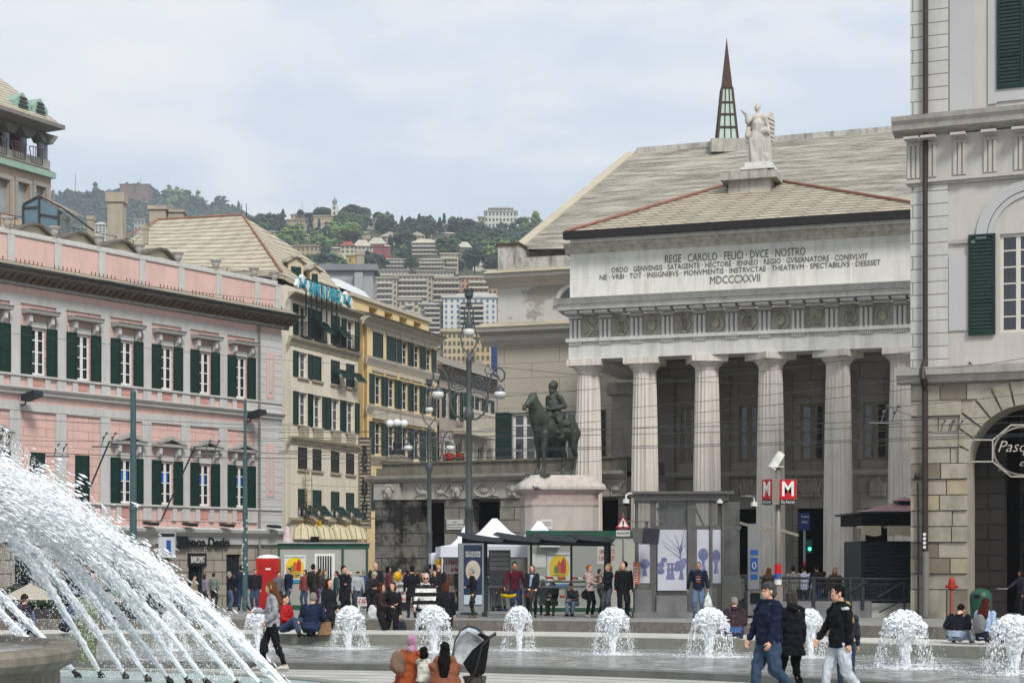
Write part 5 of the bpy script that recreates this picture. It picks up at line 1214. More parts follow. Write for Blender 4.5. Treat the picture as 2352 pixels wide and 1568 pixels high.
def house(name, label, u0, u1, v0, v1, D, wall, floors, bays, roof='flat', rcol='#8f8576', shut='#3d4a44', side=0, balc=0, rh=.3, group=None, frac=.5, cat='building', shade_side=None):
	if 500 < D < 1000: D = surfD(v1+4, (u0+u1)/2, z2f, 330, 950)-4
	elif D > 1000: D = 1640
	k = D/F; w = (u1-u0)*k; h = (v1-v0)*k; p = Pt((u0+u1)/2, v1, D)
	t = thing(name, label, cat, tuple(p), 0 if not side else side, group)
	wm = mat('wall_'+wall.strip('#'), wall, .9, .06, .15, 0); rm = mat('roof_'+rcol.strip('#'), rcol, .9, .12, .3, 0); sm = mat('opening_'+shut.strip('#'), shut, .6, .2, .5, 0)
	dp = w*.7
	hb = h*(1-rh) if roof != 'flat' else h
	MB().box(-w/2, w/2, 0, dp, -8, hb).build('wall', wm, t)
	if roof == 'hip': MB().add([(-w/2-.6, -.6, hb), (w/2+.6, -.6, hb), (w/2+.6, dp+.6, hb), (-w/2-.6, dp+.6, hb), (-w*.22, dp/2, h), (w*.22, dp/2, h)], [(0,1,5,4), (1,2,5), (2,3,4,5), (3,0,4), (3,2,1,0)]).build('roof', rm, t)
	elif roof == 'gable': MB().ext([(-w/2-.5, hb), (0, h), (w/2+.5, hb)], 'y', -.5, dp).build('roof', rm, t)
	else: MB().box(-w/2-.5, w/2+.5, -.5, dp, h, h+.6).build('roof', rm, t)
	fh = hb/floors; bw = w/bays; first = None
	for f_ in range(floors):
		for b_ in range(bays):
			x = -w/2+bw*(b_+.5); z = fh*f_+fh*.28
			if first is None:
				first = MB().box(-bw*frac/2, bw*frac/2, -.14, .02, 0, fh*.5).build('window', sm, t, (x, 0, z))
			else: inst(first, t, (x, 0, z))
		if balc:
			bb = mat('balcony_slab', '#b9b4aa', .8, .08, .5, 0)
			MB().box(-w/2*balc, w/2*balc, -1.3, -.15, fh*f_+fh*.02, fh*f_+fh*.34).build('balcony', bb, t)
	return t
house('ruined_fort', 'ruined brown brick fort with antennas crowning the far wooded ridge', 275, 343, 424, 452, 1640, '#6d564a', 1, 1, 'flat', '#5c4a40', '#4d3a30', frac=.1)
mb = MB(); p = Pt(322, 424, 1640)
mast = thing('radio_mast', 'thin mast rising from the ruined fort roof', 'antenna', tuple(p)); MB().cyl((0,0,0), (0,0,9), .25, .1, 5).build('mast', IRON, mast)
mast = thing('radio_mast', 'lattice mast standing left of the fort on the far ridge', 'antenna', tuple(Pt(173, 440, 1650)));
m_ = MB()
for q in range(4): m_.cyl((cos(q*pi/2)*.9, sin(q*pi/2)*.9, 0), (0, 0, 19), .12, .08, 4)
for q in range(6): m_.box(-.8+.1*q, .8-.1*q, -.1, .1, 2.6*q+1, 2.6*q+1.3)
m_.build('mast', mat('pale_steel', '#8c9196', .5, .1), mast)
mast = thing('radio_mast', 'short mast beside the loggia tower house eave', 'antenna', tuple(Pt(124, 478, 1500))); m_ = MB(); m_.cyl((0,0,0), (0,0,17), .25, .15, 5); m_.box(-3, 3, -.15, .15, 12, 12.3); m_.box(-2.4, 2.4, -.15, .15, 8, 8.3); m_.build('mast', mat('pale_steel', '#8c9196'), mast)
mast = thing('radio_mast', 'needle mast above the cream villa roofs', 'antenna', tuple(Pt(694, 485, 905))); MB().cyl((0,0,0), (0,0,6.5), .15, .08, 5).build('mast', mat('pale_steel', '#8c9196'), mast)
for u in (555, 566): mast = thing('roof_aerial', 'thin aerial pole on the slate roof ridge, %s one of two' % ('left' if u == 555 else 'right'), 'antenna', tuple(Pt(u, 500, 110))); MB().cyl((0,0,0), (0,0,.9), .03, .02, 5).build('pole', IRON, mast)
CW = '#b3a894'; WW = '#c4c1b8'
house('cream_villa', 'long cream villa joined to the onion domed tower, upper terrace', 668, 722, 486, 512, 912, '#b8a68c', 2, 7, 'gable', '#a59a86', '#8f6f4c')
house('cream_villa', 'lower terrace of cream villa walls below the onion domed tower', 660, 702, 506, 527, 885, '#ab9d86', 3, 6, 'flat', '#968b78', '#7c6046')
house('cream_villa', 'flat cream wing between the villa gables and the onion domed tower', 720, 764, 497, 521, 905, '#b3a58e', 2, 7, 'flat', '#a09480', '#93704e')
ct = thing('onion_domed_tower', 'slim white tower with a grey green onion dome on the ridge', 'tower', tuple(Pt(768, 512, 903))); k = 903/F
MB().box(-7.2*k, 7.2*k, 0, 14*k, -5, 40*k).build('shaft', mat('wall_c4c1b8', WW, .9, .06, .15, 0), ct); MB().lathe((0, 7*k, 0), [(5*k, 40*k), (5*k, 43*k), (3*k, 44*k), (6*k, 48*k), (5.5*k, 52*k), (2*k, 56*k), (.4*k, 60*k), (.2*k, 66*k)], 12).build('dome', mat('dome_copper', '#6f7f76', .6, .1), ct, smooth=True)
for z in (8, 20, 32): MB().box(-2*k, 2*k, -.3, .02, z*k, (z+5)*k).build('window', IRON, ct)
house('pale_box_villa', 'pale pink box villa half hidden by trees on the ridge', 842, 875, 504, 523, 880, '#a99c90', 2, 5, 'flat', '#8f857a')
hv = house('hilltop_villa', 'big white villa with rows of windows standing on the right hilltop', 1113, 1187, 486, 524, 905, '#c6c4bb', 3, 9, 'flat', '#a5a298', '#4a524d')
k = hv.location.y/F; MB().box(-27*k, 27*k, 2, 40*k, 38*k, 47*k).build('attic_storey', mat('wall_c6c4bb', '#c6c4bb'), hv); MB().add([(-29*k, 1, 47*k), (29*k, 1, 47*k), (29*k, 42*k, 47*k), (-29*k, 42*k, 47*k), (-12*k, 20*k, 54*k), (12*k, 20*k, 54*k)], [(0,1,5,4), (1,2,5), (2,3,4,5), (3,0,4)]).build('attic_roof', mat('roof_a5a298', '#a5a298'), hv)
for q in range(5): MB().box((-20+10*q-2)*k, (-20+10*q+2)*k, 1.85, 2.02, 40*k, 44*k).build('window', IRON, hv)
house('small_white_house', 'low cream house left against the hilltop villa', 1098, 1114, 500, 520, 900, '#b5ab98', 2, 2, 'flat', '#9b917f')
house('beige_hotel', 'beige block with a flat cornice above the slate roof', 670, 732, 566, 606, 640, '#a8967d', 3, 6, 'flat', '#8f826e', '#5a5a50')
house('red_roof_villa', 'white villa with a red hipped roof on the slope', 782, 814, 552, 582, 760, '#b9b3a4', 2, 3, 'hip', '#8d4a3c', rh=.42)
house('white_gabled_villa', 'white villa with pale slate gables right of the red roofed one', 812, 850, 548, 583, 765, '#bcb6a8', 2, 4, 'hip', '#b3ab9b', rh=.5)
house('white_gabled_villa', 'pale slate roofed villa above the red villa', 846, 886, 543, 575, 780, '#b7b0a1', 2, 4, 'hip', '#b0a899', rh=.55)
house('slope_villa', 'long pale roofed villa higher on the slope between dark pines', 872, 918, 532, 556, 830, '#b0a490', 2, 5, 'gable', '#b3aa98', rh=.5)
house('slope_villa', 'cream villa behind the umbrella pine, upper slope', 940, 976, 532, 556, 845, '#b5a68d', 2, 4, 'gable', '#b5ab99', rh=.4)
house('slope_villa', 'beige house with a side gable left of the terraced block', 932, 952, 538, 566, 820, '#b1a48c', 3, 2, 'hip', '#aaa08e', rh=.3)
house('slope_villa', 'low long house roof just under the ridge top', 962, 992, 524, 540, 860, '#ada08a', 1, 5, 'hip', '#b3aa98', rh=.5)
house('red_villa', 'small brick red villa with a pale roof', 857, 880, 567, 590, 745, '#93423f', 2, 3, 'flat', '#8a4a40', '#5b6a66'); house('red_villa_tower', 'taller red tower of the brick red villa', 878, 896, 561, 588, 744, '#9a4a46', 2, 2, 'hip', '#a89c8a', '#5b6a66', rh=.2)
house('terraced_block', 'large block under a pale hipped roof with reddish balconies', 945, 1006, 545, 586, 735, '#8b7468', 3, 7, 'hip', '#b5ac9c', '#3f4a50', balc=.96, rh=.32)
house('pavilion_villa', 'villa with a pale pyramid roof on the right slope', 1049, 1082, 553, 584, 740, '#8f877b', 2, 4, 'hip', '#b8b09f', '#454b48', rh=.5)
house('yellow_house', 'small yellow flat roofed house beside a square chimney', 797, 842, 588, 608, 620, '#b59a52', 1, 3, 'flat', '#a08a4a', '#4a5a50', frac=.25)
house('terrace_flats', 'white banded flats left of the leafy tree', 873, 936, 590, 622, 690, '#b0a99d', 3, 8, 'hip', '#b0a99c', '#4b5052', balc=1.02, rh=.18)
house('terrace_flats', 'white banded flats right of the leafy tree', 960, 1020, 590, 624, 700, '#b0a391', 3, 8, 'hip', '#aaa498', '#4b5052', balc=1.02, rh=.2)
house('terrace_flats', 'cream banded flats furthest right in the terrace row', 1012, 1052, 584, 618, 715, '#b3a58c', 3, 5, 'flat', '#9d988e', '#5a5a52', balc=.9)
house('long_flats', 'long low flats with a grey roof behind the terrace, left', 868, 938, 622, 646, 650, '#aaa498', 2, 9, 'flat', '#8d8a82', '#565a5a', balc=1.02); house('long_flats', 'long low flats with a grey roof behind the terrace, right', 956, 1042, 624, 648, 655, '#a39d92', 2, 11, 'flat', '#85827b', '#4f5454', balc=1.02)
house('small_far_house', 'small pink house below the dark clump by the opera wall', 1068, 1102, 630, 660, 640, '#a8968c', 2, 3, 'hip', '#8c6a58', rh=.25)
house('far_roof_house', 'pale roofed hut in the trees below the hilltop villa', 1132, 1162, 538, 556, 860, '#a89c8b', 1, 3, 'hip', '#b4ab9b', rh=.5)
house('apartment_block', 'tall beige apartment block with stacked balconies, left of the middle', 856, 912, 640, 730, 560, '#aba08f', 7, 6, 'flat', '#98907f', '#5a5f5e', balc=.6)
house('apartment_block', 'stepped beige apartment block with dark balconies in the middle', 905, 992, 634, 735, 575, '#a89a88', 8, 9, 'flat', '#a29a8c', '#474c4c', balc=.75)
house('apartment_block', 'wide brownish apartment block behind the white tower block', 988, 1062, 640, 720, 590, '#a08f7b', 6, 9, 'flat', '#9c9488', '#4a5052', balc=.85)
house('apartment_block', 'orange sided apartment block beside the opera wall', 1058, 1142, 638, 740, 600, '#ab8566', 8, 8, 'flat', '#a39b8f', '#50555a', balc=.55)
house('apartment_block', 'narrow cream apartment slab left of the white tower block', 918, 964, 690, 760, 500, '#b3a893', 5, 3, 'flat', '#a29a8b', '#5b6060', balc=.4)
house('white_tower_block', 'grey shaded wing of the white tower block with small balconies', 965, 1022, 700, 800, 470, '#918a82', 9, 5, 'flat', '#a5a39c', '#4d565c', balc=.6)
wt = house('white_tower_block', 'white tower block with blue shutters and long balconies', 1018, 1140, 684, 800, 468, '#c3c2bd', 9, 9, 'flat', '#b5b4ae', '#4f6d92', frac=.34); k = wt.location.y/F
for f_ in range(8): MB().box(-22*k, 32*k, -1.6, -.15, (12+11.8*f_)*k, (12+11.8*f_+4.2)*k).build('balcony', mat('balcony_slab', '#b9b4aa'), wt); MB().box(-21*k, 31*k, -.2, -.02, (16.5+11.8*f_)*k, (23+11.8*f_)*k).build('balcony_recess', mat('recess', '#4d4c4b', .9, .2, .5, 0), wt)
MB().box(-30*k, 60*k, 2, 20, 116*k, 128*k).build('penthouse', mat('wall_c3c2bd', '#c3c2bd'), wt)
house('ochre_palazzo', 'ochre palazzo with a balustraded roof behind the tall lamp', 1018, 1100, 762, 850, 330, '#b3a586', 5, 8, 'flat', '#a89a80', '#5b5548'); house('ochre_palazzo', 'tan end of the ochre palazzo beside the opera wall', 1092, 1138, 775, 850, 325, '#b39a78', 4, 4, 'flat', '#a0907a', '#4d5a50')
house('tiled_roof_house', 'low grey roofed house behind the lamp scrolls', 1066, 1134, 826, 890, 250, '#aaa08e', 2, 4, 'gable', '#8d877d', '#5b5548', rh=.5)
house('blue_tarpaulin_house', 'narrow facade wrapped in dark blue sheeting by the opera wall', 1128, 1142, 782, 860, 300, '#24406b', 3, 1, 'flat', '#6d747c', '#1d3457')
EL = ('below the left end of the ridge', 'under the cream villa terraces', 'right of the beige hotel', 'on the ridge left of the tallest fir', 'just right of the terraced block', 'above the pavilion villa', 'beside the dark pine clump, right', 'under the hilltop villa, left', 'left of the leafy tree', 'lowest by the opera wall', 'left of the yellow house', 'above the white gabled villas', 'on the ridge near the thin cypress', 'at the foot of the dark clump, right')
for i, (a, b_, c, d_) in enumerate(EX): house('slope_house', ('pale', 'cream', 'pinkish')[i % 3]+' little house '+EL[i], a, b_, c, d_, 800, ('#bdb7aa', '#b8a98e', '#b0978a')[i % 3], 2, 3+i % 2, 'hip' if i % 3 else 'flat', '#b0a898', rh=.35, group='little houses scattered on the wooded slope')
house('white_far_villa', 'tiny white villa under the far wooded ridge, left of the square chimney', 218, 243, 508, 535, 900, '#b5b3ac', 3, 3, 'hip', '#b0aaa0', rh=.3); house('white_far_villa', 'tiny grey villa under the far wooded ridge, right of the square chimney', 308, 332, 505, 545, 900, '#a3a19b', 3, 3, 'flat', '#9c9890', '#555555')
gb = house('grey_roof_block', 'plain grey lift block with a vent behind the white metal roof', 745, 856, 622, 712, 170, '#9a9ea0', 1, 1, 'flat', '#7e8184', '#8a8e90', frac=.08)
MB().box(15*170/F, 34*170/F, -.7, 0, 45*170/F, 84*170/F).build('vent', mat('vent_metal', '#989c9d', .5, .1, 3, .1), gb)
chimney(818, 838, 577, 640, 172, 'square grey chimney on the grey roof block')
# ================= figures =================
from mathutils import noise as mnoise
def vox(mb, name, m, parent, size=.015, sm=3, amp=0, freq=10, loc=(0,0,0), anis=(1,1,.5), sf=.5):
	me = bpy.data.meshes.new('t'); me.from_pydata(mb.v, [], mb.f); o = bpy.data.objects.new('t', me)
	md = o.modifiers.new('r', 'REMESH'); md.mode = 'VOXEL'; md.voxel_size = size; md.use_smooth_shade = True
	if sm: s_ = o.modifiers.new('s', 'SMOOTH'); s_.iterations = sm; s_.factor = sf
	r = baked(o); r.name = name; bpy.data.meshes.remove(me)
	if amp:
		for v, nn in [(v, v.normal.copy()) for v in r.vertices]:
			c = v.co; n = mnoise.noise(Vector((c.x*freq*anis[0], c.y*freq*anis[1], c.z*freq*anis[2])))
			v.co = c+nn*(amp*n)
	r.materials.clear(); r.materials.append(m)
	q = bpy.data.objects.new(name, r); C.objects.link(q); q.parent = parent; q.location = loc
	return q
def ik(a, b, l1, l2, pole):
	a = Vector(a); b = Vector(b); d = b-a; L = d.length
	if L > (l1+l2)*.995: b = a+d*((l1+l2)*.995/L); d = b-a; L = d.length
	t = (l1*l1-l2*l2+L*L)/(2*L); h = sqrt(max(0, l1*l1-t*t)); n = d/L; p = Vector(pole); p = p-n*p.dot(n)
	p = p.normalized() if p.length > 1e-6 else n.orthogonal().normalized()
	return a+n*t+p*h, b
SKIN = {'f': mat('skin_fair', '#c79a82', .6, .06, 9, .03, spec=.3), 't': mat('skin_tan', '#a87a60', .6, .06, 9, .03), 'd': mat('skin_brown', '#7a523c', .6, .06, 9, .03)}
EYE_M = mat('eye_dark', '#1a1412', .3, .1); LIP = mat('lips', '#9c5a50', .6, .05)
_cl = {}
def cloth(c, rough=.85):
	if c not in _cl:
		m = mat('cloth_'+c.strip('#'), c, rough, .16, 9, .35, p=dict(bd=.012), spec=.15); _cl[c] = m
	return _cl[c]
_hr = {}
def hairm(c):
	if c not in _hr: _hr[c] = mat('hair_'+c.strip('#'), tuple(x*.75 for x in lin(c)[:3])+(1,), .75, .25, 30, .15, p=dict(bd=.004), spec=.08)
	return _hr[c]
def person(label, loc, h=1.7, face=0, pose='stand', LH=None, RH=None, LF=None, RF=None, top='#22242a', legs='#20242c', hair='#2a1d16', style='short', skin='f', shoes='#1d1b1a', topl=.50, lean=0, turn=0, nod=0, q=.016, bulk=1.0, fem=False, skirt=None, skirtl=.3, group='people in the square', hood=None, seat=.27, near=False, extra=None, coatw=1.0, stripe=None, child=False):
	t = thing('person', label, 'person', tuple(loc), radians(face), group)
	H = h; V = lambda x, y, z: Vector((x*H, y*H, z*H))
	sit = pose in ('sit', 'squat')
	pz_ = .52 if not sit else seat; hw = .052; shw = (.112 if not fem else .1)*(1 if not child else .95)
	la = radians(lean); pel = V(0, 0, pz_)
	def up(x, y, z):        # a torso point given standing coordinates relative to pelvis, bent forward by lean
		dz = z-.52; return pel+V(x, -dz*sin(la)+y*cos(la), dz*cos(la)+y*sin(la))
	hs_ = 1.28 if child else 1.0
	neck = up(0, .005, .845); chest = up(0, .0, .74); waist = up(0, 0, .62)
	hd_dir = Vector((0, -sin(la*.6+radians(nod)), cos(la*.6+radians(nod))));
	head = neck+V(0, 0, 0)+hd_dir*(.082*H*hs_)+Vector((0, -.012*H, 0))
	tr = Matrix.Rotation(radians(turn), 3, 'Z') @ Matrix.Rotation(la*.6+radians(nod), 3, 'X')
	hp = lambda x, y, z: head+tr @ (V(x, y, z)*hs_)
	if LF is None: LF = (hw+.012, 0, .045) if not sit else (hw+.02, -.25, .045)
	if RF is None: RF = (-hw-.012, .0, .045) if not sit else (-hw-.03, -.22, .045)
	base = 0 if not sit else 0
	if LH is None: LH = (shw+.035, -.03, .49) if not sit else (.05, -.17, pz_+.1)
	if RH is None: RH = (-shw-.035, -.03, .49) if not sit else (-.05, -.17, pz_+.1)
	shL, shR = up(shw, .0, .812), up(-shw, .0, .812)
	ul, fl = .165*H, .145*H; tl_, sl_ = .245*H, .245*H
	eL, wL = ik(shL, V(*LH), ul, fl, (.35, .6, -.6)); eR, wR = ik(shR, V(*RH), ul, fl, (-.35, .6, -.6))
	hL, hR = pel+V(hw, 0, 0), pel+V(-hw, 0, 0)
	kL, aL = ik(hL, V(*LF), tl_, sl_, (.12, -1, .1)); kR, aR = ik(hR, V(*RF), tl_, sl_, (-.12, -1, .1))
	B = MB(); k = bulk
	def hell(x, y, z, rx, ry, rz, n=12, m=9): B.ell(tuple(hp(x, y, z)), rx*H*hs_, ry*H*hs_, rz*H*hs_, n, m, tr)
	hell(0, .006, .018, .043, .053, .052); hell(0, -.014, -.02, .034, .036, .046); hell(0, -.02, -.048, .02, .022, .02)
	hell(0, -.052, -.012, .0075, .012, .013, 8, 6); hell(.044, .004, -.008, .006, .012, .017, 8, 6); hell(-.044, .004, -.008, .006, .012, .017, 8, 6)
	hell(0, -.046, -.036, .014, .008, .006, 8, 5); hell(0, -.045, .01, .03, .01, .007, 8, 5)
	B.cap(tuple(neck-hd_dir*.02*H), tuple(head-hd_dir*.02*H+Vector((0, .01*H, 0))), .032*H*k, .03*H, 10)
	B.loft([(pel-V(0,0,.03), .07*H, .055*H), (waist, .062*H*k, .045*H*k), (chest, .08*H*k, .055*H*k), (up(0, 0, .815), .09*H, .045*H), (neck, .03*H, .03*H)], 12)
	for s_, sh, e, w, hh, kk, a in ((1, shL, eL, wL, hL, kL, aL), (-1, shR, eR, wR, hR, kR, aR)):
		B.cap(sh, e, .026*H*k, .021*H*k); B.cap(e, w, .021*H*k, .015*H)
		B.cap(hh, kk, .045*H*k, .031*H*k); B.cap(kk, a, .03*H*k, .02*H)
		ft = a+V(s_*.012, -.075, -.02) if not (pose == 'walk' and (a.z > .07*H)) else a+V(0, -.05, -.05)
		B.cap(a+V(0, .015, -.02), ft, .02*H, .018*H)
		d = (w-e).normalized(); sd_ = Vector((0, 1, 0)) if abs(d.y) < .7 else Vector((1, 0, 0)); sd_ = (sd_-d*sd_.dot(d)).normalized(); pn = d.cross(sd_)
		if pn.x*s_ > 0: pn = -pn
		pc = w+d*.03*H
		B.cap(w, w+d*.045*H, .014*H, .017*H, 7); B.cap(pc-sd_*.01*H, pc+sd_*.01*H, .014*H, .014*H, 7)
		fr = .0056*H
		for j, (o_, ln) in enumerate(((-.015, .034), (-.005, .04), (.005, .038), (.0145, .03))):
			b0 = w+d*.052*H+sd_*o_*H; b1 = b0+(d*.6+pn*.35+sd_*o_*2).normalized()*ln*.5*H; b2 = b1+(d*.35+pn*.7).normalized()*ln*.5*H
			B.cap(b0, b1, fr*1.1, fr, 6); B.cap(b1, b2, fr, fr*.85, 6)
		th0 = w+d*.02*H-sd_*.012*H; th1 = th0+(d*.5-sd_*.8+pn*.2).normalized()*.024*H; B.cap(th0, th1, fr*1.3, fr*1.1, 6); B.cap(th1, th1+(d*.9+pn*.4).normalized()*.02*H, fr*1.1, fr*.9, 6)
	body = vox(B, 'body', SKIN[skin], t, q*.8, 2, sf=.45)
	Tm = cloth(legs); T = MB(); lw = 1.0 if fem else 1.12
	if skirt is None or True:
		T.loft([(pel+V(0, 0, .06), .075*H*k, .058*H*k), (pel, .088*H*k, .07*H*k), (pel-V(0,0,.045), .08*H*k, .062*H*k)] if not sit else [(pel+V(0, .01, .07), .08*H*k, .06*H*k), (pel+V(0, .01, 0), .1*H*k, .085*H*k), (pel-V(0,0,.04), .085*H*k, .075*H*k)], 14)
		for hh, kk, a in ((hL, kL, aL), (hR, kR, aR)):
			T.cap(hh+V(0,0,-.01), kk, .055*H*k*lw, .041*H*k*lw, 10); T.cap(kk, a+(kk-a).normalized()*.03*H, .039*H*k*lw, .03*H*lw, 10)
	vox(T, 'trousers', Tm, t, q, 3, amp=(.009 if q > .01 else .014)*H, freq=13, anis=(1, 1, .8))
	if skirt:
		S = MB(); z1 = skirtl; S.loft([(pel+V(0,0,.06), .08*H, .065*H), (pel, .1*H, .08*H), (V(0, 0, z1), .12*H, .1*H)], 16); vox(S, 'skirt', cloth(skirt), t, q, 2, amp=.01*H, freq=9, anis=(1, 1, .15))
	U = MB(); tw_ = 1.0*coatw
	hem = topl
	rings = []
	if sit: rings += [(pel+V(0, .01, -.02), .098*H*k*tw_, .082*H*k*tw_)]
	else: rings += [(V(0, 0, hem) if hem < .5 else pel+V(0, 0, hem-.52), (.097 if hem > .45 else .112)*H*k*tw_, (.078 if hem > .45 else .09)*H*k*tw_)]
	if not sit and hem < .5: rings.append((pel, .098*H*k*tw_, .08*H*k*tw_))
	rings += [(waist, (.083 if fem else .092)*H*k*tw_, .068*H*k*tw_), (chest, .102*H*k*tw_, .076*H*k), (up(0, 0, .8), .105*H, .062*H), (up(0, .0, .835), .06*H, .045*H), (neck+hd_dir*.012*H, .04*H, .038*H)]
	U.loft(rings, 16)
	for sh, e, w in ((shL, eL, wL), (shR, eR, wR)):
		U.cap(sh, e, .04*H*k, .034*H*k, 10); U.cap(e, e.lerp(w, .93), .034*H*k, .026*H, 10)
	if hood: U.ell(tuple(neck+V(0, .045, .0)), .06*H, .04*H, .035*H, 12, 8)
	topo = vox(U, 'jacket' if not child else 'coat', cloth(top) if not stripe else stripe, t, q, 3, amp=(.011 if q > .01 else .017)*H, freq=11, anis=(1, 1, 1.3))
	if q < .0125 and not stripe and style != 'scarf':
		cm = cloth(top); c_ = MB(); c_.loft([(neck-hd_dir*.012*H, .052*H, .05*H), (neck+hd_dir*.022*H, .043*H, .044*H), (neck+hd_dir*.02*H, .036*H, .037*H), (neck-hd_dir*.012*H, .045*H, .043*H)], 16); c_.build('collar', cm, t, smooth=True)
	if style != 'bald':
		R = MB(); hr = lambda x, y, z, rx, ry, rz: R.ell(tuple(hp(x, y, z)), rx*H*hs_, ry*H*hs_, rz*H*hs_, 12, 9, tr)
		if style == 'scarf': hr(0, .006, .016, .052, .062, .062); hr(0, .0, -.04, .043, .042, .045); hr(0, .02, -.075, .055, .05, .04)
		elif style == 'cap': hr(0, .004, .035, .05, .06, .03); hr(0, -.05, .03, .03, .03, .008); hr(0, .03, .0, .043, .032, .04)
		else:
			hr(0, .016, .03, .0485, .056, .05); hr(0, .03, .005, .046, .042, .05)
			if style in ('bob', 'long'): hr(.036, .014, -.02, .017, .038, .05); hr(-.036, .014, -.02, .017, .038, .05); hr(0, .036, -.03, .044, .03, .055)
			if style == 'long':
				b0 = hp(0, .035, -.03)
				for s_ in (-1, 0, 1): R.cap(b0+V(s_*.026, .004, 0), up(s_*.034, .062*hs_*bulk, .77)+V(0, .012, 0), .034*H*hs_, .04*H*hs_, 9); R.cap(up(s_*.034, .07*hs_*bulk, .77), up(s_*.026, .078*hs_*bulk, .68 if not child else .6), .038*H*hs_, .018*H*hs_, 9)
			if style == 'tail': hr(0, .07, .01, .02, .03, .03); R.cap(hp(0, .085, .005), hp(0, .085, -.09), .02*H, .012*H, 8)
			if style == 'afro': hr(0, .01, .035, .068, .07, .062)
			if style == 'curly': hr(0, .012, .04, .056, .062, .048); hr(0, .035, -.01, .052, .04, .05)
		vox(R, {'scarf': 'headscarf', 'cap': 'cap'}.get(style, 'hair'), hairm(hair) if style not in ('scarf', 'cap') else cloth(hair), t, q*.75, 1, amp=(.006 if q > .01 else .013)*H, freq=26 if q > .01 else 34, anis=(1, 1, .4))
	elif True: pass
	for s_ in (-1, 1): MB().ell(tuple(hp(s_*.018, -.0475, .002)), .0062*H*hs_, .004*H, .0042*H*hs_, 8, 5, tr).build('eye', EYE_M, t)
	MB().ell(tuple(hp(0, -.054, -.037)), .012*H, .003*H, .0032*H, 8, 4, tr).build('mouth', LIP, t)
	sm_ = cloth(shoes)
	for a, s_, kk in ((aL, 1, kL), (aR, -1, kR)):
		S = MB(); lift = pose == 'walk' and a.z > .07*H
		toe = a+(V(s_*.014, -.098, -.026) if not lift else V(0, -.06, -.075)); heel = a+V(0, .02, -.022)
		S.cap(heel, a.lerp(toe, .5)+V(0,0,-.002), .024*H, .022*H, 10); S.cap(a.lerp(toe, .4), toe, .022*H, .016*H, 10); S.cap(a+V(0,0,.012), heel, .022*H, .024*H, 8)
		S.v = [(x, y, max(z, .004)) if not lift and not sit else (x, y, z) for x, y, z in S.v]
		S.build('shoe', sm_, t, smooth=True)
	info = dict(t=t, wL=wL, wR=wR, shL=shL, shR=shR, pel=pel, head=head, chest=chest, up=up, hp=hp, H=H)
	return info
def footY(vf):
	lo, hi = 43.6, 95
	for _ in range(40):
		m = (lo+hi)/2
		if HV+(EYE-G(m))*F/m > vf: lo = m
		else: hi = m
	return (lo+hi)/2
def stand(u, vt, vf, label, **kw):
	Y = kw.pop('Y', None) or footY(vf); z = kw.pop('z', G(Y)); ht = (EYE-(vt-HV)/F*Y)-z; ht = max(1.48, min(1.88, ht/1.0))
	return person(label, ((u-CU)/F*Y, Y, z), h=kw.pop('h', ht), **kw)
def wpt(info, p):        # a person's own point in world space
	t = info['t']; M = Matrix.Translation(t.location) @ Matrix.Rotation(t.rotation_euler.z, 4, 'Z'); return M @ Vector(p)
def handbag(info, side, label, col='#17171a', w=.3, h=.24, drop=.18, cat='bag', name='handbag', rz=0, strap='hand', white=False):
	p = wpt(info, info['w'+side]+(info['w'+side]-info['sh'+side]).normalized()*.07*info['H'])
	b = thing(name, label, cat, tuple(p-Vector((0, 0, drop+h))), info['t'].rotation_euler.z+rz)
	m = MB(); m.loft([((0,0,0), w*.42, w*.14), ((0,0,h*.1), w*.5, w*.2), ((0,0,h*.6), w*.48, w*.19), ((0,0,h), w*.4, w*.1)], 14)
	vox(m, 'bag_body', cloth(col, .5), b, .012, 2, amp=.012, freq=14)
	MB().tube([(-w*.3, 0, h*.95), (-w*.22, 0, h+drop*.7), (0, 0, h+drop), (w*.22, 0, h+drop*.7), (w*.3, 0, h*.95)], .009, 5).build('handle', cloth(col, .5), b)
	return b
# ================= monument =================
BRZ = mat('green_bronze', '#4b5249', .55, .35, 2.5, .25, .2, c2='#2b3029', p=dict(bd=.04))
MY = 74; mk = MY/F; MG = G(MY)
ped = thing('monument_pedestal', 'tall pink granite pedestal with a flared white cornice under the bronze rider', 'pedestal', ((1283-CU)*mk, MY, MG), radians(6))
def pv(v): return EYE-(v-HV)*mk-MG
GRN = mat('pink_granite', '#aaa299', .6, .07, 1.2, .05, kind='brick', stain=1, stainc='#86756a', p=dict(w=2.6, h=1.1, m=.012, mc=.6, bv=.05, sa=.3)); GRW = mat('white_granite', '#b8afa7', .6, .06, 1.5, .05, stain=1, stainc='#6e5a50', p=dict(sa=.45, sx=3, sz=.3))
def slab(mb, r, z0, z1, r1=None, c=.28):    # chamfered rectangular slab
	r1 = r if r1 is None else r1; P = []
	for rr, z in ((r, z0), (r1, z1)):
		cc = c; y = rr*.86; P.append([(rr, -y+cc, z), (rr, y-cc, z), (rr-cc, y, z), (-rr+cc, y, z), (-rr, y-cc, z), (-rr, -y+cc, z), (-rr+cc, -y, z), (rr-cc, -y, z)])
	n = 8; mb.add(P[0]+P[1], [tuple(range(n-1, -1, -1)), tuple(range(n, 2*n))]+[(i, (i+1) % n, n+(i+1) % n, n+i) for i in range(n)])
w_ = lambda px: px*mk*.92
m_ = MB(); slab(m_, w_(105), 0, .5); slab(m_, w_(98), .5, 1.0); m_.build('plinth', GRN, ped)
m_ = MB(); slab(m_, w_(91), 1.0, pv(1162)); m_.build('die', GRN, ped)
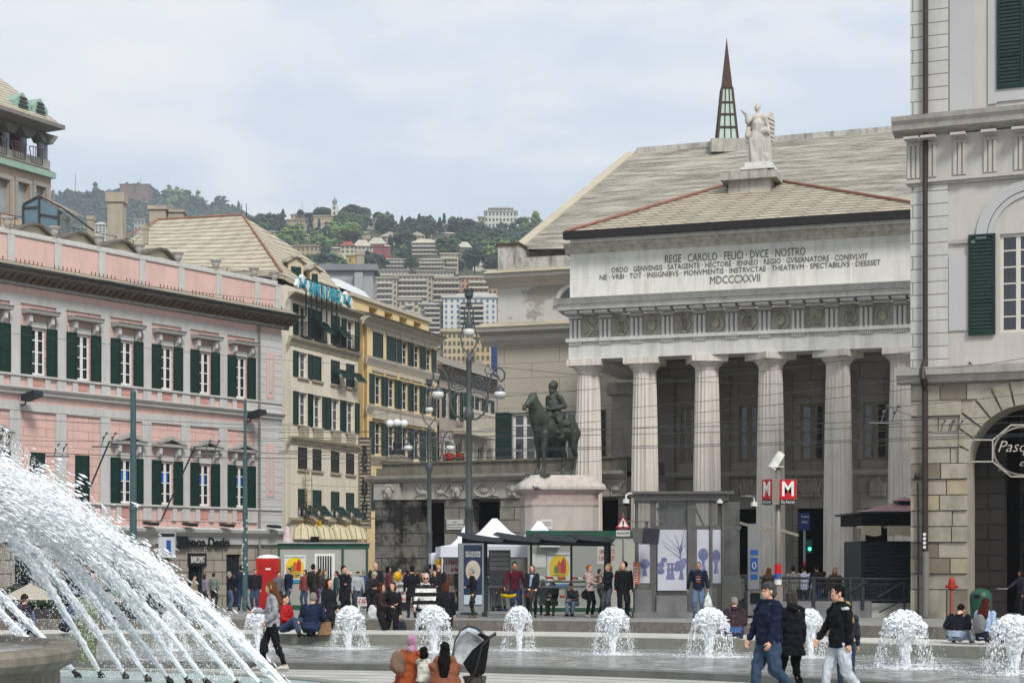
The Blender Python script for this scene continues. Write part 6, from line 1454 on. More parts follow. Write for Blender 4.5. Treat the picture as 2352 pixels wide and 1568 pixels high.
m_ = MB(); slab(m_, w_(93), pv(1162), pv(1152), w_(91)); slab(m_, w_(91), pv(1152), pv(1137)); slab(m_, w_(91), pv(1137), pv(1126), w_(107)); m_.build('frieze', mat('red_granite', '#9c8c84', .6, .12, 4, .1), ped)
m_ = MB(); slab(m_, w_(107), pv(1126), pv(1120)); slab(m_, w_(107), pv(1120), pv(1114), w_(104)); slab(m_, w_(103), pv(1114), pv(1101), w_(84)); slab(m_, w_(84), pv(1101), pv(1093), w_(76)); m_.build('cornice', GRW, ped)
MB().box(w_(-56), w_(-26), -w_(91)*.86-.04, -w_(91)*.86, pv(1216), pv(1194)).build('plaque', mat('plaque_marble', '#bdbcb6'), ped)
text_mesh('GIUSEPPE\nGARIBALDI', .1, ped, (w_(-41), -w_(91)*.86-.045, pv(1204)), LET, 'lettering', depth=.003)
st = thing('equestrian_statue', 'green bronze statue of a bearded rider on a standing horse', 'statue', ((1272-CU)*mk, MY, EYE-(1091-HV)*mk), radians(52))
k_ = 1.01; m = MB()
def Cp(a, b, ra, rb, n=12): m.cap([q*k_ for q in a], [q*k_ for q in b], ra*k_, rb*k_, n)
def El(c, rx, ry, rz): m.ell([q*k_ for q in c], rx*k_, ry*k_, rz*k_, 14, 10)
m.rotfix = None
Cp((-.75, 0, 1.95), (.85, 0, 1.98), .46, .47, 16); El((-.85, 0, 2.0), .5, .42, .52); El((1.0, 0, 2.05), .5, .44, .5); El((.1, 0, 1.85), .7, .46, .45)
Cp((-1.0, 0, 2.25), (-1.42, 0, 2.95), .44, .28, 14); Cp((-1.42, 0, 2.95), (-1.5, 0, 3.2), .27, .22)
Cp((-1.5, 0, 3.2), (-1.86, 0, 2.92), .19, .13); Cp((-1.86, 0, 2.92), (-2.1, 0, 2.7), .125, .095); El((-1.62, 0, 3.02), .17, .12, .19)
for s_ in (-1, 1): Cp((-1.42, s_*.1, 3.3), (-1.44, s_*.13, 3.52), .055, .015, 6)
for q in range(7): El((-1.18+.0*q-.045*q+.14, 0, 2.45+.13*q), .12, .07, .14)
for s_, x in ((-1, -.98), (1, -.82)):
	Cp((x, s_*.24, 1.75), (x-.02, s_*.22, 1.0), .2, .105); Cp((x-.02, s_*.22, 1.0), (x+.0, s_*.22, .3), .1, .07); Cp((x, s_*.22, .3), (x-.08, s_*.22, .14), .075, .085); Cp((x-.08, s_*.22, .12), (x-.1, s_*.22, .04), .1, .13)
for s_, x in ((-1, 1.15), (1, .98)):
	Cp((x-.05, s_*.26, 1.85), (x-.12, s_*.25, 1.3), .32, .17); Cp((x-.12, s_*.25, 1.3), (x+.15, s_*.23, .88), .15, .095); Cp((x+.15, s_*.23, .88), (x+.03, s_*.23, .3), .09, .068); Cp((x+.03, s_*.23, .3), (x-.06, s_*.23, .12), .07, .09); Cp((x-.06, s_*.23, .12), (x-.09, s_*.23, .04), .1, .13)
Cp((1.42, 0, 2.2), (1.62, 0, 1.7), .12, .13, 8); Cp((1.62, 0, 1.7), (1.58, 0, .9), .13, .05, 8)
vox(m, 'horse', BRZ, st, .035, 3, amp=.02, freq=4)
m = MB(); Cp((.05, 0, 2.42), (.05, 0, 2.55), .3, .28); Cp((.05, 0, 2.6), (.02, 0, 3.1), .28, .3); Cp((.02, -.2, 3.32), (.02, .2, 3.32), .17, .17); Cp((.0, 0, 3.3), (-.02, 0, 3.6), .16, .15); El((-.03, 0, 3.72), .18, .155, .21); El((-.14, 0, 3.58), .12, .12, .16); Cp((-.1, 0, 3.8), (.02, 0, 3.87), .18, .19); El((-.2, 0, 3.72), .04, .03, .05)
Cp((.05, 0, 3.45), (-.15, 0, 3.3), .2, .12)
for s_ in (-1, 1):
	Cp((.02, s_*.3, 3.32), (.2, s_*.42, 2.95), .14, .12); Cp((.2, s_*.42, 2.95), (-.32, s_*.12, 2.8), .12, .08); El((-.4, s_*.07, 2.8), .09, .06, .06)
	Cp((.05, s_*.22, 2.5), (-.3, s_*.5, 2.3), .21, .16); Cp((-.3, s_*.5, 2.3), (-.12, s_*.52, 1.75), .15, .1); Cp((-.12, s_*.52, 1.75), (-.14, s_*.53, 1.6), .1, .1); Cp((-.12, s_*.53, 1.58), (-.4, s_*.55, 1.55), .09, .06)
vox(m, 'rider', BRZ, st, .03, 2, amp=.03, freq=6)
m = MB(); Cp((-.3, -.44, 2.1), (.55, -.44, 2.2), .1, .1); Cp((-.3, .44, 2.1), (.55, .44, 2.2), .1, .1); Cp((.5, 0, 2.55), (.6, 0, 2.6), .22, .2); Cp((-.35, 0, 2.5), (-.3, 0, 2.6), .2, .16); Cp((-.35, -.42, 1.8), (.4, -.46, 1.9), .12, .14)
vox(m, 'saddle', BRZ, st, .03, 2)
MB().tube([(-2.1, -.1, 2.9), (-1.5, -.23, 2.72), (-.86, -.27, 2.78), (-.45, -.05, 2.9)], .022, 5).build('reins', BRZ, st)
MB().tube([(-2.12, .1, 2.9), (-1.6, .2, 2.62), (-.86, .24, 2.78), (-.45, .05, 2.9)], .022, 5).build('reins', BRZ, st)
m_ = MB(); m_.add([(-1.4, -.62, -.1), (1.5, -.62, -.1), (1.5, .62, -.1), (-1.4, .62, -.1), (-1.3, -.55, .04), (1.4, -.55, .04), (1.4, .55, .04), (-1.3, .55, .04)], [(3,2,1,0), (4,5,6,7), (0,1,5,4), (1,2,6,5), (2,3,7,6), (3,0,4,7)]); m_.build('base_plate', BRZ, st)
AY = 84.8; ak = AY/F
STM = mat('statue_marble', '#b9b3aa', .6, .1, 3, .15, stain=1, stainc='#7a7268', p=dict(sa=.4, bd=.03))
an = thing('winged_statue', 'white marble winged figure with a raised arm standing on the portico roof', 'statue', tuple(Pt(1742, 387, AY)), radians(-8))
S_ = 150*ak; m = MB()
def a_(x, y, z): return (x*S_, y*S_, z*S_)
def AC(p, q, r1, r2): m.cap(a_(*p), a_(*q), r1*S_, r2*S_, 10)
def AE(c, x, y, z): m.ell(a_(*c), x*S_, y*S_, z*S_, 12, 8)
m.loft([(a_(-.02, 0, 0.0), .1*S_, .09*S_), (a_(-.03, 0, .2), .12*S_, .1*S_), (a_(-.03, -.01, .42), .13*S_, .095*S_), (a_(-.01, 0, .56), .11*S_, .08*S_)], 14)
AC((-.01, 0, .55), (-.01, 0, .68), .085, .1); AC((-.07, 0, .77), (.07, 0, .77), .065, .065); AC((0, 0, .78), (-.015, -.01, .87), .035, .03); AE((-.02, -.015, .915), .042, .048, .055); AE((-.015, .005, .935), .052, .05, .04); AE((-.01, 0, .975), .03, .03, .02)
AC((-.1, 0, .78), (-.17, -.05, .7), .045, .035); AC((-.17, -.05, .7), (-.19, -.08, .82), .036, .026); AC((-.19, -.08, .82), (-.26, -.1, .87), .03, .015)
AC((.1, 0, .78), (.14, -.01, .64), .042, .034); AC((.14, -.01, .64), (.16, -.06, .52), .034, .024)
AC((-.13, 0, .5), (.12, -.05, .56), .04, .05); AC((-.15, .0, .62), (-.17, 0, .5), .03, .04); AC((.13, 0, .5), (.15, 0, .1), .05, .07); AC((.1, -.05, .16), (.17, 0, .02), .07, .08)
for q in range(6): AC((-.12+.045*q, -.075, .42), (-.12+.035*q+.03, -.09, .03), .018, .026)
vox(m, 'figure', STM, an, .035, 1, amp=.03, freq=5, anis=(1, 1, .3))
for sg, x0 in ((1, .12), (-1, -.05)):
	m = MB(); w0 = .07
	P = [(x0, .78), (x0+.06*sg, .88), (x0+.11*sg, .85), (x0+.13*sg, .7), (x0+.12*sg, .5), (x0+.09*sg, .36), (x0+.04*sg, .42), (x0+.01*sg, .6)]
	if sg < 0: P = [(x, z*.9+.05) for x, z in P]
	m.ext([(x*S_, z*S_) for x, z in P][::sg], 'y', .07*S_, .11*S_)
	for q in range(6): z = .8-.065*q; m.cap(((x0+.02*sg)*S_, .07*S_, z*S_), ((x0+.12*sg)*S_, .07*S_, (z-.06)*S_), .018*S_, .012*S_, 6)
	m.build('wing', STM, an)
# ================= lamp posts =================
LAMPG = mat('milk_glass', '#c9c9c4', .3, .06, 3, 0)
def lamp(u, vb, vt, Y, label, arms, s=1.0):
	k = Y/F; base = Pt(u, vb, Y); H = (vb-vt)*k
	t = thing('ornate_lamp_post', label, 'street lamp', tuple(base), 0, 'ornate iron lamp posts')
	r = .125*s
	m_ = MB(); prof = [(r*2.6, 0), (r*2.6, .2), (r*1.6, .35), (r*1.5, 1.0), (r*2.2, 1.1), (r*1.5, 1.3), (r*1.3, H*.16), (r*2.1, H*.17), (r*2.3, H*.185), (r*1.2, H*.2), (r*1.15, H*.33), (r*1.5, H*.335), (r*1.0, H*.345), (r*.8, H*.6), (r*1.6, H*.615), (r*1.3, H*.63), (r*.75, H*.645), (r*.8, H*.78), (r*1.0, H*.785), (r*.5, H*.8)]
	m_.lathe((0,0,0), prof, 14); m_.build('post', mat('lamp_iron', '#4a4f50', .5, .2, 8, .15, .2), t, smooth=True)
	LI = _m['lamp_iron']
	ww = 30*k*s; rf, va_, sx_ = (1.0, 885, 1.0) if s > .9 else (.62, 1015, .68)
	Q = lambda x, v: (x*k*sx_, 0, (vb-(va_+(v-885)*rf))*k)
	for sg in (-1, 1):
		m_ = MB(); q_ = lambda x, v: Q(sg*x, v)
		m_.tube([q_(0, 962), q_(18, 962), q_(34, 950), q_(42, 930), q_(44, 905), q_(46, 882), q_(52, 860), q_(62, 846), (q_(74, 845)), q_(82, 855), q_(82, 868), q_(74, 876), q_(67, 870), q_(68, 862)], .038*s, 6)
		m_.tube([q_(22+19*cos(a)*(1-a/16), 878+19*sin(a)*(1-a/16)) for a in [q*.5 for q in range(0, 26)]], .03*s, 5)
		m_.tube([q_(0, 905), q_(14, 900), q_(30, 903), q_(43, 915)], .026*s, 5); m_.tube([q_(44, 905), q_(38, 880), q_(42, 862), q_(36, 848), q_(44, 838), q_(50, 850)], .022*s, 5)
		m_.build('scroll_arm', LI, t)
		X_, _, Z_ = q_(71, 882)
		m_ = MB(); hl_ = 24*k*rf; m_.lathe((X_, 0, Z_-hl_), [(.17*s, 0), (.18*s, hl_*.3), (.15*s, hl_*.62), (.08*s, hl_*.75), (.03*s, hl_)], 12); l_ = m_.build('lamp_head', LI, t); MB().ell((X_, 0, Z_-hl_), .22*s, .22*s, .17*s, 14, 10).build('lamp_shade', LAMPG, l_, smooth=True)
	m_ = MB(); zt = H*.8
	for sg in (-1, 1): m_.tube([(0, 0, zt), (sg*ww*.55, 0, zt+.03*H), (sg*ww*.62, 0, zt+.06*H), (sg*ww*.35, 0, zt+.1*H), (sg*ww*.33, 0, zt+.14*H), (0, 0, zt+.165*H)], .03*s, 5)
	m_.lathe((0, 0, zt+.15*H), [(.05*s, 0), (.1*s, .01*H), (.06*s, .02*H), (.16*s, .03*H), (.16*s, .04*H), (.2*s, .05*H)], 10)
	for q in range(6): m_.cap((.14*s*cos(q*pi/3), .14*s*sin(q*pi/3), zt+.195*H), (.17*s*cos(q*pi/3), .17*s*sin(q*pi/3), zt+.203*H), .03*s, .02*s, 5)
	m_.build('top_hoop', LI, t)
	m_ = MB(); m_.lathe((0, 0, zt+.075*H), [(.14*s, 0), (.15*s, .02*H), (.1*s, .04*H), (.03*s, .06*H), (.02*s, .08*H)], 12); l_ = m_.build('lamp_head', LI, t); MB().ell((0, 0, zt+.07*H), .2*s, .2*s, .17*s, 14, 10).build('lamp_shade', LAMPG, l_, smooth=True)
	return t
lamp(1077, 1420, 665, 62, 'tallest ornate lamp post with three white glass shades, nearer the monument', .68, 1.0)
lamp(986, 1400, 872, 72, 'shorter ornate lamp post with three small shades in front of the gallery', .62, .85)
TEALP = mat('teal_pole_paint', '#3c5557', .5, .12, 2, .05)
def pole(u, v0, v1, Y, r0, r1, label, m=TEALP, rz=0, group=None):
	k = Y/F; t = thing('traction_pole', label, 'pole', tuple(Pt(u, v1, Y)), 0, group); h = (v1-v0)*k
	mb = MB(); mb.lathe((0,0,0), [(r0*1.25, 0), (r0*1.25, .3), (r0, .35), (r0, h*.45), (r0*1.12, h*.46), (r0*.95, h*.48), (r0*.9, h*.72), (r1, h*.73), (r1, h-.1), (r1*.6, h-.02), (r1*.1, h)], 14); mb.build('shaft', m, t, smooth=False); return t
pole(306, 894, 1405, 55, .115, .095, 'thick teal steel pole rising out of the spray')
p2_ = pole(563, 915, 1400, 66, .1, .06, 'slimmer teal steel pole covered in stickers before the bank'); m_ = MB(); random.seed(4)
for q in range(16): z = random.uniform(1.2, 3.6); a = random.uniform(pi*1.1, pi*1.9); m_.box(.101*cos(a)-.03, .101*cos(a)+.03, .101*sin(a)-.01, .101*sin(a), z, z+.08)
tag(m_.build('stickers', mat('sticker_white', '#b9b9b5', .6, .2, 5, 0), p2_), None, None, None, 'stuff')
RDM = mat('metro_red', '#b3121d', .4, .04, 1, 0); GM_ = mat('galvanised_pole', '#837a72', .45, .12, 3, .05, .3)
Y = 54; k = Y/F; mp_ = thing('metro_sign_post', 'grey post carrying red M signs reading De Ferrari and a white camera', 'sign', tuple(Pt(1787, 1425, Y)))
hh = lambda v: (1425-v)*k
MB().cyl((0,0,0), (0,0,hh(1072)), .1, .085, 12).build('post', GM_, mp_, smooth=True)
def msign(cx_, w, rz, z1, z0, yo=-.12):
	b = MB().box(-w/2, w/2, -.14, .14, 0, z1-z0).build('sign_box', GM_, mp_, (cx_, yo, z0), rz=rz)
	MB().box(-w/2+.02, w/2-.01, -.15, -.141, .17, z1-z0-.01).build('red_panel', RDM, b); MB().box(-w/2+.02, w/2-.01, -.15, -.141, .01, .165).build('name_panel', mat('sign_black', '#1c1f22'), b)
	text_mesh('M', .64, b, (0, -.152, (z1-z0)*.6), WHT, 'metro_letter', depth=.004, width=w*.66, bold=.015); text_mesh('De Ferrari', .14, b, (0, -.152, .085), WHT, 'station_name', depth=.003, width=w*.75)
msign(.27, .56, 0, hh(1101), hh(1159)); msign(-.25, .54, radians(-62), hh(1101), hh(1159))
m_ = MB(); m_.box(-.16, .16, -.16, .16, hh(1073), hh(1071)); m_.build('camera_plate', WHT, mp_); c_ = MB().box(-.09, .09, -.3, .3, -.1, .1).build('camera', WHT, mp_, (-.05, 0, hh(1058))); c_.rotation_euler = (radians(55), 0, radians(-70))
for z0, z1, m in ((1295, 1317, RDM), (1317, 1330, mat('blue_band', '#2352a0', .5)), (1322, 1342, mat('paper_white', '#c9c9c6', .7))): MB().cyl((0,0,hh(z1)), (0,0,hh(z0)), .112 if m is RDM else .115, n=12).build('band', m, mp_)
MB().box(-.13, .13, -.13, .13, hh(1385), hh(1345)).build('box', GM_, mp_)
LY = 57; k = LY/F; lift = thing('metro_lift_pavilion', 'grey steel and glass lift pavilion with blue white period photo panels and dome cameras', 'lift pavilion', tuple(Pt(1455, 1282, LY)[:2])+(G(LY),), radians(-3)); LZ = G(LY)
lv = lambda v: EYE-(v-HV)*k-LZ; lu = lambda u: (u-1455)*k
STL = mat('grey_steel', '#5f5d5b', .45, .12, 3, .05, .4); PGL = mat('pavilion_glass', '#3e4240', .08, .3, .8, 0, spec=.8); PST = mat('pavilion_stone', '#6f6f70', .6, .15, 1.5, .08, stain=1, p=dict(sa=.4)); CLR = mat('clear_glass', '#6a6d68', .05, .1, 1, 0, spec=.8, alpha=.35)
top = lv(1135)
MB().box(lu(1452), lu(1682), -.5, 3.2, top, lv(1129)).build('roof', STL, lift); MB().box(lu(1460), lu(1672), -.35, 3.0, lv(1149), top-.002).build('roof_beam', STL, lift)
m_ = MB()
for u0, u1 in ((1494, 1507), (1578, 1597), (1629, 1635), (1656, 1662)): m_.box(lu(u0), lu(u1), -.2, .1, 0, lv(1149))
for u in (1462, 1660): m_.box(lu(u), lu(u)+.12, 2.7, 2.85, 0, lv(1149))
m_.box(lu(1507), lu(1578), -.12, -.02, lv(1215), lv(1207)); m_.box(lu(1597), lu(1700), -.12, -.02, lv(1215), lv(1207)); m_.build('frame', STL, lift)
m_ = MB(); m_.box(lu(1460), lu(1494), -.1, -.04, lv(1350), lv(1150)); m_.box(lu(1508), lu(1577), -.1, -.04, lv(1365), lv(1151)); m_.box(lu(1598), lu(1629), -.1, -.04, lv(1350), lv(1151)); m_.box(lu(1636), lu(1700), .4, .44, lv(1350), lv(1151)); m_.build('glazing', CLR, lift)
m_ = MB(); m_.box(lu(1458), lu(1496), -.3, 2.8, 0, lv(1352)); m_.box(lu(1507), lu(1577), -.3, 2.8, 0, lv(1366)); m_.box(lu(1598), lu(1634), -.3, 2.8, 0, lv(1348)); m_.build('stone_base', PST, lift); MB().box(lu(1455), lu(1700), -.42, 2.9, 0, lv(1404)).build('plinth', PST, lift)
MB().box(lu(1509), lu(1576), .6, 2.6, lv(1364), lv(1240)).build('lift_car', mat('dark_lift', '#34332f', .5, .1), lift)
for a, b_ in (((1510, 1165), (1530, 1207)), ((1598, 1165), (1618, 1207))): MB().tube([(lu(a[0]), .5, lv(a[1])), (lu(b_[0]), .5, lv(b_[1]))], .05, 4).build('brace', STL, lift)
PBG = mat('poster_lilac', '#b6b6c0', .6, .08, 1, 0); PBL = mat('poster_blue', '#61678a', .6, .2, 4, 0, p=dict(dirt=.5, ds=3, dc='#9a9cba'))
def poster(u0, u1, v0, v1, seed, y=-.14):
	random.seed(seed); o = MB().box(lu(u0), lu(u1), y, y+.03, lv(v1), lv(v0)).build('photo_panel', PBG, lift); w = lu(u1)-lu(u0); h = lv(v0)-lv(v1); x0, z0 = lu(u0), lv(v1); m_ = MB(); yy = y-.004
	if w > .8:
		tx = x0+w*.8
		m_.tube([(tx, yy, z0+h*.45), (tx-.02, yy, z0+h*.6), (tx, yy, z0+h*.75)], .022, 4)
		for q in range(16):
			a = radians(random.uniform(35, 150)); L_ = random.uniform(.4, .62)*h; b = (tx, z0+h*random.uniform(.5, .68)); e = [(max(x0+.03, min(x0+w-.03, b[0]+cos(a)*L_*t*.6)), yy, min(z0+h-.03, b[1]+sin(a)*L_*t*.75)) for t in (0, .4, .7, 1)]; m_.tube(e, .007, 3, .003)
		for cx__, cz__, r_ in ((.12, .42, .09), (.22, .5, .08), (.78, .42, .14), (.9, .48, .1), (.68, .36, .09), (.1, .32, .1)): m_.ell((x0+w*cx__, yy, z0+h*cz__), r_*w*1.4, .006, r_*h*.55, 10, 6)
		m_.box(x0+w*.05, x0+w*.2, yy, y, z0+h*.28, z0+h*.36); figs = (.38, .82, .5)
	else: m_.ell((x0+w*.5, yy, z0+h*.5), w*.42, .006, h*.13, 10, 6); figs = (.5,)
	for q in figs: x = x0+w*q; z = z0+h*.18; m_.loft([((x, yy, z), .09, .004), ((x, yy, z+.25), .04, .004), ((x, yy, z+.33), .06, .004), ((x, yy, z+.42), .02, .004)], 8); m_.ell((x, yy, z+.46), .04, .004, .045, 8, 5); m_.ell((x, yy, z+.52), .09, .004, .03, 8, 5)
	m_.build('photo_print', PBL, o)
poster(1467, 1494, 1250, 1338, 1); poster(1510, 1576, 1216, 1355, 2); poster(1600, 1628, 1216, 1330, 3, -.13); poster(1632, 1655, 1216, 1338, 4, -.12)
tk = MB().box(lu(1454), lu(1469), -.4, -.3, lv(1340), lv(1290)).build('ticket_sign', mat('salmon_sign', '#b46a52', .6, .05), lift); q_ = text_mesh('TICKET', .2, tk, (lu(1461), -.41, lv(1318)), WHT, 'lettering', depth=.003, width=.55); q_.rotation_euler = (pi/2, -pi/2, 0); q_.rotation_mode = 'XYZ'
DOMEW = mat('camera_white', '#cfcfcc', .4, .04, 3, 0)
for u, v, sg in ((1438, 1133, -1), (1653, 1133, 1), (1732, 1140, 1)):
	dc = thing('dome_camera', 'white dome camera on a curved arm, %s the lift pavilion roof' % {1438: 'left end of', 1653: 'front right of', 1732: 'far right beyond'}[u], 'camera', tuple(Pt(u, v+18, LY-.4)), 0, 'dome cameras on the lift pavilion')
	m_ = MB(); m_.tube([(-sg*.28, 0, .26), (-sg*.08, 0, .26), (0, 0, .2), (0, 0, .06)], .035, 6); m_.cyl((0,0,-.06), (0,0,.08), .11, n=12); m_.build('housing', DOMEW, dc); MB().ell((0,0,-.06), .08, .08, .07, 10, 8).build('dome', BLK, dc, smooth=True)
MB().cyl((lu(1700), -.2, lv(1141)), (lu(1732), -.3, lv(1141)), .03, n=6).build('camera_arm', STL, lift)
scn = thing('departure_screen', 'dark angled screen box hanging left of the lift pavilion door', 'screen', tuple(Pt(1485, 1250, LY-1.2)), radians(-8)); kk = (LY-1.2)/F
MB().ext([(-33*kk, 38*kk), (-5*kk, 38*kk), (-8*kk, 2*kk), (-28*kk, 4*kk)], 'y', -.25, .35).build('side_box', STL, scn); MB().ext([(-4*kk, 38*kk), (31*kk, 35*kk), (27*kk, 0), (-7*kk, 2*kk)], 'y', -.3, .3).build('screen', mat('screen_dark', '#2a2832', .25, .1), scn); MB().box(-45*kk, 33*kk, -.1, .1, 52*kk, 54*kk).build('bracket', STL, scn); MB().cyl((0,0,38*kk), (0,0,52*kk), .04, n=6).build('hanger', STL, scn)
for q, (a, b_) in enumerate((((1700, 1200), (1783, 1226)), ((1750, 1203), (1834, 1229)))): m_ = MB(); A, B = Pt(a[0]-0, a[1], LY-1), Pt(b_[0]-0, b_[1], LY-1.5); pr = thing('awning_arm', 'slanted metal awning arm right of the lift pavilion, %s one' % ('nearer' if q == 0 else 'farther'), 'metal arm', tuple(A)); m_.tube([(0,0,0), B-A], .06, 4); m_.build('bar', mat('tan_metal', '#8c8577', .5, .1), pr)
IL = thing('blue_lift_sign', 'grey lift side panel with blue accessibility stickers', 'sign', tuple(Pt(1732, 1352, LY))); kk = LY/F; MB().box(-14*kk, 12*kk, 0, .1, 0, 150*kk).build('panel', mat('grey_panel', '#77777a', .5, .08), IL)
for z0, z1, w in ((78, 90, 9), (40, 72, 8), (22, 34, 8)): MB().box(-w*kk, w*kk, -.01, 0, z0*kk, z1*kk).build('sticker', mat('blue_sticker', '#1c4a8c', .5, .08), IL)
m_ = MB(); m_.tube([(4*kk*cos(a), -.015, 54*kk+7*kk*sin(a)) for a in [q*pi/8 for q in range(17)]], .012, 4); m_.build('symbol', WHT, IL)
MB().box(-16*kk, 22*kk, -.2, .8, -60*kk, -6*kk).build('base', PST, IL); MB().box(-10*kk, 12*kk, -.25, -.2, -32*kk, -8*kk).build('vent', BLK, IL)
# ================= bus shelter, cabins, tents =================
SY = 59; k = SY/F; SZ = G(SY); sh = thing('bus_shelter', 'dark framed glass bus shelter with a winged canopy and a bench', 'bus shelter', tuple(Pt(1050, 1282, SY)[:2])+(SZ,), radians(-2))
su = lambda u: (u-1050)*k; sv = lambda v: EYE-(v-HV)*k-SZ
SHD = mat('shelter_dark', '#3b4144', .45, .12, 3, .05, .3)
m_ = MB()
for q in range(4):
	a, b_ = su(1050+84*q), su(1050+84*q+110); m_.ext([(a, sv(1228)), (a+.15, sv(1222)), (b_, sv(1238)), (b_-.1, sv(1246)), (a+.5, sv(1240))], 'y', -1.0, 1.6)
m_.build('canopy', SHD, sh); MB().cyl((su(1060), .3, sv(1240)), (su(1400), .3, sv(1246)), .13, n=10).build('canopy_beam', SHD, sh)
for u in (1112, 1395): MB().cyl((su(u), .3, 0), (su(u), .3, sv(1245)), .12 if u > 1200 else .1, n=10).build('post', SHD, sh)
for u in (1112, 1218, 1312, 1395): MB().box(su(u)-.04, su(u)+.04, 1.2, 1.3, 0, sv(1246)).build('mullion', mat('shelter_green', '#2f4c48', .5, .1), sh)
MB().box(su(1112), su(1395), 1.23, 1.26, .35, sv(1250)).build('rear_glass', mat('shelter_glass', '#8f9c95', .05, .05, 1, 0, spec=.6, alpha=.18), sh)
m_ = MB(); m_.box(su(1112), su(1395), .75, 1.1, sv(1350), sv(1345));
for u in (1120, 1200, 1300, 1385): m_.box(su(u)-.03, su(u)+.03, .85, 1.0, 0, sv(1350))
m_.box(su(1112), su(1395), 1.12, 1.18, sv(1362)+.35, sv(1362)+.42); m_.build('bench', mat('pale_steel_bench', '#7f8486', .4, .1, 3, .03, .4), sh)
MB().box(su(1119), su(1170), 1.1, 1.18, sv(1352), sv(1262)).build('timetable_board', mat('board_grey', '#6b6e70', .5, .15), sh)
for q in range(4): MB().box(su(1122), su(1167), 1.09, 1.1, sv(1268+11*q+8), sv(1268+11*q)).build('timetable_panel', mat('board_light', '#9a9a98', .5, .1), sh)
ad = thing('advert_totem', 'tall lit advertising totem with a dark blue poster left of the shelter', 'advertising panel', tuple(Pt(1082, 1405, SY-1)), radians(8)); kk = (SY-1)/F
MB().box(-29*kk, 28*kk, -.16, .16, 0, 158*kk).build('case', mat('totem_grey', '#7c8082', .4, .08, 2, .03, .3), ad); MB().box(-18*kk, 24*kk, -.175, -.16, 16*kk, 154*kk).build('poster', mat('navy_poster', '#1d2b42', .3, .2, 2, 0), ad)
text_mesh('PER TE, CHE SEI SEMPRE', .13, ad, (3*kk, -.18, 136*kk), WHT, 'lettering', depth=.003, width=34*kk); text_mesh('INFINITO NEL TUO VICINO', .13, ad, (3*kk, -.18, 129*kk), WHT, 'lettering', depth=.003, width=34*kk)
m_ = MB(); m_.ell((3*kk, -.178, 95*kk), 17*kk, .01, 24*kk, 16, 10); m_.build('poster_shape', mat('poster_beige', '#a59c90', .5, .12), ad); MB().box(-18*kk, 24*kk, -.18, -.176, 18*kk, 40*kk).build('poster_foot', mat('poster_pale', '#a9b4bd', .5, .1), ad)
CAB = mat('cabin_panel', '#9d9f96', .7, .05, 1.2, .04); CABG = mat('cabin_green', '#1e4a3a', .6, .12, 2, .05)
def paper(par, x, z, w, h, y, m, name='poster'): return MB().box(x, x+w, y-.012, y, z, z+h).build(name, m, par)
def house_poster(par, x, z, w, h, y):
	o = paper(par, x, z, w, h, y, mat('poster_white', '#cfd0cc', .6, .03)); m_ = MB(); m_.ell((x+w*.5, y-.014, z+h*.55), w*.42, .008, h*.4, 20, 12); m_.build('yellow_disc', mat('poster_yellow', '#d9bb1c', .6, .05), o)
	for i, (a, b_, c, hh_) in enumerate(((.28, .44, '#4d8a3a', .22), (.4, .6, '#c2561f', .36), (.58, .78, '#b02a22', .45))): m_ = MB(); m_.ext([(x+w*a, z+h*.42), (x+w*b_, z+h*.42), (x+w*b_, z+h*(.42+hh_*.7)), (x+w*(a+b_)/2, z+h*(.42+hh_)), (x+w*a, z+h*(.42+hh_*.7))], 'y', y-.03, y-.022); m_.build('printed_house', mat('print_'+c[1:], c, .6, .05), o)
	m_ = MB(); m_.box(x+w*.05, x+w*.95, y-.026, y-.02, z, z+h*.12); m_.build('blue_band', mat('print_blue', '#2a7fa8', .6, .05), o)
	text_mesh('SUPERBONUS', .1, o, (x+w*.5, y-.03, z+h*.36), LET, 'lettering', depth=.002, width=w*.5); text_mesh('110%', .22, o, (x+w*.5, y-.03, z+h*.24), LET, 'lettering', depth=.002, width=w*.5, bold=.01); text_mesh('Basta Crediti Incagliati', .1, o, (x+w*.5, y-.03, z+h*.93), mat('print_blue', '#2a7fa8'), 'lettering', depth=.002, width=w*.9)
HZR, HZW = mat('tape_red', '#b02a25', .6, .05), mat('tape_white', '#d2d0cb', .6, .03)
def tape(a, b_, label, r=.045, n=None):
	a = Vector(a); b_ = Vector(b_); L_ = (b_-a).length; n = n or max(6, int(L_/.22)); t = thing('barrier_tape', label, 'tape', tuple(a)); d = (b_-a); m1, m2 = MB(), MB()
	for q in range(n):
		p, p2 = d*(q/n), d*((q+1)/n); sg = .06*sin(pi*(q+.5)/n); p = p-Vector((0,0,.06*sin(pi*q/n))); p2 = p2-Vector((0,0,.06*sin(pi*(q+1)/n)))
		(m1 if q % 2 else m2).add([tuple(p+Vector((0,0,-r))), tuple(p2+Vector((.06,0,-r))), tuple(p2+Vector((0,0,r))), tuple(p+Vector((-.06,0,r))), tuple(p+Vector((0,.004,-r))), tuple(p2+Vector((.06,.004,-r))), tuple(p2+Vector((0,.004,r))), tuple(p+Vector((-.06,.004,r)))], [(0,1,2,3), (7,6,5,4), (0,4,5,1), (3,2,6,7)])
	m1.build('red_stripes', HZR, t); m2.build('white_stripes', HZW, t)
CY_ = 74; k = CY_/F; CZ = G(CY_); cb_ = thing('site_cabin', 'grey site cabin with green frame and a barred window, next to the red toilet', 'site cabin', tuple(Pt(640, 1282, CY_)[:2])+(CZ,), radians(4))
cu2 = lambda u: (u-640)*k; cv2 = lambda v: EYE-(v-HV)*k-CZ
MB().box(cu2(640), cu2(843), 0, 2.4, .15, cv2(1258)).build('walls', CAB, cb_)
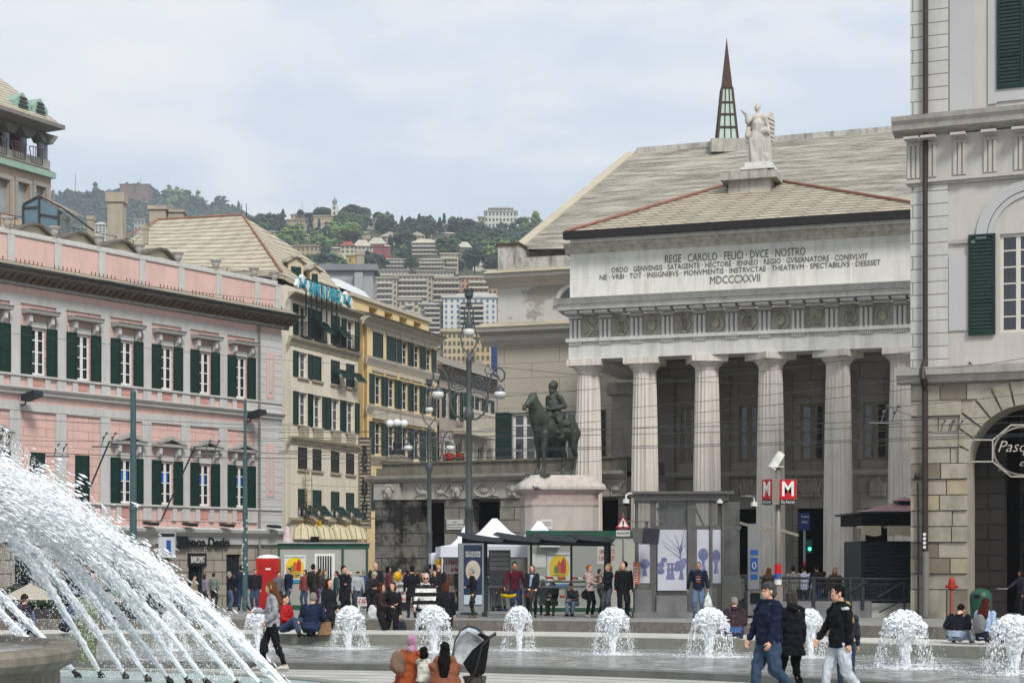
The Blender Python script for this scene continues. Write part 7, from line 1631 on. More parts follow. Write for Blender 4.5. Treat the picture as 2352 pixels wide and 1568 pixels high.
m_ = MB(); m_.box(cu2(637), cu2(846), -.06, 2.46, cv2(1258), cv2(1248)); m_.box(cu2(637), cu2(846), -.08, 2.46, 0, .2)
for u in (638, 784, 840): m_.box(cu2(u), cu2(u+5), -.05, .05, .2, cv2(1258))
m_.build('frame', CABG, cb_); MB().box(cu2(634), cu2(849), -.15, 2.6, cv2(1248)+.002, cv2(1245)).build('roof', mat('pale_steel', '#8c9196'), cb_)
wn_ = MB().box(cu2(722), cu2(768), -.04, .02, cv2(1338), cv2(1271)).build('window', WHT, cb_); MB().box(cu2(727), cu2(763), -.05, -.041, cv2(1333), cv2(1276)).build('pane', GL, wn_)
m_ = MB();
for q in range(7): x = cu2(728)+q*(cu2(762)-cu2(728))/6; m_.box(x-.015, x+.015, -.09, -.06, cv2(1334), cv2(1275))
m_.build('bars', WHT, wn_)
house_poster(cb_, cu2(653), cv2(1338), cu2(702)-cu2(653), cv2(1274)-cv2(1338), -.01)
MB().box(cu2(698), cu2(736), .6, 1.2, cv2(1245), cv2(1242)).build('roof_box', BLK, cb_); MB().box(cu2(711), cu2(730), .7, 1.1, cv2(1243), cv2(1231)).build('roof_vent', BLK, cb_)
for u, t_ in ((726, 'upright'),): tape(Pt(724, 1290, 73.4), Pt(727, 1330, 73.4), 'short red and white tape hanging beside the cabin window')
RY = 66; k = RY/F; RZ_ = G(RY); cr_ = thing('site_cabin', 'long grey site cabin with a green roof edge behind the bus shelter', 'site cabin', tuple(Pt(1210, 1282, RY)[:2])+(RZ_,), radians(-2)); cu3 = lambda u: (u-1210)*k; cv3 = lambda v: EYE-(v-HV)*k-RZ_
MB().box(cu3(1212), cu3(1458), 0, 2.3, .1, cv3(1232)).build('walls', CAB, cr_); m_ = MB(); m_.box(cu3(1208), cu3(1460), -.08, 2.4, cv3(1232), cv3(1218)); m_.box(cu3(1208), cu3(1460), -.06, 2.4, 0, .16); m_.build('frame', CABG, cr_)
house_poster(cr_, cu3(1257), cv3(1350), cu3(1312)-cu3(1257), cv3(1268)-cv3(1350), -.01)
MB().box(cu3(1240), cu3(1286), -.35, 0, cv3(1256), cv3(1240)).build('air_conditioner', WHT, cr_); paper(cr_, cu3(1222), cv3(1302), cu3(1254)-cu3(1222), cv3(1272)-cv3(1302), -.01, mat('poster_white', '#cfd0cc'), 'notice')
bn = thing('protest_banner', 'white banner reading vogliamo uno stato credibile on the right cabin wall', 'banner', tuple(Pt(1410, 1284, RY-.1))); kk = RY/F
MB().box(-38*kk, 38*kk, -.01, .01, -10*kk, 46*kk).build('sheet', mat('banner_white', '#d2d1cc', .8, .04), bn)
BRED = mat('banner_red', '#9c1f22', .7, .05); BBLK = mat('banner_black', '#1e1c1c', .7, .05)
for z, w, tt, mm in ((36, 50, 'VOGLIAMO', BBLK), (17, 66, 'UNO STATO CREDIBILE', BRED), (2, 70, 'E UN CREDITO CEDIBILE', BRED)): text_mesh(tt, .24, bn, (0, -.015, z*kk), mm, 'lettering', depth=.003, width=w*kk, bold=.008)
pt = thing('portable_toilet', 'bright red portable toilet with a white domed roof beside the cabin', 'portable toilet', tuple(Pt(612, 1400, 72))); kk = 72/F
MB().box(-24*kk, 25*kk, 0, 1.1, 0, 118*kk).build('cabin', mat('toilet_red', '#b01913', .5, .06, 1, .03), pt); MB().lathe((0, .55, 118*kk), [(27*kk, 0), (26*kk, .05), (20*kk, .12), (8*kk, .16), (0.01, .17)], 20).build('roof', WHT, pt, smooth=True)
d_ = MB().box(-18*kk, 19*kk, -.03, 0, 4*kk, 112*kk).build('door', mat('toilet_red2', '#a01510', .5, .06, 1, .03), pt); MB().box(-2*kk, 10*kk, -.04, -.03, 92*kk, 96*kk).build('label', WHT, d_); MB().box(-24*kk, -18*kk, -.05, 0, 0, 118*kk).build('corner_rib', mat('toilet_red', '#b01913'), pt)
TENT = mat('tent_white', '#d3d3de', .8, .03, 1, .1)
def gazebo(u, v, Y, w, label):
	t = thing('white_gazebo', label, 'gazebo', tuple(Pt(u, 1282, Y)[:2])+(G(Y),), radians(5)); k = Y/F; zt = EYE-(v-HV)*k-G(Y); ze = zt-1.15;
	m_ = MB(); n = 6; ring = lambda s, z: [(-w*s, -w*s, z), (w*s, -w*s, z), (w*s, w*s, z), (-w*s, w*s, z)]
	R = [ring(1, ze-.42), ring(1, ze), ring(.55, ze+.18), ring(.25, ze+.62), ring(.04, zt-G(Y)*0-0)]
	vs = [p for r in R for p in r]; fs = []
	for j in range(4):
		for i in range(4): fs.append((j*4+i, j*4+(i+1) % 4, (j+1)*4+(i+1) % 4, (j+1)*4+i))
	fs.append((16, 17, 18, 19)); m_.add(vs, fs); m_.build('canopy', TENT, t)
	for x in (-1, 1):
		for y in (-1, 1): MB().cyl((x*w*.97, y*w*.97, 0), (x*w*.97, y*w*.97, ze), .03, n=6).build('leg', WHT, t)
	return t
gazebo(1136, 1190, 69.5, 2.3, 'white peaked gazebo left of the monument, nearer one'); gazebo(1070, 1208, 71, 1.5, 'low white gazebo roof behind the advertising totem'); gazebo(1238, 1196, 71.5, 1.9, 'small white gazebo peak in front of the pedestal')
wt_ = thing('conical_umbrella', 'closed white and red parasol standing behind the left cabin roof', 'parasol', tuple(Pt(660, 1400, 80))); kk = 80/F; MB().lathe((0,0,150*kk), [(13*kk, 0), (9*kk, 20*kk), (5*kk, 40*kk), (2*kk, 42*kk)], 12).build('canopy', mat('umbrella_cloth', '#b9919a', .8, .3, 3, .1, c2='#c9c5c2'), wt_); MB().cyl((0,0,0), (0,0,150*kk), .03, n=6).build('pole', WHT, wt_)
def banner(u0, u1, v0, v1, Y, lines, label, bg='#d2d1cc', rz=0):
	kk = Y/F; t = thing('protest_banner', label, 'banner', tuple(Pt((u0+u1)/2, v1, Y)), rz); w = (u1-u0)*kk; h = (v1-v0)*kk; n = 10; m_ = MB();
	for q in range(n+1): x = -w/2+w*q/n; y = .03*sin(q*1.7); m_.v += [(x, y, 0), (x, y+.01, h-.02*sin(pi*q/n))]
	for q in range(n): a = 2*q; m_.f.append((a, a+2, a+3, a+1))
	m_.build('sheet', mat('banner_'+bg[1:], bg, .8, .05), t)
	for (x, z, s, tt, mm, ww) in lines: text_mesh(tt, s, t, (-w/2+w*x, -.05, h*z), mm, 'lettering', depth=.003, width=w*ww, bold=.006, shear=.25)
	return t
BORG = mat('banner_orange', '#c4552c', .7, .05)
banner(900, 995, 1336, 1382, 68, ((.35, .82, .22, 'ultime NEWS', BBLK, .5), (.42, .5, .22, 'è caro governo', BBLK, .55), (.5, .17, .2, 'burocrazia', BORG, .6)), 'white protest banner beginning ultime news on the barrier')
banner(822, 900, 1370, 1400, 66, ((.3, .7, .24, 'Z ECCESSO', BRED, .6), (.5, .2, .13, 'PER MIRARE M', BBLK, .9)), 'low white banner reading eccesso near the left cabin'); banner(1020, 1120, 1282, 1316, 69, ((.22, .72, .26, 'il TAVOLO', BRED, .4), (.75, .72, .26, 'metteteci', BBLK, .42), (.3, .25, .24, 'la faccia', BRED, .3), (.78, .25, .24, 'VERA!', BRED, .28)), 'white banner asking for the table under the gazebo'); banner(1122, 1170, 1284, 1316, 69.5, ((.3, .7, .26, 'ma', BORG, .3), (.45, .3, .24, 'la VERA', BRED, .7)), 'short banner end beside the yellow balloon under the gazebo')
NET = mat('orange_net', '#a8492a', .8, .2, 6, .2)
ob = thing('orange_mesh_fence', 'orange plastic mesh fence strung behind the protest banner', 'fence', tuple(Pt(905, 1345, 71))); kk = 71/F; m_ = MB()
for q in range(9): m_.box(0, 150*kk, 0, .02, (3.2*q)*kk, (3.2*q+1.3)*kk)
for q in range(40): m_.box(150*kk*q/39, 150*kk*q/39+.03, .005, .015, 0, 26*kk)
m_.build('mesh', NET, ob)
BALM = mat('yellow_balloon', '#d9a414', .35, .04)
for i, (u, v, wh) in enumerate(((913, 1323, 'left end of the mesh fence'), (1013, 1325, 'beside the tall lamp foot'), (1009, 1293, 'at the gazebo left leg'), (1157, 1286, 'at the right end of the gazebo banner'))):
	b = MB().ell((0,0,0), .17, .17, .2, 12, 10).build('balloon', BALM, None, tuple(Pt(u, v, 68)), smooth=True); tag(b, 'round yellow balloon '+wh, 'balloon', 'yellow balloons of the protest')
tape(Pt(1240, 1325, 64.5), Pt(1412, 1322, 64.5), 'red and white barrier tape across the right cabin'); tape(Pt(1122, 1325, 67), Pt(1165, 1324, 67), 'short red and white tape under the gazebo banner'); tape(Pt(1185, 1366, 64), Pt(1330, 1367, 64), 'low red and white tape behind the shelter bench')
wsg = thing('warning_sign', 'triangular red bordered exclamation mark warning sign on a pole', 'road sign', tuple(Pt(1431, 1405, 57))); kk = 57/F; zc_ = 175*kk
MB().cyl((0,0,0), (0,0,228*kk), .03, n=8).build('pole', GM_, wsg); m_ = MB(); r_ = 19*kk; zc_ = (1405-1202)*kk
tri_ = lambda r, y: [(-r*.9, y, zc_-r*.55), (r*.9, y, zc_-r*.55), (0, y, zc_+r*1.0)]
MB().ext([(x, z) for x, _, z in tri_(r_, 0)], 'y', -.07, -.04).build('red_border', mat('sign_red', '#a3242c', .5, .04), wsg); MB().ext([(x, z) for x, _, z in tri_(r_*.68, 0)], 'y', -.075, -.071).build('white_field', WHT, wsg); text_mesh('!', .3, wsg, (0, -.08, zc_-.02), BBLK, 'exclamation_mark', depth=.003, bold=.01)
MB().box(-16*kk, 16*kk, -.06, -.04, (1405-1231)*kk, (1405-1217)*kk).build('text_plate', mat('plate_grey', '#b5b3ae', .5, .05), wsg); text_mesh('AREA DELLA TAPPE', .1, wsg, (0, -.065, (1405-1224)*kk), BBLK, 'lettering', depth=.002, width=28*kk)
KY = 62; k = KY/F; KZ = G(KY); ks = thing('news_kiosk', 'dark green kiosk with a pink hipped roof, scalloped cream awnings and closed shutters', 'kiosk', tuple(Pt(1975, 1282, KY)[:2])+(KZ,)); ku = lambda u: (u-1975)*k; kv = lambda v: EYE-(v-HV)*k-KZ
KG = mat('kiosk_green', '#1f2f33', .5, .12, 2, .05); KR = mat('kiosk_pink_roof', '#a0797a', .6, .08, 1, .05)
MB().box(ku(1978), ku(2160), 0, 3.2, 0, kv(1242)).build('body', KG, ks)
for a, b_ in ((1983, 2018), (2040, 2104)):
	m_ = MB()
	for q in range(17): z0 = .3+q*(kv(1246)-.3)/17; m_.ext([(-.01, z0), (-.05, z0+.02), (-.05, z0+.1), (-.01, z0+.12)], 'x', ku(a), ku(b_))
	m_.build('roller_shutter', mat('shutter_slate', '#263439', .5, .1), ks)
MB().box(ku(1963), ku(2175), -.9, 3.8, kv(1180), kv(1176)).build('roof_edge', KG, ks); MB().box(ku(1972), ku(2165), -.5, 3.4, kv(1205), kv(1181)).build('roof_fascia', BLK, ks)
m_ = MB(); m_.add([(ku(1985), -.8, kv(1175)), (ku(2175), -.8, kv(1175)), (ku(2175), 3.8, kv(1175)), (ku(1985), 3.8, kv(1175)), (ku(2066), 1.2, kv(1153)), (ku(2120), 1.2, kv(1153))], [(0,1,5,4), (1,2,5), (2,3,4,5), (3,0,4)]); m_.build('roof', KR, ks); MB().box(ku(2075), ku(2110), .8, 1.6, kv(1155), kv(1148)).build('roof_lantern', KG, ks); MB().add([(ku(2068), .6, kv(1148)), (ku(2125), .6, kv(1148)), (ku(2125), 1.8, kv(1148)), (ku(2068), 1.8, kv(1148)), (ku(2096), 1.2, kv(1138))], [(0,1,4), (1,2,4), (2,3,4), (3,0,4)]).build('lantern_roof', KR, ks)
AWC = mat('awning_cream', '#b9ae94', .8, .08, 2, .05)
for a, b_ in ((1966, 2010), (2026, 2105)):
	m_ = MB(); n = 40; m_.box(ku(a), ku(b_), -1.0, -.1, kv(1213), kv(1208))
	for q in range(n):
		x0, x1 = ku(a)+(ku(b_)-ku(a))*q/n, ku(a)+(ku(b_)-ku(a))*(q+1)/n; f_ = lambda x: .16+.06*abs(sin(x*5.2)); m_.add([(x0, -1.0, kv(1213)), (x1, -1.0, kv(1213)), (x1, -1.02, kv(1218)-f_(x1)), (x0, -1.02, kv(1218)-f_(x0))], [(3,2,1,0)])
	m_.build('awning', AWC, ks)
RYY = 58; k = RYY/F; rl = thing('metro_stair_railing', 'long dark railing with thin balusters round the metro stairs', 'railing', tuple(Pt(1700, 1282, RYY)[:2])+(G(RYY),), radians(-1)); ru = lambda u: (u-1700)*k; rv2 = lambda v: EYE-(v-HV)*k-G(RYY)
m_ = MB(); m_.tube([(ru(1702), 0, rv2(1325)), (ru(2098), 0, rv2(1330))], .045, 6); m_.tube([(ru(1702), 0, rv2(1336)), (ru(2098), 0, rv2(1341))], .02, 4); m_.box(ru(1702), ru(2098), -.03, .03, rv2(1379), rv2(1375)); m_.build('handrail', IRON, rl)
m_ = MB()
for q in range(64): x = ru(1706)+(ru(2096)-ru(1706))*q/63; m_.box(x-.009, x+.009, -.009, .009, rv2(1377), rv2(1335+5*q/63))
tag(m_.build('balusters', IRON, rl), None, None, None, 'stuff')
for u in (1714, 1868, 1952, 1980, 2094): MB().box(ru(u)-.05, ru(u)+.05, -.08, .04, rv2(1398), rv2(1326)).build('post', IRON, rl)
MB().box(ru(1680), ru(2000), -.02, .2, -.1, rv2(1378)).build('low_wall', PST, rl); MB().box(ru(2005), ru(2100), .3, .5, -.1, rv2(1385)).build('pale_stair_wall', STP, rl)
m_ = MB(); m_.tube([(ru(1925), -.15, rv2(1372)), (ru(1990), -.15, rv2(1333))], .035, 6); m_.tube([(ru(2010), -.2, rv2(1372)), (ru(2068), -.2, rv2(1337)), (ru(2084), -.2, rv2(1338)), (ru(2084), -.2, rv2(1374)), (ru(2080), -.2, rv2(1376))], .035, 6); m_.tube([(ru(2015), -.2, rv2(1405)), (ru(2095), -.2, rv2(1365))], .03, 6); m_.tube([(ru(2073), -.2, rv2(1338)), (ru(2073), -.2, rv2(1404))], .035, 6); m_.build('stair_handrail', IRON, rl)
tl_ = thing('pedestrian_light', 'slim pole with blue street sign and a lit green pedestrian signal before the portico door', 'traffic light', tuple(Pt(1848, 1392, 66))); kk = 66/F
MB().cyl((0,0,0), (0,0,215*kk), .05, n=8).build('pole', mat('pole_grey', '#8d8f91', .5, .08), tl_);
for a, b_, mm in ((58, 74, 'blue_band'), (74, 85, 'paper_white'), (85, 102, 'metro_red'), (20, 58, 'blue_band')): MB().cyl((0,0,a*kk), (0,0,b_*kk), .056, n=8).build('band', _m[mm], tl_)
MB().box(-13*kk, 12*kk, -.06, -.03, 175*kk, 215*kk).build('blue_sign', mat('blue_sign', '#1d3266', .5, .06), tl_); text_mesh('Toilette', .13, tl_, (0, -.065, 206*kk), WHT, 'lettering', depth=.002, width=18*kk); text_mesh('WC', .15, tl_, (0, -.065, 193*kk), WHT, 'lettering', depth=.002)
b = MB().box(2*kk, 16*kk, -.15, .12, 122*kk, 153*kk).build('signal_housing', mat('signal_green_box', '#1f5d4c', .5, .08), tl_); mb = MB().ell((10*kk, -.16, 132*kk), .06, .02, .07, 10, 6).build('green_light', mat('green_light', '#3ff0b4', .4, .02, 1, 0, emis=2.5), tl_)
hy = thing('red_hydrant', 'faded red pillar hydrant against the stone pier', 'hydrant', tuple(Pt(2186, 1410, 55.5)), 0); kk = 55.5/F; HR = mat('faded_red', '#8f4f46', .6, .15, 3, .05);
MB().cyl((0,0,0), (0,0,58*kk), .07, .06, 10).build('pillar', HR, hy); m_ = MB(); m_.lathe((0,0,56*kk), [(.08, 0), (.13, .05), (.1, .12), (.12, .2), (.1, .3), (.09, .36), (.02, .42)], 12); m_.cyl((-.2, 0, 64*kk), (.2, 0, 64*kk), .05, n=8); m_.build('head', mat('hydrant_red', '#9c2b1e', .5, .1), hy, smooth=True)
bi = thing('green_litter_bin', 'round topped dark green litter bin by the stone pier', 'bin', tuple(Pt(2253, 1425, 51.5))); kk = 51.5/F; BG = mat('bin_green', '#1f4a36', .4, .08, 1, .03)
MB().lathe((0,0,0), [(.25, 0), (.3, .1), (.33, .55), (.33, .7), (.31, .82), (.22, .93), (.05, .98)], 18).build('shell', BG, bi, smooth=True); MB().box(-.28, -.12, -.33, -.24, .7, .8).build('opening', BLK, bi)
os_ = thing('hanging_cafe_sign', 'octagonal wrought iron sign with white script lettering before the dark arch', 'sign', tuple(Pt(2352, 1035, 53))); kk = 53/F; R_ = 78*kk; WI = mat('weathered_white_iron', '#a39c92', .6, .25, 6, .1)
pts = [(R_*1.0*cos(radians(22.5+45*q)), 0, R_*.82*sin(radians(22.5+45*q))) for q in range(9)]
m_ = MB(); m_.tube(pts, .03, 5); m_.tube([(R_*.9*cos(a), 0, R_*.72*sin(a)) for a in [q*pi/16 for q in range(33)]], .012, 4); m_.tube([(R_*.87*cos(a), 0, R_*.69*sin(a)) for a in [q*pi/16 for q in range(33)]], .008, 4); m_.build('frame', WI, os_)
m_ = MB(); m_.tube([(-R_*.92, 0, R_*.32), (-R_*1.5, 0, R_*.32)], .025, 5); m_.tube([(-R_*.92, 0, -R_*.32), (-R_*1.55, 0, -R_*.32)], .025, 5); m_.build('bracket', WI, os_)
text_mesh('Pasquale', .5, os_, (0, -.03, .12), WI, 'script_lettering', depth=.01, width=R_*1.6, shear=.35, bold=-.004); text_mesh('caffè', .3, os_, (.15, -.03, -.38), WI, 'script_lettering', depth=.01, width=R_*.6, shear=.35)
for x, z in ((-.72, -.55), (-.45, -.66)): m_ = MB(); P = [(x*R_+.05*cos(pi/2+q*pi/5)*(1 if q % 2 == 0 else .45), z*R_*1.0+.05*sin(pi/2+q*pi/5)*(1 if q % 2 == 0 else .45)) for q in range(10)]; m_.tube([(a, -.03, c) for a, c in P+[P[0]]], .006, 3); m_.build('star', WI, os_)
gs = thing('neon_vertical_sign', 'faded vertical neon letters in a thin frame on the cream building', 'sign', tuple(Pt(708, 1203, 101))); kk = 101/F; m_ = MB();
for x in (-7, 8): m_.box(x*kk-.02, x*kk+.02, -.02, .02, 0, 125*kk)
for q in range(6): m_.box(-7*kk, 8*kk, -.02, .02, 25*kk*q, 25*kk*q+.03)
m_.build('frame', mat('rusty_frame', '#6b6255', .7, .15), gs)
for q, ch in enumerate('GUINNESS'): text_mesh(ch, .42, gs, (0, -.03, (117-15*q)*kk), mat('faded_yellow', '#b09c5c', .7, .1), 'letter', depth=.01)
ys = thing('small_yellow_sign', 'small yellow bracket sign beside the neon letters', 'sign', tuple(Pt(732, 1208, 99.5))); kk = 99/F; MB().box(-5*kk, 6*kk, -.04, .04, 0, 13*kk).build('panel', mat('sign_yellow', '#c99a12', .5, .1), ys); text_mesh('K', .28, ys, (0, -.05, 6*kk), BBLK, 'letter', depth=.004)
bs_ = thing('bus_stop_sign', 'bus timetable board on a pole half veiled by the spray', 'sign', tuple(Pt(385, 1400, 60))); kk = 60/F; MB().cyl((18*kk, 0, 0), (18*kk, 0, 182*kk), .035, n=8).build('pole', GM_, bs_); MB().box(-20*kk, 18*kk, -.05, .05, 120*kk, 178*kk).build('board', mat('board_pale', '#b4b7bb', .5, .06), bs_); MB().box(-19*kk, 17*kk, -.06, -.051, 168*kk, 176*kk).build('header', mat('sign_black', '#1c1f22'), bs_); MB().box(-2*kk, 8*kk, -.06, -.051, 128*kk, 160*kk).build('timetable', mat('blue_sticker', '#1c4a8c'), bs_)
for i, (u, v, w, Y) in enumerate(((70, 1365, 150, 50), (220, 1372, 130, 52))):
	t = thing('cafe_parasol', '%s grey beige cafe parasol blurred behind the spray' % ('left' if i == 0 else 'right'), 'parasol', tuple(Pt(u, 1282, Y)[:2])+(G(Y),)); kk = Y/F; zt = EYE-(v-25-HV)*kk-G(Y); w = w*kk/2; MB().lathe((0,0,zt-.45), [(w, 0), (w*.97, .02), (w*.1, .42), (.03, .48)], 8).build('canopy', mat('parasol_cloth', '#a39a8c', .8, .05), t); MB().cyl((0,0,0), (0,0,zt), .03, n=6).build('pole', IRON, t)
bus = thing('dark_hedge_screen', 'dark planter hedge behind the spray under the parasols', 'hedge', tuple(Pt(150, 1282, 53)[:2])+(G(53),)); m_ = MB(); random.seed(8)
for q in range(420): m_.ell((random.uniform(-3.4, 3.6), random.uniform(-.3, .3), random.uniform(.2, 1.0)), .12, .1, .11, 5, 3)
m_.build('foliage', FOL[0], bus); MB().box(-3.5, 3.7, -.3, .3, 0, .3).build('planter', DKF, bus)
def pigeon(p, rz, label, m='#4b4d55'):
	t = MB(); t.ell((0,0,.1), .14, .07, .075, 10, 7); t.cap((-.1, 0, .13), (-.14, 0, .2), .04, .03, 7); t.cap((-.14, 0, .205), (-.19, 0, .2), .025, .006, 6); t.cap((.1, 0, .1), (.24, 0, .06), .045, .02, 6); t.cap((-.02, .02, .05), (-.02, .02, 0), .01, .01, 4); t.cap((-.02, -.02, .05), (-.02, -.02, 0), .01, .01, 4)
	o = vox(t, 'pigeon', cloth(m), None, .012, 1); o.location = p; o.rotation_euler = (0, 0, rz); tag(o, label, 'bird')
pigeon(tuple(Pt(1283, 1124, 73)), .3, 'dark pigeon near the left edge of the pedestal cornice')
bpy.data.objects['pigeon'].location = Pt(1232, 1127, MY-1.8)
pigeon(tuple(Pt(2235, 846, 56.3)), .4, 'pigeon sitting on the stone cornice of the corner palace'); pigeon(tuple(Pt(1036, 1090, 85.3)), .1, 'pigeon on the gallery ledge between the two lamps', '#6d6f75'); pigeon(tuple(Pt(951, 1091, 85.3)), 2.8, 'pigeon on the gallery ledge left of the smaller lamp', '#6d6f75')
# ================= people =================
R_ = radians
def bare(c): return lin(c)
STR = mat('striped_poncho', '#d0cfca', .85, .03, 5, .2)
def stripes(m, c, period, off=0):
	nt = m.node_tree; N = nt.nodes; L = nt.links; b = N['Principled BSDF']; tc = N.new('ShaderNodeTexCoord'); sp = N.new('ShaderNodeSeparateXYZ'); L.new(tc.outputs['Object'], sp.inputs[0])
	md = N.new('ShaderNodeMath'); md.operation = 'PINGPONG'; md.inputs[1].default_value = period; L.new(sp.outputs[2], md.inputs[0]); gt = N.new('ShaderNodeMath'); gt.operation = 'GREATER_THAN'; gt.inputs[1].default_value = period*.5; L.new(md.outputs[0], gt.inputs[0])
	x = N.new('ShaderNodeMix'); x.data_type = 'RGBA'; L.new(gt.outputs[0], x.inputs[0]); src = b.inputs['Base Color'].links[0].from_socket; L.new(src, x.inputs[6]); x.inputs[7].default_value = lin(c); L.new(x.outputs[2], b.inputs['Base Color'])
stripes(STR, '#15161a', .1)
armX = dict(LH=(-.05, -.1, .66), RH=(.06, -.115, .65))
stand(446, 1320, 1400, 'black haired person in a beige jacket half hidden by the spray', top='#8f8674', legs='#2a2a2e', hair='#15110f', face=70, fem=True)
stand(491, 1315, 1396, 'person in a grey sweater and dark trousers seen from behind, by the cash machine', top='#6b7470', legs='#2f3032', hair='#3a2d22', face=160)
stand(527, 1312, 1402, 'white haired person in a black vest over red with blue jeans', top='#1f1c20', legs='#51627a', hair='#a9a6a0', face=130, fem=True, RH=(-.03, -.12, .84), shoes='#6a3a26', hem=0) if False else stand(527, 1312, 1402, 'white haired person in a black top with blue jeans, hand at the face', top='#1f1c20', legs='#51627a', hair='#a9a6a0', face=120, fem=True, RH=(-.03, -.12, .84), shoes='#6a3a26')
stand(555, 1297, 1402, 'tall person in a navy jacket seen from behind, left of the flat cap', top='#1c2434', legs='#33425a', hair='#2c241d', face=170, bulk=1.12)
stand(586, 1304, 1402, 'person in a grey flat cap, dark coat and blue jeans facing the camera', top='#1d1e22', legs='#34425a', hair='#55585c', style='cap', face=-10, bulk=1.12, coatw=1.08)
stand(627, 1308, 1400, 'dark haired person in a royal blue coat beside the red toilet', top='#26385e', legs='#25262c', hair='#120f0f', style='bob', face=60, fem=True, topl=.4)
stand(663, 1303, 1400, 'grey bearded person in a navy sweater walking in front of the yellow poster', top='#1c2942', legs='#2e4a6c', hair='#4a4a48', face=-50, pose='walk', LF=(.06, -.1, .045), RF=(-.06, .1, .05), shoes='#b8b8b4')
i_ = stand(687, 1298, 1398, 'bearded person in grey trousers carrying a toddler', top='#2c3340', legs='#8d8b86', hair='#2a211b', face=20, LH=(.12, -.14, .62), RH=(.02, -.16, .6))
person('toddler in a navy coat held up by the bearded person', tuple(Pt(700, 1356, footY(1398)-.25)), h=.82, face=30, pose='sit', seat=.2, top='#1b2540', legs='#2b3d5e', hair='#4a3524', child=True, shoes='#7c5b3c', LF=(.08, -.1, -.06), RF=(-.08, -.1, -.06))
i_ = stand(720, 1295, 1402, 'person in a dark olive jacket with a black backpack seen from the side', top='#2b2c26', legs='#3a2c30', hair='#1c1613', face=150)
bk = thing('backpack', 'black backpack on the person in the dark olive jacket', 'backpack', tuple(wpt(i_, i_['up'](0, .11, .66))-Vector((0,0,.22))), i_['t'].rotation_euler.z); m_ = MB(); m_.ell((0, .03, .22), .15, .1, .24, 12, 9); vox(m_, 'pack', cloth('#17181b'), bk, .015, 2, amp=.01)
stand(734, 1306, 1402, 'small person in lilac trousers behind the black backpack', top='#3a3236', legs='#8d7ba0', hair='#4a2e20', face=160, fem=True)
handinfo = stand(755, 1328, 1449, 'long haired person with glasses in a black puffer jacket by the fountain wall', Y=42.4, z=-.1, top='#1b1b22', legs='#141417', hair='#3c2419', style='long', face=50, fem=True, topl=.44, q=.013, LH=(.06, -.12, .56))
stand(790, 1314, 1425, 'person with glasses in a long black coat resting chin on hand', top='#18191e', legs='#17181c', hair='#1d1512', face=50, topl=.36, RH=(-.02, -.1, .83), LH=(-.08, -.12, .66), q=.014)
stand(805, 1312, 1400, 'person with a white scarf hood behind the chin resting person', top='#232428', legs='#25262a', hair='#b5b0a6', style='scarf', face=20, fem=True)
i_ = stand(850, 1309, 1418, 'white haired person in a dark jacket bending over a phone', top='#2c2b2a', legs='#1f1f22', hair='#b8ad98', style='curly', face=35, lean=22, nod=25, fem=True, LH=(.03, -.2, .62), RH=(-.05, -.2, .62), q=.014, shoes='#b5b3ad')
bg_ = thing('shopping_bag', 'white plastic shopping bag standing by the bending person', 'bag', tuple(Pt(855, 1419, footY(1418)-.2))); m_ = MB(); m_.loft([((0,0,0), .13, .08), ((0,0,.15), .17, .11), ((.01,0,.32), .14, .08), ((0,0,.44), .05, .03)], 12); vox(m_, 'bag_body', cloth('#b9bcbd'), bg_, .012, 1, amp=.025, freq=12)
stand(863, 1289, 1400, 'bald person in a dark suit and white shirt behind the bending person', Y=64, top='#23242a', legs='#23242a', style='bald', face=-20, bulk=1.1)
i_ = stand(875, 1338, 1449, 'person in a brown leather jacket turning right to a laughing friend', Y=42.3, z=-.1, top='#2f2223', legs='#17161a', hair='#4a2a1e', style='bob', face=85, fem=True, LH=(.1, -.18, .66), RH=(-.1, -.16, .64), q=.013)
i_ = stand(902, 1336, 1449, 'laughing person in a black coat with a navy shoulder bag', Y=42.5, z=-.1, top='#1a1a1f', legs='#15151a', hair='#4c2a20', style='bob', face=-15, fem=True, topl=.42, q=.013, skin='f')
handbag(i_, 'L', 'navy shoulder bag on the laughing person', '#20242e', .3, .26, .05)
i_ = stand(946, 1299, 1418, 'person in a black coat seen from behind carrying a black tote', top='#17181c', legs='#1b1b1f', hair='#1a1512', face=190, topl=.4, q=.014)
handbag(i_, 'R', 'square black tote bag with white letters held by the person in the black coat', '#15151a', .4, .36, .12)
i_ = stand(978, 1316, 1449, 'white haired person in sunglasses and a black and white striped poncho', Y=43.0, z=-.1, legs='#17181c', hair='#c0bfbc', style='short', face=5, fem=True, stripe=STR, topl=.5, coatw=1.15, LH=(.1, -.12, .55), RH=(-.16, -.14, .52), q=.013)
for s_ in (-1, 1): o = MB().ell(tuple(i_['hp'](s_*.02, -.052, .004)), .018*i_['H'], .007*i_['H'], .013*i_['H'], 10, 7).build('sunglasses', BLK, i_['t'])
i_ = stand(1024, 1336, 1449, 'auburn haired person in a black jacket seen from behind, holding a leaflet', Y=42.2, z=-.1, top='#17171b', legs='#17171b', hair='#5c2f1e', style='bob', face=185, fem=True, LH=(.16, .0, .46), q=.013, bulk=1.08)
p = wpt(i_, i_['wL']); lf = MB().box(-.09, .09, -.003, .003, -.06, .06).build('leaflet', cloth('#a9b6c2'), None, tuple(p+Vector((.06, -.03, -.12))), rz=.3); lf.rotation_euler = (.9, .2, .3); tag(lf, 'pale blue leaflet in the hand of the auburn haired person', 'leaflet')
stand(999, 1308, 1410, 'brown haired person in a black jacket with folded arms behind the striped poncho', top='#1d1d22', legs='#2a2b30', hair='#4a2e20', style='bob', face=-15, fem=True, Y=58, **armX)
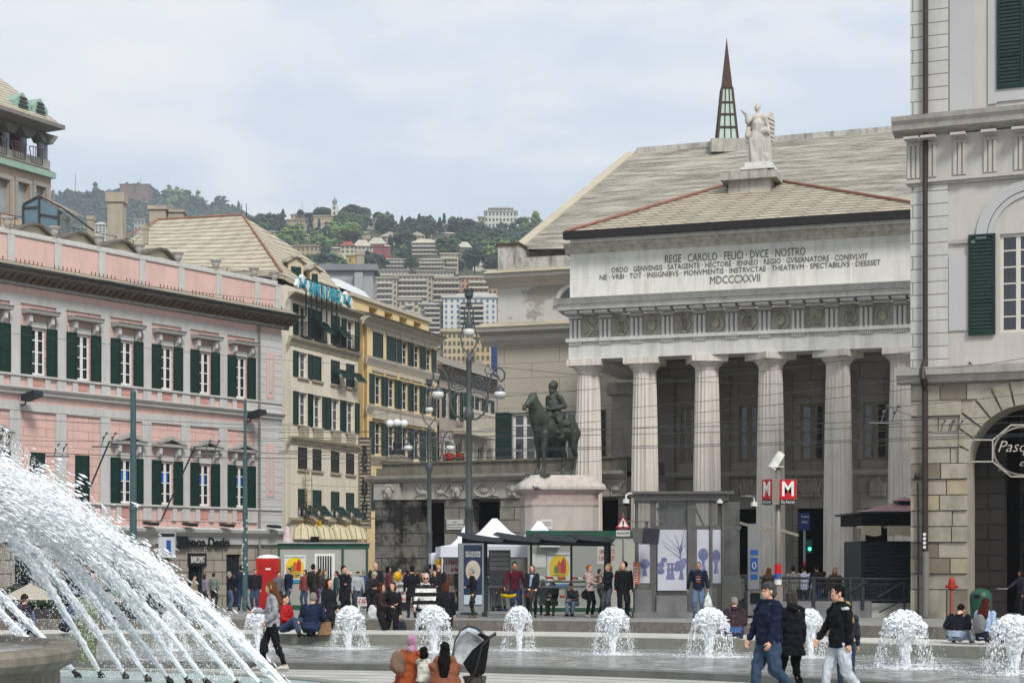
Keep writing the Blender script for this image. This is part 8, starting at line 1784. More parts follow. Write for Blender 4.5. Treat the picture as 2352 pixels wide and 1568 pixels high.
stand(1037, 1290, 1392, 'person with glasses and a shaved head in a dark blue shirt, arms folded', top='#171d2b', legs='#33455f', hair='#3a322c', style='bald', face=0, bulk=1.12, **armX)
stand(972, 1312, 1395, 'person with dark hair and sunglasses behind the mesh fence', Y=70, top='#24262c', legs='#25262c', hair='#1b1614', face=-30); stand(990, 1305, 1392, 'bald person with a red scarf in the crowd under the gazebo', Y=70, top='#27282c', legs='#25262c', style='bald', face=40); stand(958, 1314, 1400, 'fair haired person in beige beside the black coat', Y=68, top='#7c7262', legs='#2b2b30', hair='#8f7650', style='bob', face=120, fem=True)
i_ = stand(1089, 1304, 1417, 'grey haired elderly person in a black jacket facing left by the totem', Y=56.2, top='#17181d', legs='#34322f', hair='#8f8f8d', style='short', face=-85, fem=True, lean=8, RH=(-.08, -.15, .62), shoes='#5c4a3a', q=.014)
handbag(i_, 'L', 'dark shoulder bag behind the grey haired elderly person', '#232326', .34, .2, .04)
stand(1156, 1300, 1402, 'grey haired person in a pale patterned cardigan behind the bench', top='#8a8a86', legs='#3a3a40', hair='#77746f', style='bob', face=-40, fem=True, shoes='#2f6f9a')
i_ = stand(1182, 1290, 1400, 'person in a maroon jacket and jeans leaning on the bench', top='#4a1620', legs='#2b3850', hair='#2a1f1a', face=10, skin='t', Y=57.6, LF=(.1, -.1, .045), RF=(-.03, .05, .045), RH=(-.2, -.1, .55), LH=(.18, -.08, .55), q=.014)
yb = thing('sports_bag', 'yellow and black bag beside the person in maroon', 'bag', tuple(Pt(1168, 1372, 57))); m_ = MB(); m_.ell((0,0,.1), .27, .13, .12, 14, 9); vox(m_, 'bag_body', cloth('#c2a81e'), yb, .014, 1, amp=.01); MB().ell((0, 0, .14), .25, .135, .09, 14, 8).build('black_flap', cloth('#1d1d20'), yb, smooth=True)
i_ = stand(1222, 1297, 1418, 'red haired person in a black jacket, pale scarf and grey skirt', top='#1d2027', legs='#15151a', hair='#5c251c', style='bob', face=-5, fem=True, skirt='#4a4846', skirtl=.3, q=.014, LH=(.09, -.12, .55), RH=(-.05, -.13, .56))
sc = MB(); h_ = i_['H']; sc.ell(tuple(i_['up'](0, -.045, .79)), .05*h_, .035*h_, .035*h_, 10, 7); sc.cap(tuple(i_['up'](-.01, -.085, .77)), tuple(i_['up'](-.03, -.09, .6)), .03*h_, .02*h_); vox(sc, 'scarf', cloth('#8f97a4'), i_['t'], .012, 1, amp=.008)
handbag(i_, 'R', 'brown handbag held in front of the grey skirt', '#3a2c26', .3, .2, .03)
def sitter(u, vt, vf, label, Y=None, seatz=.45, zfeet=None, **kw):
	Y = Y or footY(vf); zf_ = G(Y) if zfeet is None else zfeet; zt = EYE-(vt-HV)/F*Y; hh_ = kw.pop('h', 1.66); return person(label, ((u-CU)/F*Y, Y, zf_), h=hh_, pose='sit', seat=seatz/hh_, **kw)
sitter(1247, 1317, 1400, 'seated dark haired person in a blue denim jacket on the shelter bench', Y=61.5, top='#4a566c', legs='#2a2a34', hair='#1a1412', style='bob', face=10, fem=True, skin='t')
w2 = sitter(1272, 1319, 1410, 'seated long haired person in a black hoodie looking at a phone', Y=60.3, top='#131316', legs='#33302d', hair='#16100f', style='long', face=-20, nod=30, lean=8, fem=True, LH=(.02, -.2, .42), RH=(-.04, -.2, .42))
sitter(1320, 1312, 1412, 'seated person in light jeans bending forward over a bag', Y=60, top='#4b4d50', legs='#7a8a9f', hair='#6a5a48', face=-25, lean=32, nod=10, shoes='#1d1d20', LF=(.08, -.3, .045), RF=(-.06, -.24, .045), LH=(.04, -.25, .35), RH=(-.06, -.25, .35));
gb_ = thing('shoulder_bag', 'dark grey shoulder bag in front of the bending seated person', 'bag', tuple(Pt(1346, 1372, 58.6))); m_ = MB(); m_.ell((0,0,.1), .17, .09, .17, 12, 9); vox(m_, 'bag_body', cloth('#33373c'), gb_, .014, 1, amp=.01)
stand(1354, 1297, 1417, 'strawberry blonde person in a pale pink jacket with crossed arms', top='#b39c96', legs='#15151a', hair='#a8683c', style='short', face=40, turn=15, fem=True, shoes='#b9b2ac', q=.013, **armX)
stand(1397, 1294, 1402, 'blonde person with a ponytail in a black puffer jacket and grey trousers', top='#1b1f2a', legs='#5a5a66', hair='#b08c58', style='tail', face=-60, fem=True, Y=57.3, RH=(-.03, -.13, .7), LH=(.02, -.14, .67), q=.014)
stand(1434, 1280, 1399, 'person with a dark afro standing behind the long haired blonde', Y=60, top='#26231f', legs='#2b4a5c', hair='#17110e', style='afro', face=170, skin='d')
stand(1430, 1291, 1413, 'long haired blonde person all in black with pale trainers', top='#121216', legs='#141419', hair='#b59a78', style='long', face=5, fem=True, topl=.44, shoes='#aaa49c', q=.013, Y=56)
i_ = stand(1604, 1289, 1412, 'tanned person in a navy jacket over an orange striped sweater with a white bag', Y=54.8, top='#141c2b', legs='#5a6a80', hair='#6b6a66', style='short', face=-8, skin='t', bulk=1.12, LH=(.17, -.1, .52), RH=(-.19, .0, .5), q=.013)
h_ = i_['H']
for q_, (z, c) in enumerate(((.735, '#a3502c'), (.71, '#22242c'), (.69, '#9aa4ae'), (.668, '#22242c'), (.645, '#a3502c'))): MB().ell(tuple(i_['up'](0, -.08, z)), .045*h_, .016*h_, .014*h_, 10, 6).build('sweater_stripe', cloth(c), i_['t'])
p = wpt(i_, i_['wL']); pb_ = thing('plastic_bag', 'white plastic bag hanging from the hand of the tanned person', 'bag', tuple(p-Vector((0, .05, .66)))); m_ = MB(); m_.loft([((0,0,0), .1, .06), ((0,0,.12), .15, .09), ((0,0,.3), .11, .07), ((0,0,.48), .03, .03), ((0,0,.58), .02, .02)], 12); vox(m_, 'bag_body', cloth('#c4c7c6'), pb_, .011, 1, amp=.02, freq=14)
for u, vt, Y, c, l, hc, st_, fc, lab in ((640, 1312, 71, '#5c5f66', '#2f3138', '#2a1f1a', 'short', 40, 'person in mid grey between the blue coat and the bearded walker'), (700, 1308, 71, '#7a3f3a', '#3b4660', '#3a2a1e', 'bob', -30, 'person in brick red close to the cabin door'), (745, 1309, 70, '#8f8a7c', '#2e2f35', '#6b4a30', 'long', 70, 'person in beige at the right side of the barred window'), (772, 1311, 69, '#2e4a46', '#30343c', '#2b221c', 'short', -70, 'person in dark green under the cabin corner'),
	(822, 1310, 69, '#a3a6aa', '#39424f', '#20190f', 'cap', 10, 'person in pale grey with a cap at the right cabin edge'), (836, 1306, 71, '#3f4c6b', '#2b2c30', '#a09a90', 'short', 150, 'person in denim blue between cabin and bald suit wearer'), (892, 1300, 70, '#67333f', '#2a2a30', '#120f0e', 'bob', 100, 'person in wine red by the first yellow balloon'), (918, 1305, 71, '#b0a48c', '#52504c', '#8f7a5a', 'short', 30, 'person in a sand coloured coat behind the ultime news banner'),
	(934, 1309, 71, '#2a3a5c', '#2c2f36', '#2b1d14', 'short', -120, 'person in bright navy at the right of the ultime news banner'), (1012, 1303, 69, '#2c2d33', '#48505c', '#5a3b26', 'long', -50, 'long haired person in charcoal before the lamp foot'), (1052, 1300, 70, '#4b5a52', '#2e2f33', '#1e1713', 'short', 60, 'person in sage green left of the totem'), (1128, 1312, 67, '#24262c', '#30343e', '#1a1310', 'bob', 180, 'black clad person behind the bench, right of the totem'), (1138, 1310, 68.5, '#a8623a', '#2d2e33', '#4a3020', 'short', 20, 'person in orange under the gazebo'),
	(1208, 1306, 68, '#7c8796', '#2c2f36', '#8a8a86', 'short', -20, 'grey haired person in pale blue grey between maroon and the skirt wearer'), (1378, 1306, 63.5, '#5b5148', '#2b2c30', '#2a1e16', 'short', 90, 'person in brown just left of the shelter end post'), (1008, 1296, 66, '#1f2126', '#2c2f36', '#3a2d24', 'bald', 160, 'shaven headed person in black at the right of the striped poncho'), (470, 1318, 78, '#7c7a86', '#33353c', '#3a2c22', 'bob', 120, 'person in mauve grey near the cash machine')):
	stand(u, vt, 1400, lab, Y=Y, top=c, legs=l, hair=hc, style=st_, face=fc, fem=st_ in ('bob', 'long'), q=.018)
for u, vt, lab, kw in ((1766, 1303, 'long brown haired person left of the metro post behind the railing', dict(top='#2b2424', hair='#5a3622', style='long', face=160, fem=True)), (1822, 1299, 'person in a patterned grey shirt behind the railing', dict(top='#6d6a64', hair='#1a1512', face=170)), (1847, 1298, 'person in a pale lilac shirt with a backpack strap behind the railing', dict(top='#a3a3bd', hair='#2a1e18', face=180)), (1876, 1295, 'person in a dark hoodie and jeans behind the railing', dict(top='#1d1e24', legs='#36486a', hair='#17120f', face=185)), (1893, 1312, 'person standing in the dark doorway behind the railing', dict(top='#3a3a3c', hair='#1d1714', face=180, Y=70)), (1918, 1303, 'blonde person in a brown coat facing the camera behind the railing', dict(top='#4a3226', hair='#9a7440', style='long', face=0, fem=True))):
	kw.setdefault('Y', 62); stand(u, vt, 1400, lab, **kw)
i_ = stand(2345, 1308, 1425, 'dark haired person in purple black holding out a paper at the arch', Y=52, top='#2b2430', legs='#1b1a20', hair='#16100f', style='bob', face=-80, fem=True, RH=(-.06, -.26, .62), skin='d')
p = wpt(i_, i_['wR']); lf = MB().box(-.14, .14, -.1, .1, -.005, .005).build('paper', cloth('#aab2b8'), None, tuple(p+Vector((-.2, 0, -.02)))); tag(lf, 'folded pale paper held out at the dark arch', 'paper')
ws = .33
def wallsit(u, vt, Y, label, **kw):
	return person(label, ((u-CU)/F*Y, Y, ws-.0), h=kw.pop('h', 1.72), pose='sit', seat=.1, **kw)
wallsit(712, 1362, 39.6, 'grey haired person in a navy jacket sitting on the fountain wall, seen from behind', h=1.72, top='#172339', legs='#23304a', hair='#8f8c88', face=165, lean=18, bulk=1.15, q=.013, LF=(.1, -.36, .02), RF=(-.1, -.38, .02), LH=(.12, -.2, .3), RH=(-.12, -.2, .3), turn=15)
sb = thing('paper_shopping_bag', 'brown paper shopping bag on the fountain wall', 'bag', ((745-CU)/F*39.8, 39.8, ws)); MB().box(-.15, .15, -.08, .08, 0, .3).build('bag_body', cloth('#8a6a4c'), sb)
wallsit(655, 1375, 39.8, 'person in a red jumper sitting on the fountain wall', h=1.6, top='#9c1d1f', legs='#324258', hair='#3a2a1e', face=60, q=.013, LF=(.1, -.36, .02), RF=(-.1, -.34, .02))
wallsit(1688, 1382, 37.4, 'person in a maroon hooded jacket sitting on the fountain wall, back to us', h=1.66, top='#34262c', legs='#3a5680', hair='#8b8a86', face=175, lean=22, nod=15, hood=True, bulk=1.15, q=.012, LF=(.1, -.36, .02), RF=(-.1, -.38, .02), coatw=1.1)
wallsit(2195, 1402, 35.6, 'person in a black jumper and pale jeans bent over on the fountain wall', h=1.62, top='#12131c', legs='#8795a8', hair='#14100f', face=150, lean=34, nod=30, bulk=1.12, q=.012, LF=(.12, -.34, .02), RF=(-.1, -.38, .02))
i_ = wallsit(2258, 1380, 35.2, 'auburn curly haired person in a pale blue sweater sitting on the fountain wall', h=1.66, top='#94a9c4', legs='#1d1f2c', hair='#4a1d17', style='long', face=140, fem=True, q=.012, LF=(.1, -.34, .02), RF=(-.1, -.36, .02), lean=12)
bk = thing('grey_rucksack', 'black and grey rucksack worn by the person in the pale blue sweater', 'backpack', tuple(wpt(i_, i_['up'](.0, .12, .66))-Vector((0,0,.2))), i_['t'].rotation_euler.z); m_ = MB(); m_.ell((0, .03, .2), .15, .11, .2, 12, 9); vox(m_, 'pack', cloth('#6d6e70'), bk, .014, 1, amp=.015)
stand(176, 1352, 1440, 'person in a navy jacket walking behind the spray', Y=45, z=.33, top='#2a2f44', legs='#5a4a42', hair='#3a2a20', face=80); stand(215, 1362, 1449, 'person in red and black behind the spray', Y=45, z=.33, top='#7c2a30', legs='#3a302c', hair='#1a1412', face=100)
i_ = person('person in a long green dress behind the spray near the nozzles', ((198-CU)/F*33, 33, 0), h=1.6, face=170, top='#747d64', legs='#4f5a42', hair='#5a6a4a', style='scarf', skirt='#5d6a4d', skirtl=.06, fem=True); wallsit(150, 1385, 40, 'person in a blue plaid shirt sitting behind the spray', h=1.66, top='#3a4a66', legs='#2b2c34', hair='#3a2a20', face=120, lean=20)
wallsit(45, 1400, 39.6, 'person in dark clothes sitting behind the left end of the spray', h=1.66, top='#2b2a30', legs='#54627a', hair='#2a1e18', face=150, lean=15); stand(318, 1318, 1400, 'person in pale trousers and dark boots behind the spray', Y=56, top='#4a4f5c', legs='#8f8a80', hair='#3a2a20', face=30); stand(262, 1322, 1400, 'person in black standing behind the spray', Y=58, top='#22222a', legs='#2a2b30', hair='#1a1412', face=-40)
# ================= foreground people =================
i_ = person('woman in a grey coat and black trousers walking left with a phone' .replace('woman', 'long haired person'), ((626-CU)/F*32, 32, 0), h=1.67, face=-78, pose='walk', top='#8d9096', legs='#15151a', hair='#6b442a', style='long', fem=True, topl=.5, LF=(.04, .14, .05), RF=(-.04, -.12, .05), RH=(-.1, -.2, .66), LH=(.1, -.08, .56), nod=12, shoes='#b5b0a8', q=.0095, coatw=1.1)
b_ = handbag(i_, 'L', 'black leather handbag of the walking person in grey', '#131316', .4, .27, .2)
p = wpt(i_, i_['wR']); ph = MB().box(-.012, .012, -.04, .04, -.07, .07).build('smartphone', BLK, None, tuple(p+Vector((-.09, -.01, .06))), rz=0); ph.rotation_euler = (0, -.6, 0); tag(ph, 'dark smartphone in the hand of the walking person in grey', 'phone')
NY = 25.2
i_ = person('grey haired person in a navy jacket and jeans walking left in the foreground', ((1766-CU)/F*NY, NY, 0), h=1.74, face=-65, pose='walk', top='#161d33', legs='#34455a', hair='#4d4d4f', style='curly', topl=.49, bulk=1.22, LF=(.06, .2, .12), RF=(-.05, -.12, .045), LH=(.13, -.08, .5), RH=(-.15, -.1, .52), q=.0088, coatw=1.08, skin='f')
i_ = person('grey brown haired person in a black hooded coat walking away in the foreground', ((1818-CU)/F*25.8, 25.8, 0), h=1.62, face=200, pose='walk', top='#121318', legs='#0f0f13', hair='#4a423e', style='bob', fem=True, topl=.4, hood=True, LF=(.05, -.1, .045), RF=(-.05, .1, .07), q=.009, coatw=1.22)
i_ = person('young person in a black padded vest and pale jeans walking left in the foreground', ((1930-CU)/F*25.0, 25.0, 0), h=1.71, face=-75, pose='walk', top='#131417', legs='#b3bac2', hair='#17120f', style='short', topl=.475, LF=(.06, .17, .08), RF=(-.05, -.14, .045), LH=(.13, .02, .49), RH=(-.12, -.16, .52), nod=16, q=.0088, bulk=1.1, coatw=1.1, shoes='#aaa8a4', skin='f')
h_ = i_['H']; sL_, wL_ = i_['shR'], i_['wR']; t_ = i_['t']
m_ = MB(); e_ = ik(i_['shR'], i_['wR'], .165*h_, .145*h_, (-.35, .6, -.6))[0]; o_ = Vector((-.047*h_, 0, 0)); m_.tube([i_['shR']+o_+Vector((0, 0, -.03)), i_['shR'].lerp(e_, .5)+o_*.95, e_+o_*.85, e_.lerp(i_['wR'], .5)+o_*.75, e_.lerp(i_['wR'], .9)+o_*.65], .011, 5); m_.build('sleeve_tape', cloth('#b9b9ba'), t_)
for tt, sd__ in ((i_['shL'], i_['wL']), (i_['shR'], i_['wR'])):
	m_ = MB(); e = tt.lerp(sd__, .08); m_.ell(tuple(tt+Vector((0, 0, -.01))), .046*h_, .046*h_, .03*h_, 12, 8); m_.build('white_shoulder_panel', cloth('#c9c9ca'), t_, smooth=True)
i_ = person('blonde person in blue jeans mostly hidden behind the young person in the vest', ((1944-CU)/F*27.2, 27.2, 0), h=1.42, face=180, pose='walk', top='#2a2d38', legs='#2a384e', hair='#a88a58', style='long', fem=True, LF=(.05, -.1, .045), RF=(-.05, .12, .07), q=.011)
FY = 28.0
i_ = person('person in a pink patterned headscarf and rust orange coat sitting by the fountain', ((942-CU)/F*FY, FY, -.12), h=1.62, face=160, pose='sit', seat=.12, lean=6, top='#8c4426', legs='#8c4426', hair='#a37a92', style='scarf', fem=True, q=.0095, bulk=1.3, coatw=1.35, LF=(.1, -.34, .03), RF=(-.1, -.34, .03), LH=(.18, -.16, .3))
bk = thing('taupe_backpack', 'taupe backpack on the back of the orange coat', 'backpack', tuple(Pt(913, 1568, FY-.32)+Vector((0, 0, .14))), .6); m_ = MB(); m_.ell((0, 0, .2), .13, .08, .2, 14, 10); m_.ell((0, -.06, .1), .1, .06, .09, 12, 8); vox(m_, 'pack', cloth('#6f5a4c'), bk, .01, 2, amp=.012); MB().tube([(.05, 0, .38), (.13, .05, .3), (.2, .05, .12), (.12, .02, .02)], .012, 5).build('strap', cloth('#6f5a4c'), bk)
person('small child with black hair in a cream coat between the two adults', ((975-CU)/F*27.6, 27.6, .0), h=1.02, face=135, pose='sit', seat=.14, top='#c2c0b4', legs='#c2c0b4', hair='#120f0f', style='bob', child=True, q=.0085, bulk=1.15, fem=True, LH=(.16, -.14, .5), coatw=1.3, LF=(.08, -.26, .03), RF=(-.08, -.26, .03))
person('child with long black hair in a fluffy brown coat seen from behind', ((1022-CU)/F*27.2, 27.2, .0), h=1.2, face=178, pose='sit', seat=.12, top='#7a4c38', legs='#5a3a2e', hair='#14100f', style='long', child=True, q=.0085, bulk=1.5, fem=True, coatw=1.5, LF=(.1, -.3, .03), RF=(-.1, -.3, .03), skin='d')
ky = 27.8/F; pc = thing('pushchair', 'black pushchair with a clear rain hood and raised handle', 'pushchair', tuple(Pt(1090, 1598, 27.8)), 0)
px_ = lambda u: (u-1090)*ky; pz__ = lambda v: (1598-v)*ky
m_ = MB(); m_.ext([(px_(1058), pz__(1500)), (px_(1082), pz__(1552)), (px_(1112), pz__(1545)), (px_(1126), pz__(1462)), (px_(1100), pz__(1452)), (px_(1072), pz__(1470))], 'y', -.22, .22)
vox(m_, 'seat_body', cloth('#121216'), pc, .012, 8, amp=.02, freq=9)
m_ = MB(); K = [(1050, 1528), (1041, 1500), (1046, 1470), (1058, 1447), (1076, 1437), (1094, 1441), (1112, 1455)]; n = 7
for j, (u, v) in enumerate(K):
	for q in range(n): y = -.25+.5*q/(n-1); c_ = 1-.12*abs(q-3)**1.5/3; m_.v.append((px_(u)+.02*sin(q*2.1+j), y, pz__(v)-.03*abs(q-3)+.02*sin(q*3+j*2)))
for j in range(len(K)-1):
	for q in range(n-1): a = j*n+q; m_.f.append((a, a+1, a+n+1, a+n))
hub = len(m_.v); m_.v += [(px_(1085), -.25, pz__(1490)), (px_(1085), .25, pz__(1490))]
for j in range(len(K)-1): m_.f += [(hub, (j+1)*n, j*n), (hub+1, j*n+n-1, (j+1)*n+n-1)]
m_.build('rain_hood', mat('clear_plastic', '#c2c8cc', .15, .35, 6, .6, spec=.9, alpha=.72, p=dict(bd=.06)), pc, smooth=True)
m_ = MB();
for y in (-.25, .25): m_.tube([(px_(u), y, pz__(v)) for u, v in K], .012, 5); m_.tube([(px_(1066), y, .1), (px_(1092), y, pz__(1540)), (px_(1108), y, pz__(1480)), (px_(1126), y, pz__(1462)), (px_(1137), y, pz__(1455))], .017, 6); m_.tube([(px_(1120), y, .1), (px_(1100), y, pz__(1545))], .015, 6)
m_.tube([(px_(1137), -.25, pz__(1455)), (px_(1137), .25, pz__(1455))], .024, 6); m_.build('frame', IRON, pc)
wq = MB().cyl((0, -.02, 0), (0, .02, 0), .1, n=18).build('wheel', BLK, pc, (px_(1066), -.25, .1))
for x, y in ((1066, .25), (1120, -.25), (1120, .25)): inst(wq, pc, (px_(x), y, .1))
m_ = MB(); m_.loft([((px_(1092), 0, pz__(1575)), .15, .16), ((px_(1090), 0, pz__(1552)), .2, .2)], 12); m_.build('basket', cloth('#5c5450'), pc)
# ================= water jets =================
random.seed(11)
WJ = bpy.data.materials.new('white_water'); WJ.use_nodes = True
b = WJ.node_tree.nodes['Principled BSDF']; b.inputs['Base Color'].default_value = (.88, .91, .94, 1); b.inputs['Roughness'].default_value = .35; b.inputs['Specular IOR Level'].default_value = .4
b.inputs['Alpha'].default_value = .88
def drop(mb, p, d, l, r):       # an elongated ragged drop
	d = d.normalized(); s_ = d.orthogonal().normalized(); t = d.cross(s_)
	b = len(mb.v); a = random.random()*6.28; s2 = s_*cos(a)+t*sin(a); t2 = d.cross(s2); r2 = r*random.uniform(.5, 1)
	mb.v += [tuple(p+d*l), tuple(p-d*l*random.uniform(.5, 1)), tuple(p+s2*r), tuple(p+t2*r2), tuple(p-s2*r), tuple(p-t2*r2)]
	mb.f += [(b,b+2,b+3), (b,b+3,b+4), (b,b+4,b+5), (b,b+5,b+2), (b+1,b+3,b+2), (b+1,b+4,b+3), (b+1,b+5,b+4), (b+1,b+2,b+5)]
def dome(u, vtop, vbase, w, idx, label):
	Y = 2.0*F/(vbase-HV); k = Y/F; H = (vbase-vtop)*k; R = w*k/2; t = thing('fountain_jet', label, 'water jet', tuple(Pt(u, vbase, Y)), 0, 'small bubbling fountain jets in the basin')
	rnd = random.Random(idx); mb = MB(); lx = rnd.uniform(-.12, .12); flat = rnd.uniform(.3, .42)
	N3 = lambda x, y, z: mnoise.noise(Vector((x+idx*5.3, y, z)))
	n = 26; rings = 26; vs = []
	for j in range(rings+1):        # rising column, flaring into the crown
		q = j/rings; r = R*(.15+.1*q+.42*q**3); z = H*.84*q
		for i in range(n):
			a = 2*pi*i/n; rr = r*(1+.4*N3(cos(a)*2.4, sin(a)*2.4, q*9)+.28*N3(cos(a)*6, sin(a)*6, q*26)); vs.append((rr*cos(a)+lx*R*q, rr*sin(a), z))
	mb.add(vs, [(j*n+i, j*n+(i+1) % n, (j+1)*n+(i+1) % n, (j+1)*n+i) for j in range(rings) for i in range(n)])
	n = 40; M_ = 18; vs = []
	for j in range(M_+1):           # torn crown
		th = pi*.5*(j+.2)/M_
		for i in range(n): a = 2*pi*i/n; w_ = 1+.3*N3(cos(a)*2.5, sin(a)*2.5, th*3)+.26*N3(cos(a)*9, sin(a)*9, th*10); vs.append((R*.8*sin(th)*cos(a)*w_+lx*R, R*.8*sin(th)*sin(a)*w_, H*(1-flat*(1-cos(th))*1.1)*(.86+.14*w_)))
	mb.add(vs, [(j*n+i, j*n+(i+1) % n, (j+1)*n+(i+1) % n, (j+1)*n+i) for j in range(M_) for i in range(n) if j < 6 or N3(i*.7, 3, j*.8) > -.25+.05*(j-6)])
	for k_ in range(2600):
		a = rnd.uniform(0, 2*pi); gap = .5+.5*N3(cos(a)*2.2, sin(a)*2.2, 7)*2.2
		if rnd.random() < .5: th = rnd.uniform(.1, 1.0)*pi*.5; rr = R*.82*sin(th)*rnd.uniform(.86, 1.12); z = H*(1-flat*1.1*(1-cos(th)))*rnd.uniform(.93, 1.05); d = Vector((cos(a)*cos(th), sin(a)*cos(th), -sin(th)))
		else:
			if rnd.random() > gap: continue
			q = rnd.random()**.8; rr = R*(.84+.26*q)*rnd.uniform(.88, 1.1); z = H*(1-flat*1.1)*(1-q**1.3); d = Vector((cos(a)*.25, sin(a)*.25, -1))
		sz = R*rnd.uniform(.01, .032); drop(mb, Vector((rr*cos(a)+lx*R, rr*sin(a), max(z, .01))), d, sz*rnd.uniform(1.2, 4), sz)
	for k_ in range(700): a = rnd.uniform(0, 2*pi); rr = R*abs(rnd.gauss(1.05, .25)); z = abs(rnd.gauss(0, H*.3)); sz = R*rnd.uniform(.006, .018); drop(mb, Vector((rr*cos(a), rr*sin(a), z)), Vector((0, 0, 1)), sz*1.6, sz)
	mb.build('water_column', WJ, t)
	fm = MB()
	for k_ in range(1100): a = rnd.uniform(0, 2*pi); rr = R*2.1*sqrt(rnd.random()); sz = R*rnd.uniform(.015, .055)*(1.25-rr/(R*2.3)); drop(fm, Vector((rr*cos(a)*1.3, rr*sin(a), .006)), Vector((cos(a+1.5), sin(a+1.5), 0)), sz*2.4, sz*.5)
	tag(fm.build('foam', WJ, t), None, None, None, 'stuff')
J = [(392, 1402, 1492, 62, 'small fountain jet seen through the big spray'), (592, 1398, 1490, 62, 'jet behind the walking person in grey'), (799, 1393, 1488, 78, 'jet left of the two friends at the wall'), (997, 1392, 1495, 88, 'widest jet, behind the headscarf and pushchair'), (1193, 1394, 1492, 70, 'narrow jet directly left of the middle, right of the pushchair'), (1406, 1397, 1500, 88, 'jet below the long haired blonde'), (1628, 1398, 1505, 98, 'broad jet below the tanned person with the white bag'), (1862, 1400, 1508, 70, 'jet half hidden behind the black hooded coat'), (2081, 1404, 1530, 120, 'large jet right of the young person in the vest'), (2330, 1415, 1545, 125, 'large jet cut by the right edge of the picture')]
for i, (u, a_, b_, w, l) in enumerate(J): dome(u, a_, b_, w, i, 'white bubbling '+l if not l.startswith('small') else l)
NOZ = [(118, 1530), (167, 1538), (281, 1541), (381, 1551), (467, 1555), (539, 1561), (593, 1566), (640, 1574), (668, 1590), (690, 1608), (226, 1539), (332, 1547), (425, 1553)]
pool_z = .16
BRN = mat('nozzle_bronze', '#3a352c', .5, .2, 6, .1, .4)
def big_jet(i, u, v):
	Y = (EYE-pool_z-.12)*F/(v-HV); p0 = Pt(u, v, Y); tgt = Vector((-10.3, 20.6, 0)); d = Vector((tgt.x-p0.x, tgt.y-p0.y, 0)).normalized()
	ta = 1.2-.012*i if i < 10 else 1.26; kk = .09
	if i in (0, 1): d = Vector((-.8, -.25, 0)).normalized()
	nz = thing('fountain_nozzle', 'bronze nozzle number %d from the left at the foot of the spray' % (i+1), 'nozzle', tuple(p0-Vector((0, 0, .14)))) if False else None
	mb = MB(); rnd = random.Random(90+i); L_ = 6.4 if i > 1 else 4.5
	def pos(s_): return p0+d*s_+Vector((0, 0, s_*ta-kk*s_*s_))
	def tan_(s_): return (d+Vector((0, 0, ta-2*kk*s_))).normalized()
	n = 9; R = 60; LC = 2.6; vs = []
	for j in range(R+1):
		s_ = LC*j/R; c = pos(s_); T = tan_(s_); S = T.cross(Vector((0,0,1))).normalized(); U_ = S.cross(T); r = (.034+.016*s_)*(1-.75*max(0, s_-1.4)/1.2)
		for q in range(n):
			a = 2*pi*q/n; rr = r*(1+.5*mnoise.noise(Vector((cos(a)*2, sin(a)*2+i*3, s_*2.2)))+.3*mnoise.noise(Vector((cos(a)*4, sin(a)*4+i, s_*9)))); vs.append(tuple(c+S*(rr*cos(a))+U_*(rr*sin(a))))
	mb.add([tuple(Vector(v)-p0) for v in vs], [(j*n+q, j*n+(q+1) % n, (j+1)*n+(q+1) % n, (j+1)*n+q) for j in range(R) for q in range(n)])
	N_ = 8200
	for q in range(N_):
		s_ = L_*rnd.random()**.75; c = pos(s_); T = tan_(s_); S = T.cross(Vector((0,0,1))).normalized(); U_ = S.cross(T)
		sp = .02+.042*s_; rr = abs(rnd.gauss(0, 1))*sp*(.35+.9*abs(mnoise.noise(Vector((s_*3.1, i*2.7, 0)))*2)); a = rnd.uniform(0, 2*pi); fall = -abs(rnd.gauss(0, .03))*s_
		sz = rnd.uniform(.004, .0125)*(1 if rnd.random() < .85 else 1.8); drop(mb, c-p0+S*(rr*cos(a))+U_*(rr*sin(a)*1.2)+Vector((0,0,fall)), T+Vector((rnd.gauss(0, .09), rnd.gauss(0, .09), rnd.gauss(0, .09))), sz*rnd.uniform(2, 6), sz)
	o = mb.build('spray_jet', WJ, None, tuple(p0)); tag(o, '', 'water jet', 'jets of the great spray rising to the upper left')
	o['label'] = ['short spray jet at the far left behind the stone bowl', 'second spray jet from the left, behind the green dress', 'third spray jet from the left, nozzle in the open water', 'fourth spray jet from the left', 'fifth spray jet from the left', 'sixth spray jet from the left', 'seventh spray jet from the left', 'eighth spray jet, reaching left of the walking person', 'spray jet whose nozzle lies just below the picture', 'outermost spray jet, highest at the upper left', 'thin spray jet between the second and third jets', 'thin spray jet between the third and fourth jets', 'thin spray jet between the fourth and fifth jets'][i]
	m_ = MB(); T = tan_(0); m_.cyl(-T*.22, (0, 0, 0), .05, .035, 10); m_.cyl((-T*.22), tuple(-T*.22-Vector((0, 0, .15))), .06, .07, 10); m_.ell(tuple(-T*.12), .06, .06, .06, 8, 6)
	n_ = m_.build('fountain_nozzle', BRN, None, tuple(p0)); tag(n_, 'bronze nozzle feeding the '+o['label'].split(',')[0].replace(' at the far left behind the stone bowl', ' behind the bowl'), 'nozzle', 'nozzles of the great spray')
for i, (u, v) in enumerate(NOZ): big_jet(i, u, v)
mb = MB(); rnd = random.Random(5)
for q in range(15000):
	u0 = rnd.uniform(-60, 560); Yp = rnd.uniform(21.5, 27.5); vt = 985+max(0, u0)*.93; v = vt+abs(rnd.gauss(0, 260))-12
	if v > 1560: continue
	p = Pt(u0, v, Yp); sz = rnd.uniform(.003, .0085); drop(mb, p, Vector((rnd.gauss(0, .4), rnd.gauss(0, .3), -1)), sz*rnd.uniform(1, 2.4), sz)
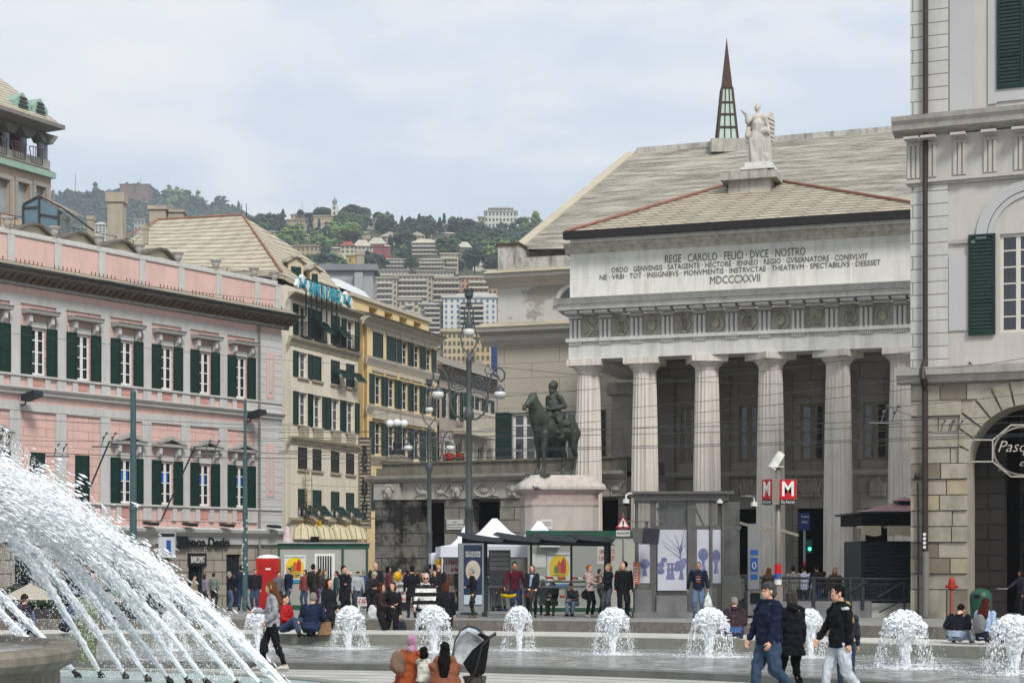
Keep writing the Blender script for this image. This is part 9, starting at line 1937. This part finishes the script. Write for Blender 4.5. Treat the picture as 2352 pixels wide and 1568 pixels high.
tag(mb.build('spray_drops', WJ), 'cloud of fine white drops drifting under the great spray', 'spray', None, 'stuff')
C2 = Vector((-10.2, 20.8, 0)); PR = 9.4
TQ = mat('turquoise_water', '#a9bdbb', .12, .16, 1.2, 0, spec=.6); water_bump(TQ, 5, .1, .6); flecks(TQ, 3, .5, .66, '#d3dcdb', .6)
m_ = MB(); n = 120; m_.v = [(C2.x, C2.y, pool_z)]+[(C2.x+PR*cos(2*pi*i/n), C2.y+PR*sin(2*pi*i/n), pool_z) for i in range(n)]; m_.f = [(0, 1+i, 1+(i+1) % n) for i in range(n)]; struct(m_.build('pool_water', TQ))
m_ = MB();
for r, z in ((PR, 0), (PR, .18), (PR+.35, .18), (PR+.35, -.02)):
	for i in range(n): a = 2*pi*i/n; m_.v.append((C2.x+r*cos(a), C2.y+r*sin(a), z))
for j in range(3):
	for i in range(n): q = (i+1) % n; m_.f.append((j*n+i, j*n+q, (j+1)*n+q, (j+1)*n+i))
struct(m_.build('pool_rim', STF))
bw = thing('stone_fountain_bowl', 'weathered stone fountain drum with a rounded lip at the bottom left corner', 'fountain bowl', (-9.35, 20.9, 0))
BST = mat('bowl_stone', '#7b7365', .6, .2, 1.6, .2, stain=1, stainc='#29241d', p=dict(sa=.6, sx=1.5, sz=.4, dirt=.4, ds=1.5, dc='#35302a'))
m_ = MB(); m_.lathe((0,0,0), [(3.75, 0), (3.7, .68), (3.75, .73), (3.86, .78), (3.95, .87), (3.95, .96), (3.85, 1.02), (3.6, 1.02), (3.55, .92)], 72); m_.build('drum', BST, bw); m_ = MB(); m_.lathe((0,0,0), [(3.56, .85), (3.56, .95)], 60); m_.build('bowl_water', WAT, bw)
# ================= overhead wires =================
WIR = mat('wire_dark', '#3b3d3e', .6, .1, 1, 0)
def wire(pts, Y0, Y1, r, label, sag=.0):
	(u0, v0), (u1, v1) = pts; A, B = Pt(u0, v0, Y0), Pt(u1, v1, Y1); n = 14
	P = [A.lerp(B, q/n)-Vector((0, 0, sag*4*(q/n)*(1-q/n))) for q in range(n+1)]
	o = MB().tube([p-A for p in P], r*.8, 4).build('overhead_wire', WIR, None, tuple(A)); tag(o, label, 'wire', 'overhead trolley wires across the square'); return o
WL = [((-40, 757, 820, 838), 60, 66, .011, 'upper single wire crossing the pink palace shutters'), ((-40, 600, 640, 690), 58, 64, .012, 'dark cable along the pink parapet'), ((-40, 934, 700, 978), 58, 62, .013, 'wire just above the lower cornice of the pink palace'), ((-40, 958, 1130, 992), 57, 61, .013, 'long wire below the pink string cornice'), ((100, 1040, 1180, 1048), 56, 60, .02, 'thick pair wire in front of the pediments'), ((-40, 1010, 1150, 1000), 57, 61, .013, 'wire rising slightly to the right over the pediments'), ((300, 1022, 1200, 1052), 56, 60, .014, 'wire from the teal pole to the middle of the square'),
	((1100, 838, 1800, 882), 58, 55, .012, 'wire slanting down right across the column tops'), ((1130, 912, 2100, 806), 60, 50, .012, 'wire rising to the right across the portico capitals'), ((1100, 960, 2100, 868), 60, 50, .012, 'second wire rising to the right across the columns'), ((1100, 986, 2100, 892), 60, 50, .012, 'third wire rising to the right across the columns'), ((1150, 1000, 2352, 905), 60, 49, .011, 'lowest of the rising wires across the columns'),
	((640, 993, 2400, 953), 60, 50, .015, 'upper trolley wire across the middle of the columns'), ((640, 1006, 2400, 967), 60, 50, .015, 'second trolley wire across the middle of the columns'), ((640, 1035, 2400, 994), 60, 50, .017, 'lower paired trolley wire, upper strand'), ((640, 1039, 2400, 999), 60.5, 50.5, .017, 'lower paired trolley wire, lower strand'), ((760, 1062, 1420, 1056), 60, 58, .012, 'wire along the gallery parapet'),
	((640, 975, 1160, 905), 64, 60, .01, 'thin wire rising from the cream building to the lamp'), ((2040, 930, 2140, 958), 52, 50, .012, 'short wire ending on the stone pier'), ((640, 1108, 1000, 1112), 64, 63, .009, 'thin wire in front of the lower shutters of the cream building'), ((2090, 846, 2400, 812), 52, 48, .012, 'wire passing the stone cornice of the corner palace')]
for (a, b_, c, d_), Y0, Y1, r, l in WL: wire(((a, b_), (c, d_)), Y0, Y1, r, l, .12)
def insul(u, v, Y, label, s=1):
	m_ = MB(); m_.tube([(-.5*s, 0, -.28*s), (.5*s, 0, -.28*s)], .025, 5);
	for x in (-.15, .18): m_.tube([(x*s, 0, -.28*s), (x*s+.08*s, 0, 0), (x*s+.2*s, 0, .22*s)], .018, 5); m_.ell((x*s+.08*s, 0, .05*s), .05*s, .05*s, .06*s, 7, 5); m_.ell((x*s+.2*s, 0, .22*s), .06*s, .06*s, .04*s, 7, 5)
	o = m_.build('wire_hanger', mat('hanger_metal', '#55585a', .5, .2, 4, .05, .5), None, tuple(Pt(u, v, Y))); tag(o, label, 'wire fitting', 'fittings hanging on the trolley wires'); return o
insul(2035, 950, 51.5, 'metal trolley wire fitting in front of the last column'); insul(2168, 978, 50.5, 'left of the two small fittings on the corner palace stone', .7); insul(2190, 978, 50.6, 'right of the two small fittings on the corner palace stone', .7); insul(242, 1008, 57, 'wire fitting left of the thick teal pole', .9); insul(480, 1026, 57, 'wire fitting over the fifth pediment', .9); insul(132, 1032, 57, 'leftmost wire fitting above the spray', .8)
for a, b_, l in (((252, 1012), (203, 1128), 'slanting trolley boom above the spray'), ((448, 1025), (370, 1195), 'slanting trolley boom across the lower shutters')):
	A, B = Pt(*a, 57), Pt(*b_, 57); o = MB().tube([(0,0,0), B-A], .03, 5).build('trolley_boom', IRON, None, tuple(A)); tag(o, l, 'trolley boom')
# ================= air =================
hz_ = MB().box(-700, 700, -60, 2080, -45, 330).build('haze', mat('haze_tmp', '#ffffff'))
tag(hz_, 'thin pale haze over the square and the hills', 'haze', None, 'stuff')
hm = bpy.data.materials.new('haze'); hm.use_nodes = True; nt = hm.node_tree; nt.nodes.clear()
o_ = nt.nodes.new('ShaderNodeOutputMaterial'); v_ = nt.nodes.new('ShaderNodeVolumePrincipled'); v_.inputs['Color'].default_value = (.82, .9, 1, 1); v_.inputs['Density'].default_value = .00027; v_.inputs['Anisotropy'].default_value = .2
nt.links.new(v_.outputs[0], o_.inputs['Volume']); hz_.data.materials.clear(); hz_.data.materials.append(hm)
bpy.data.scenes.remove(TS)
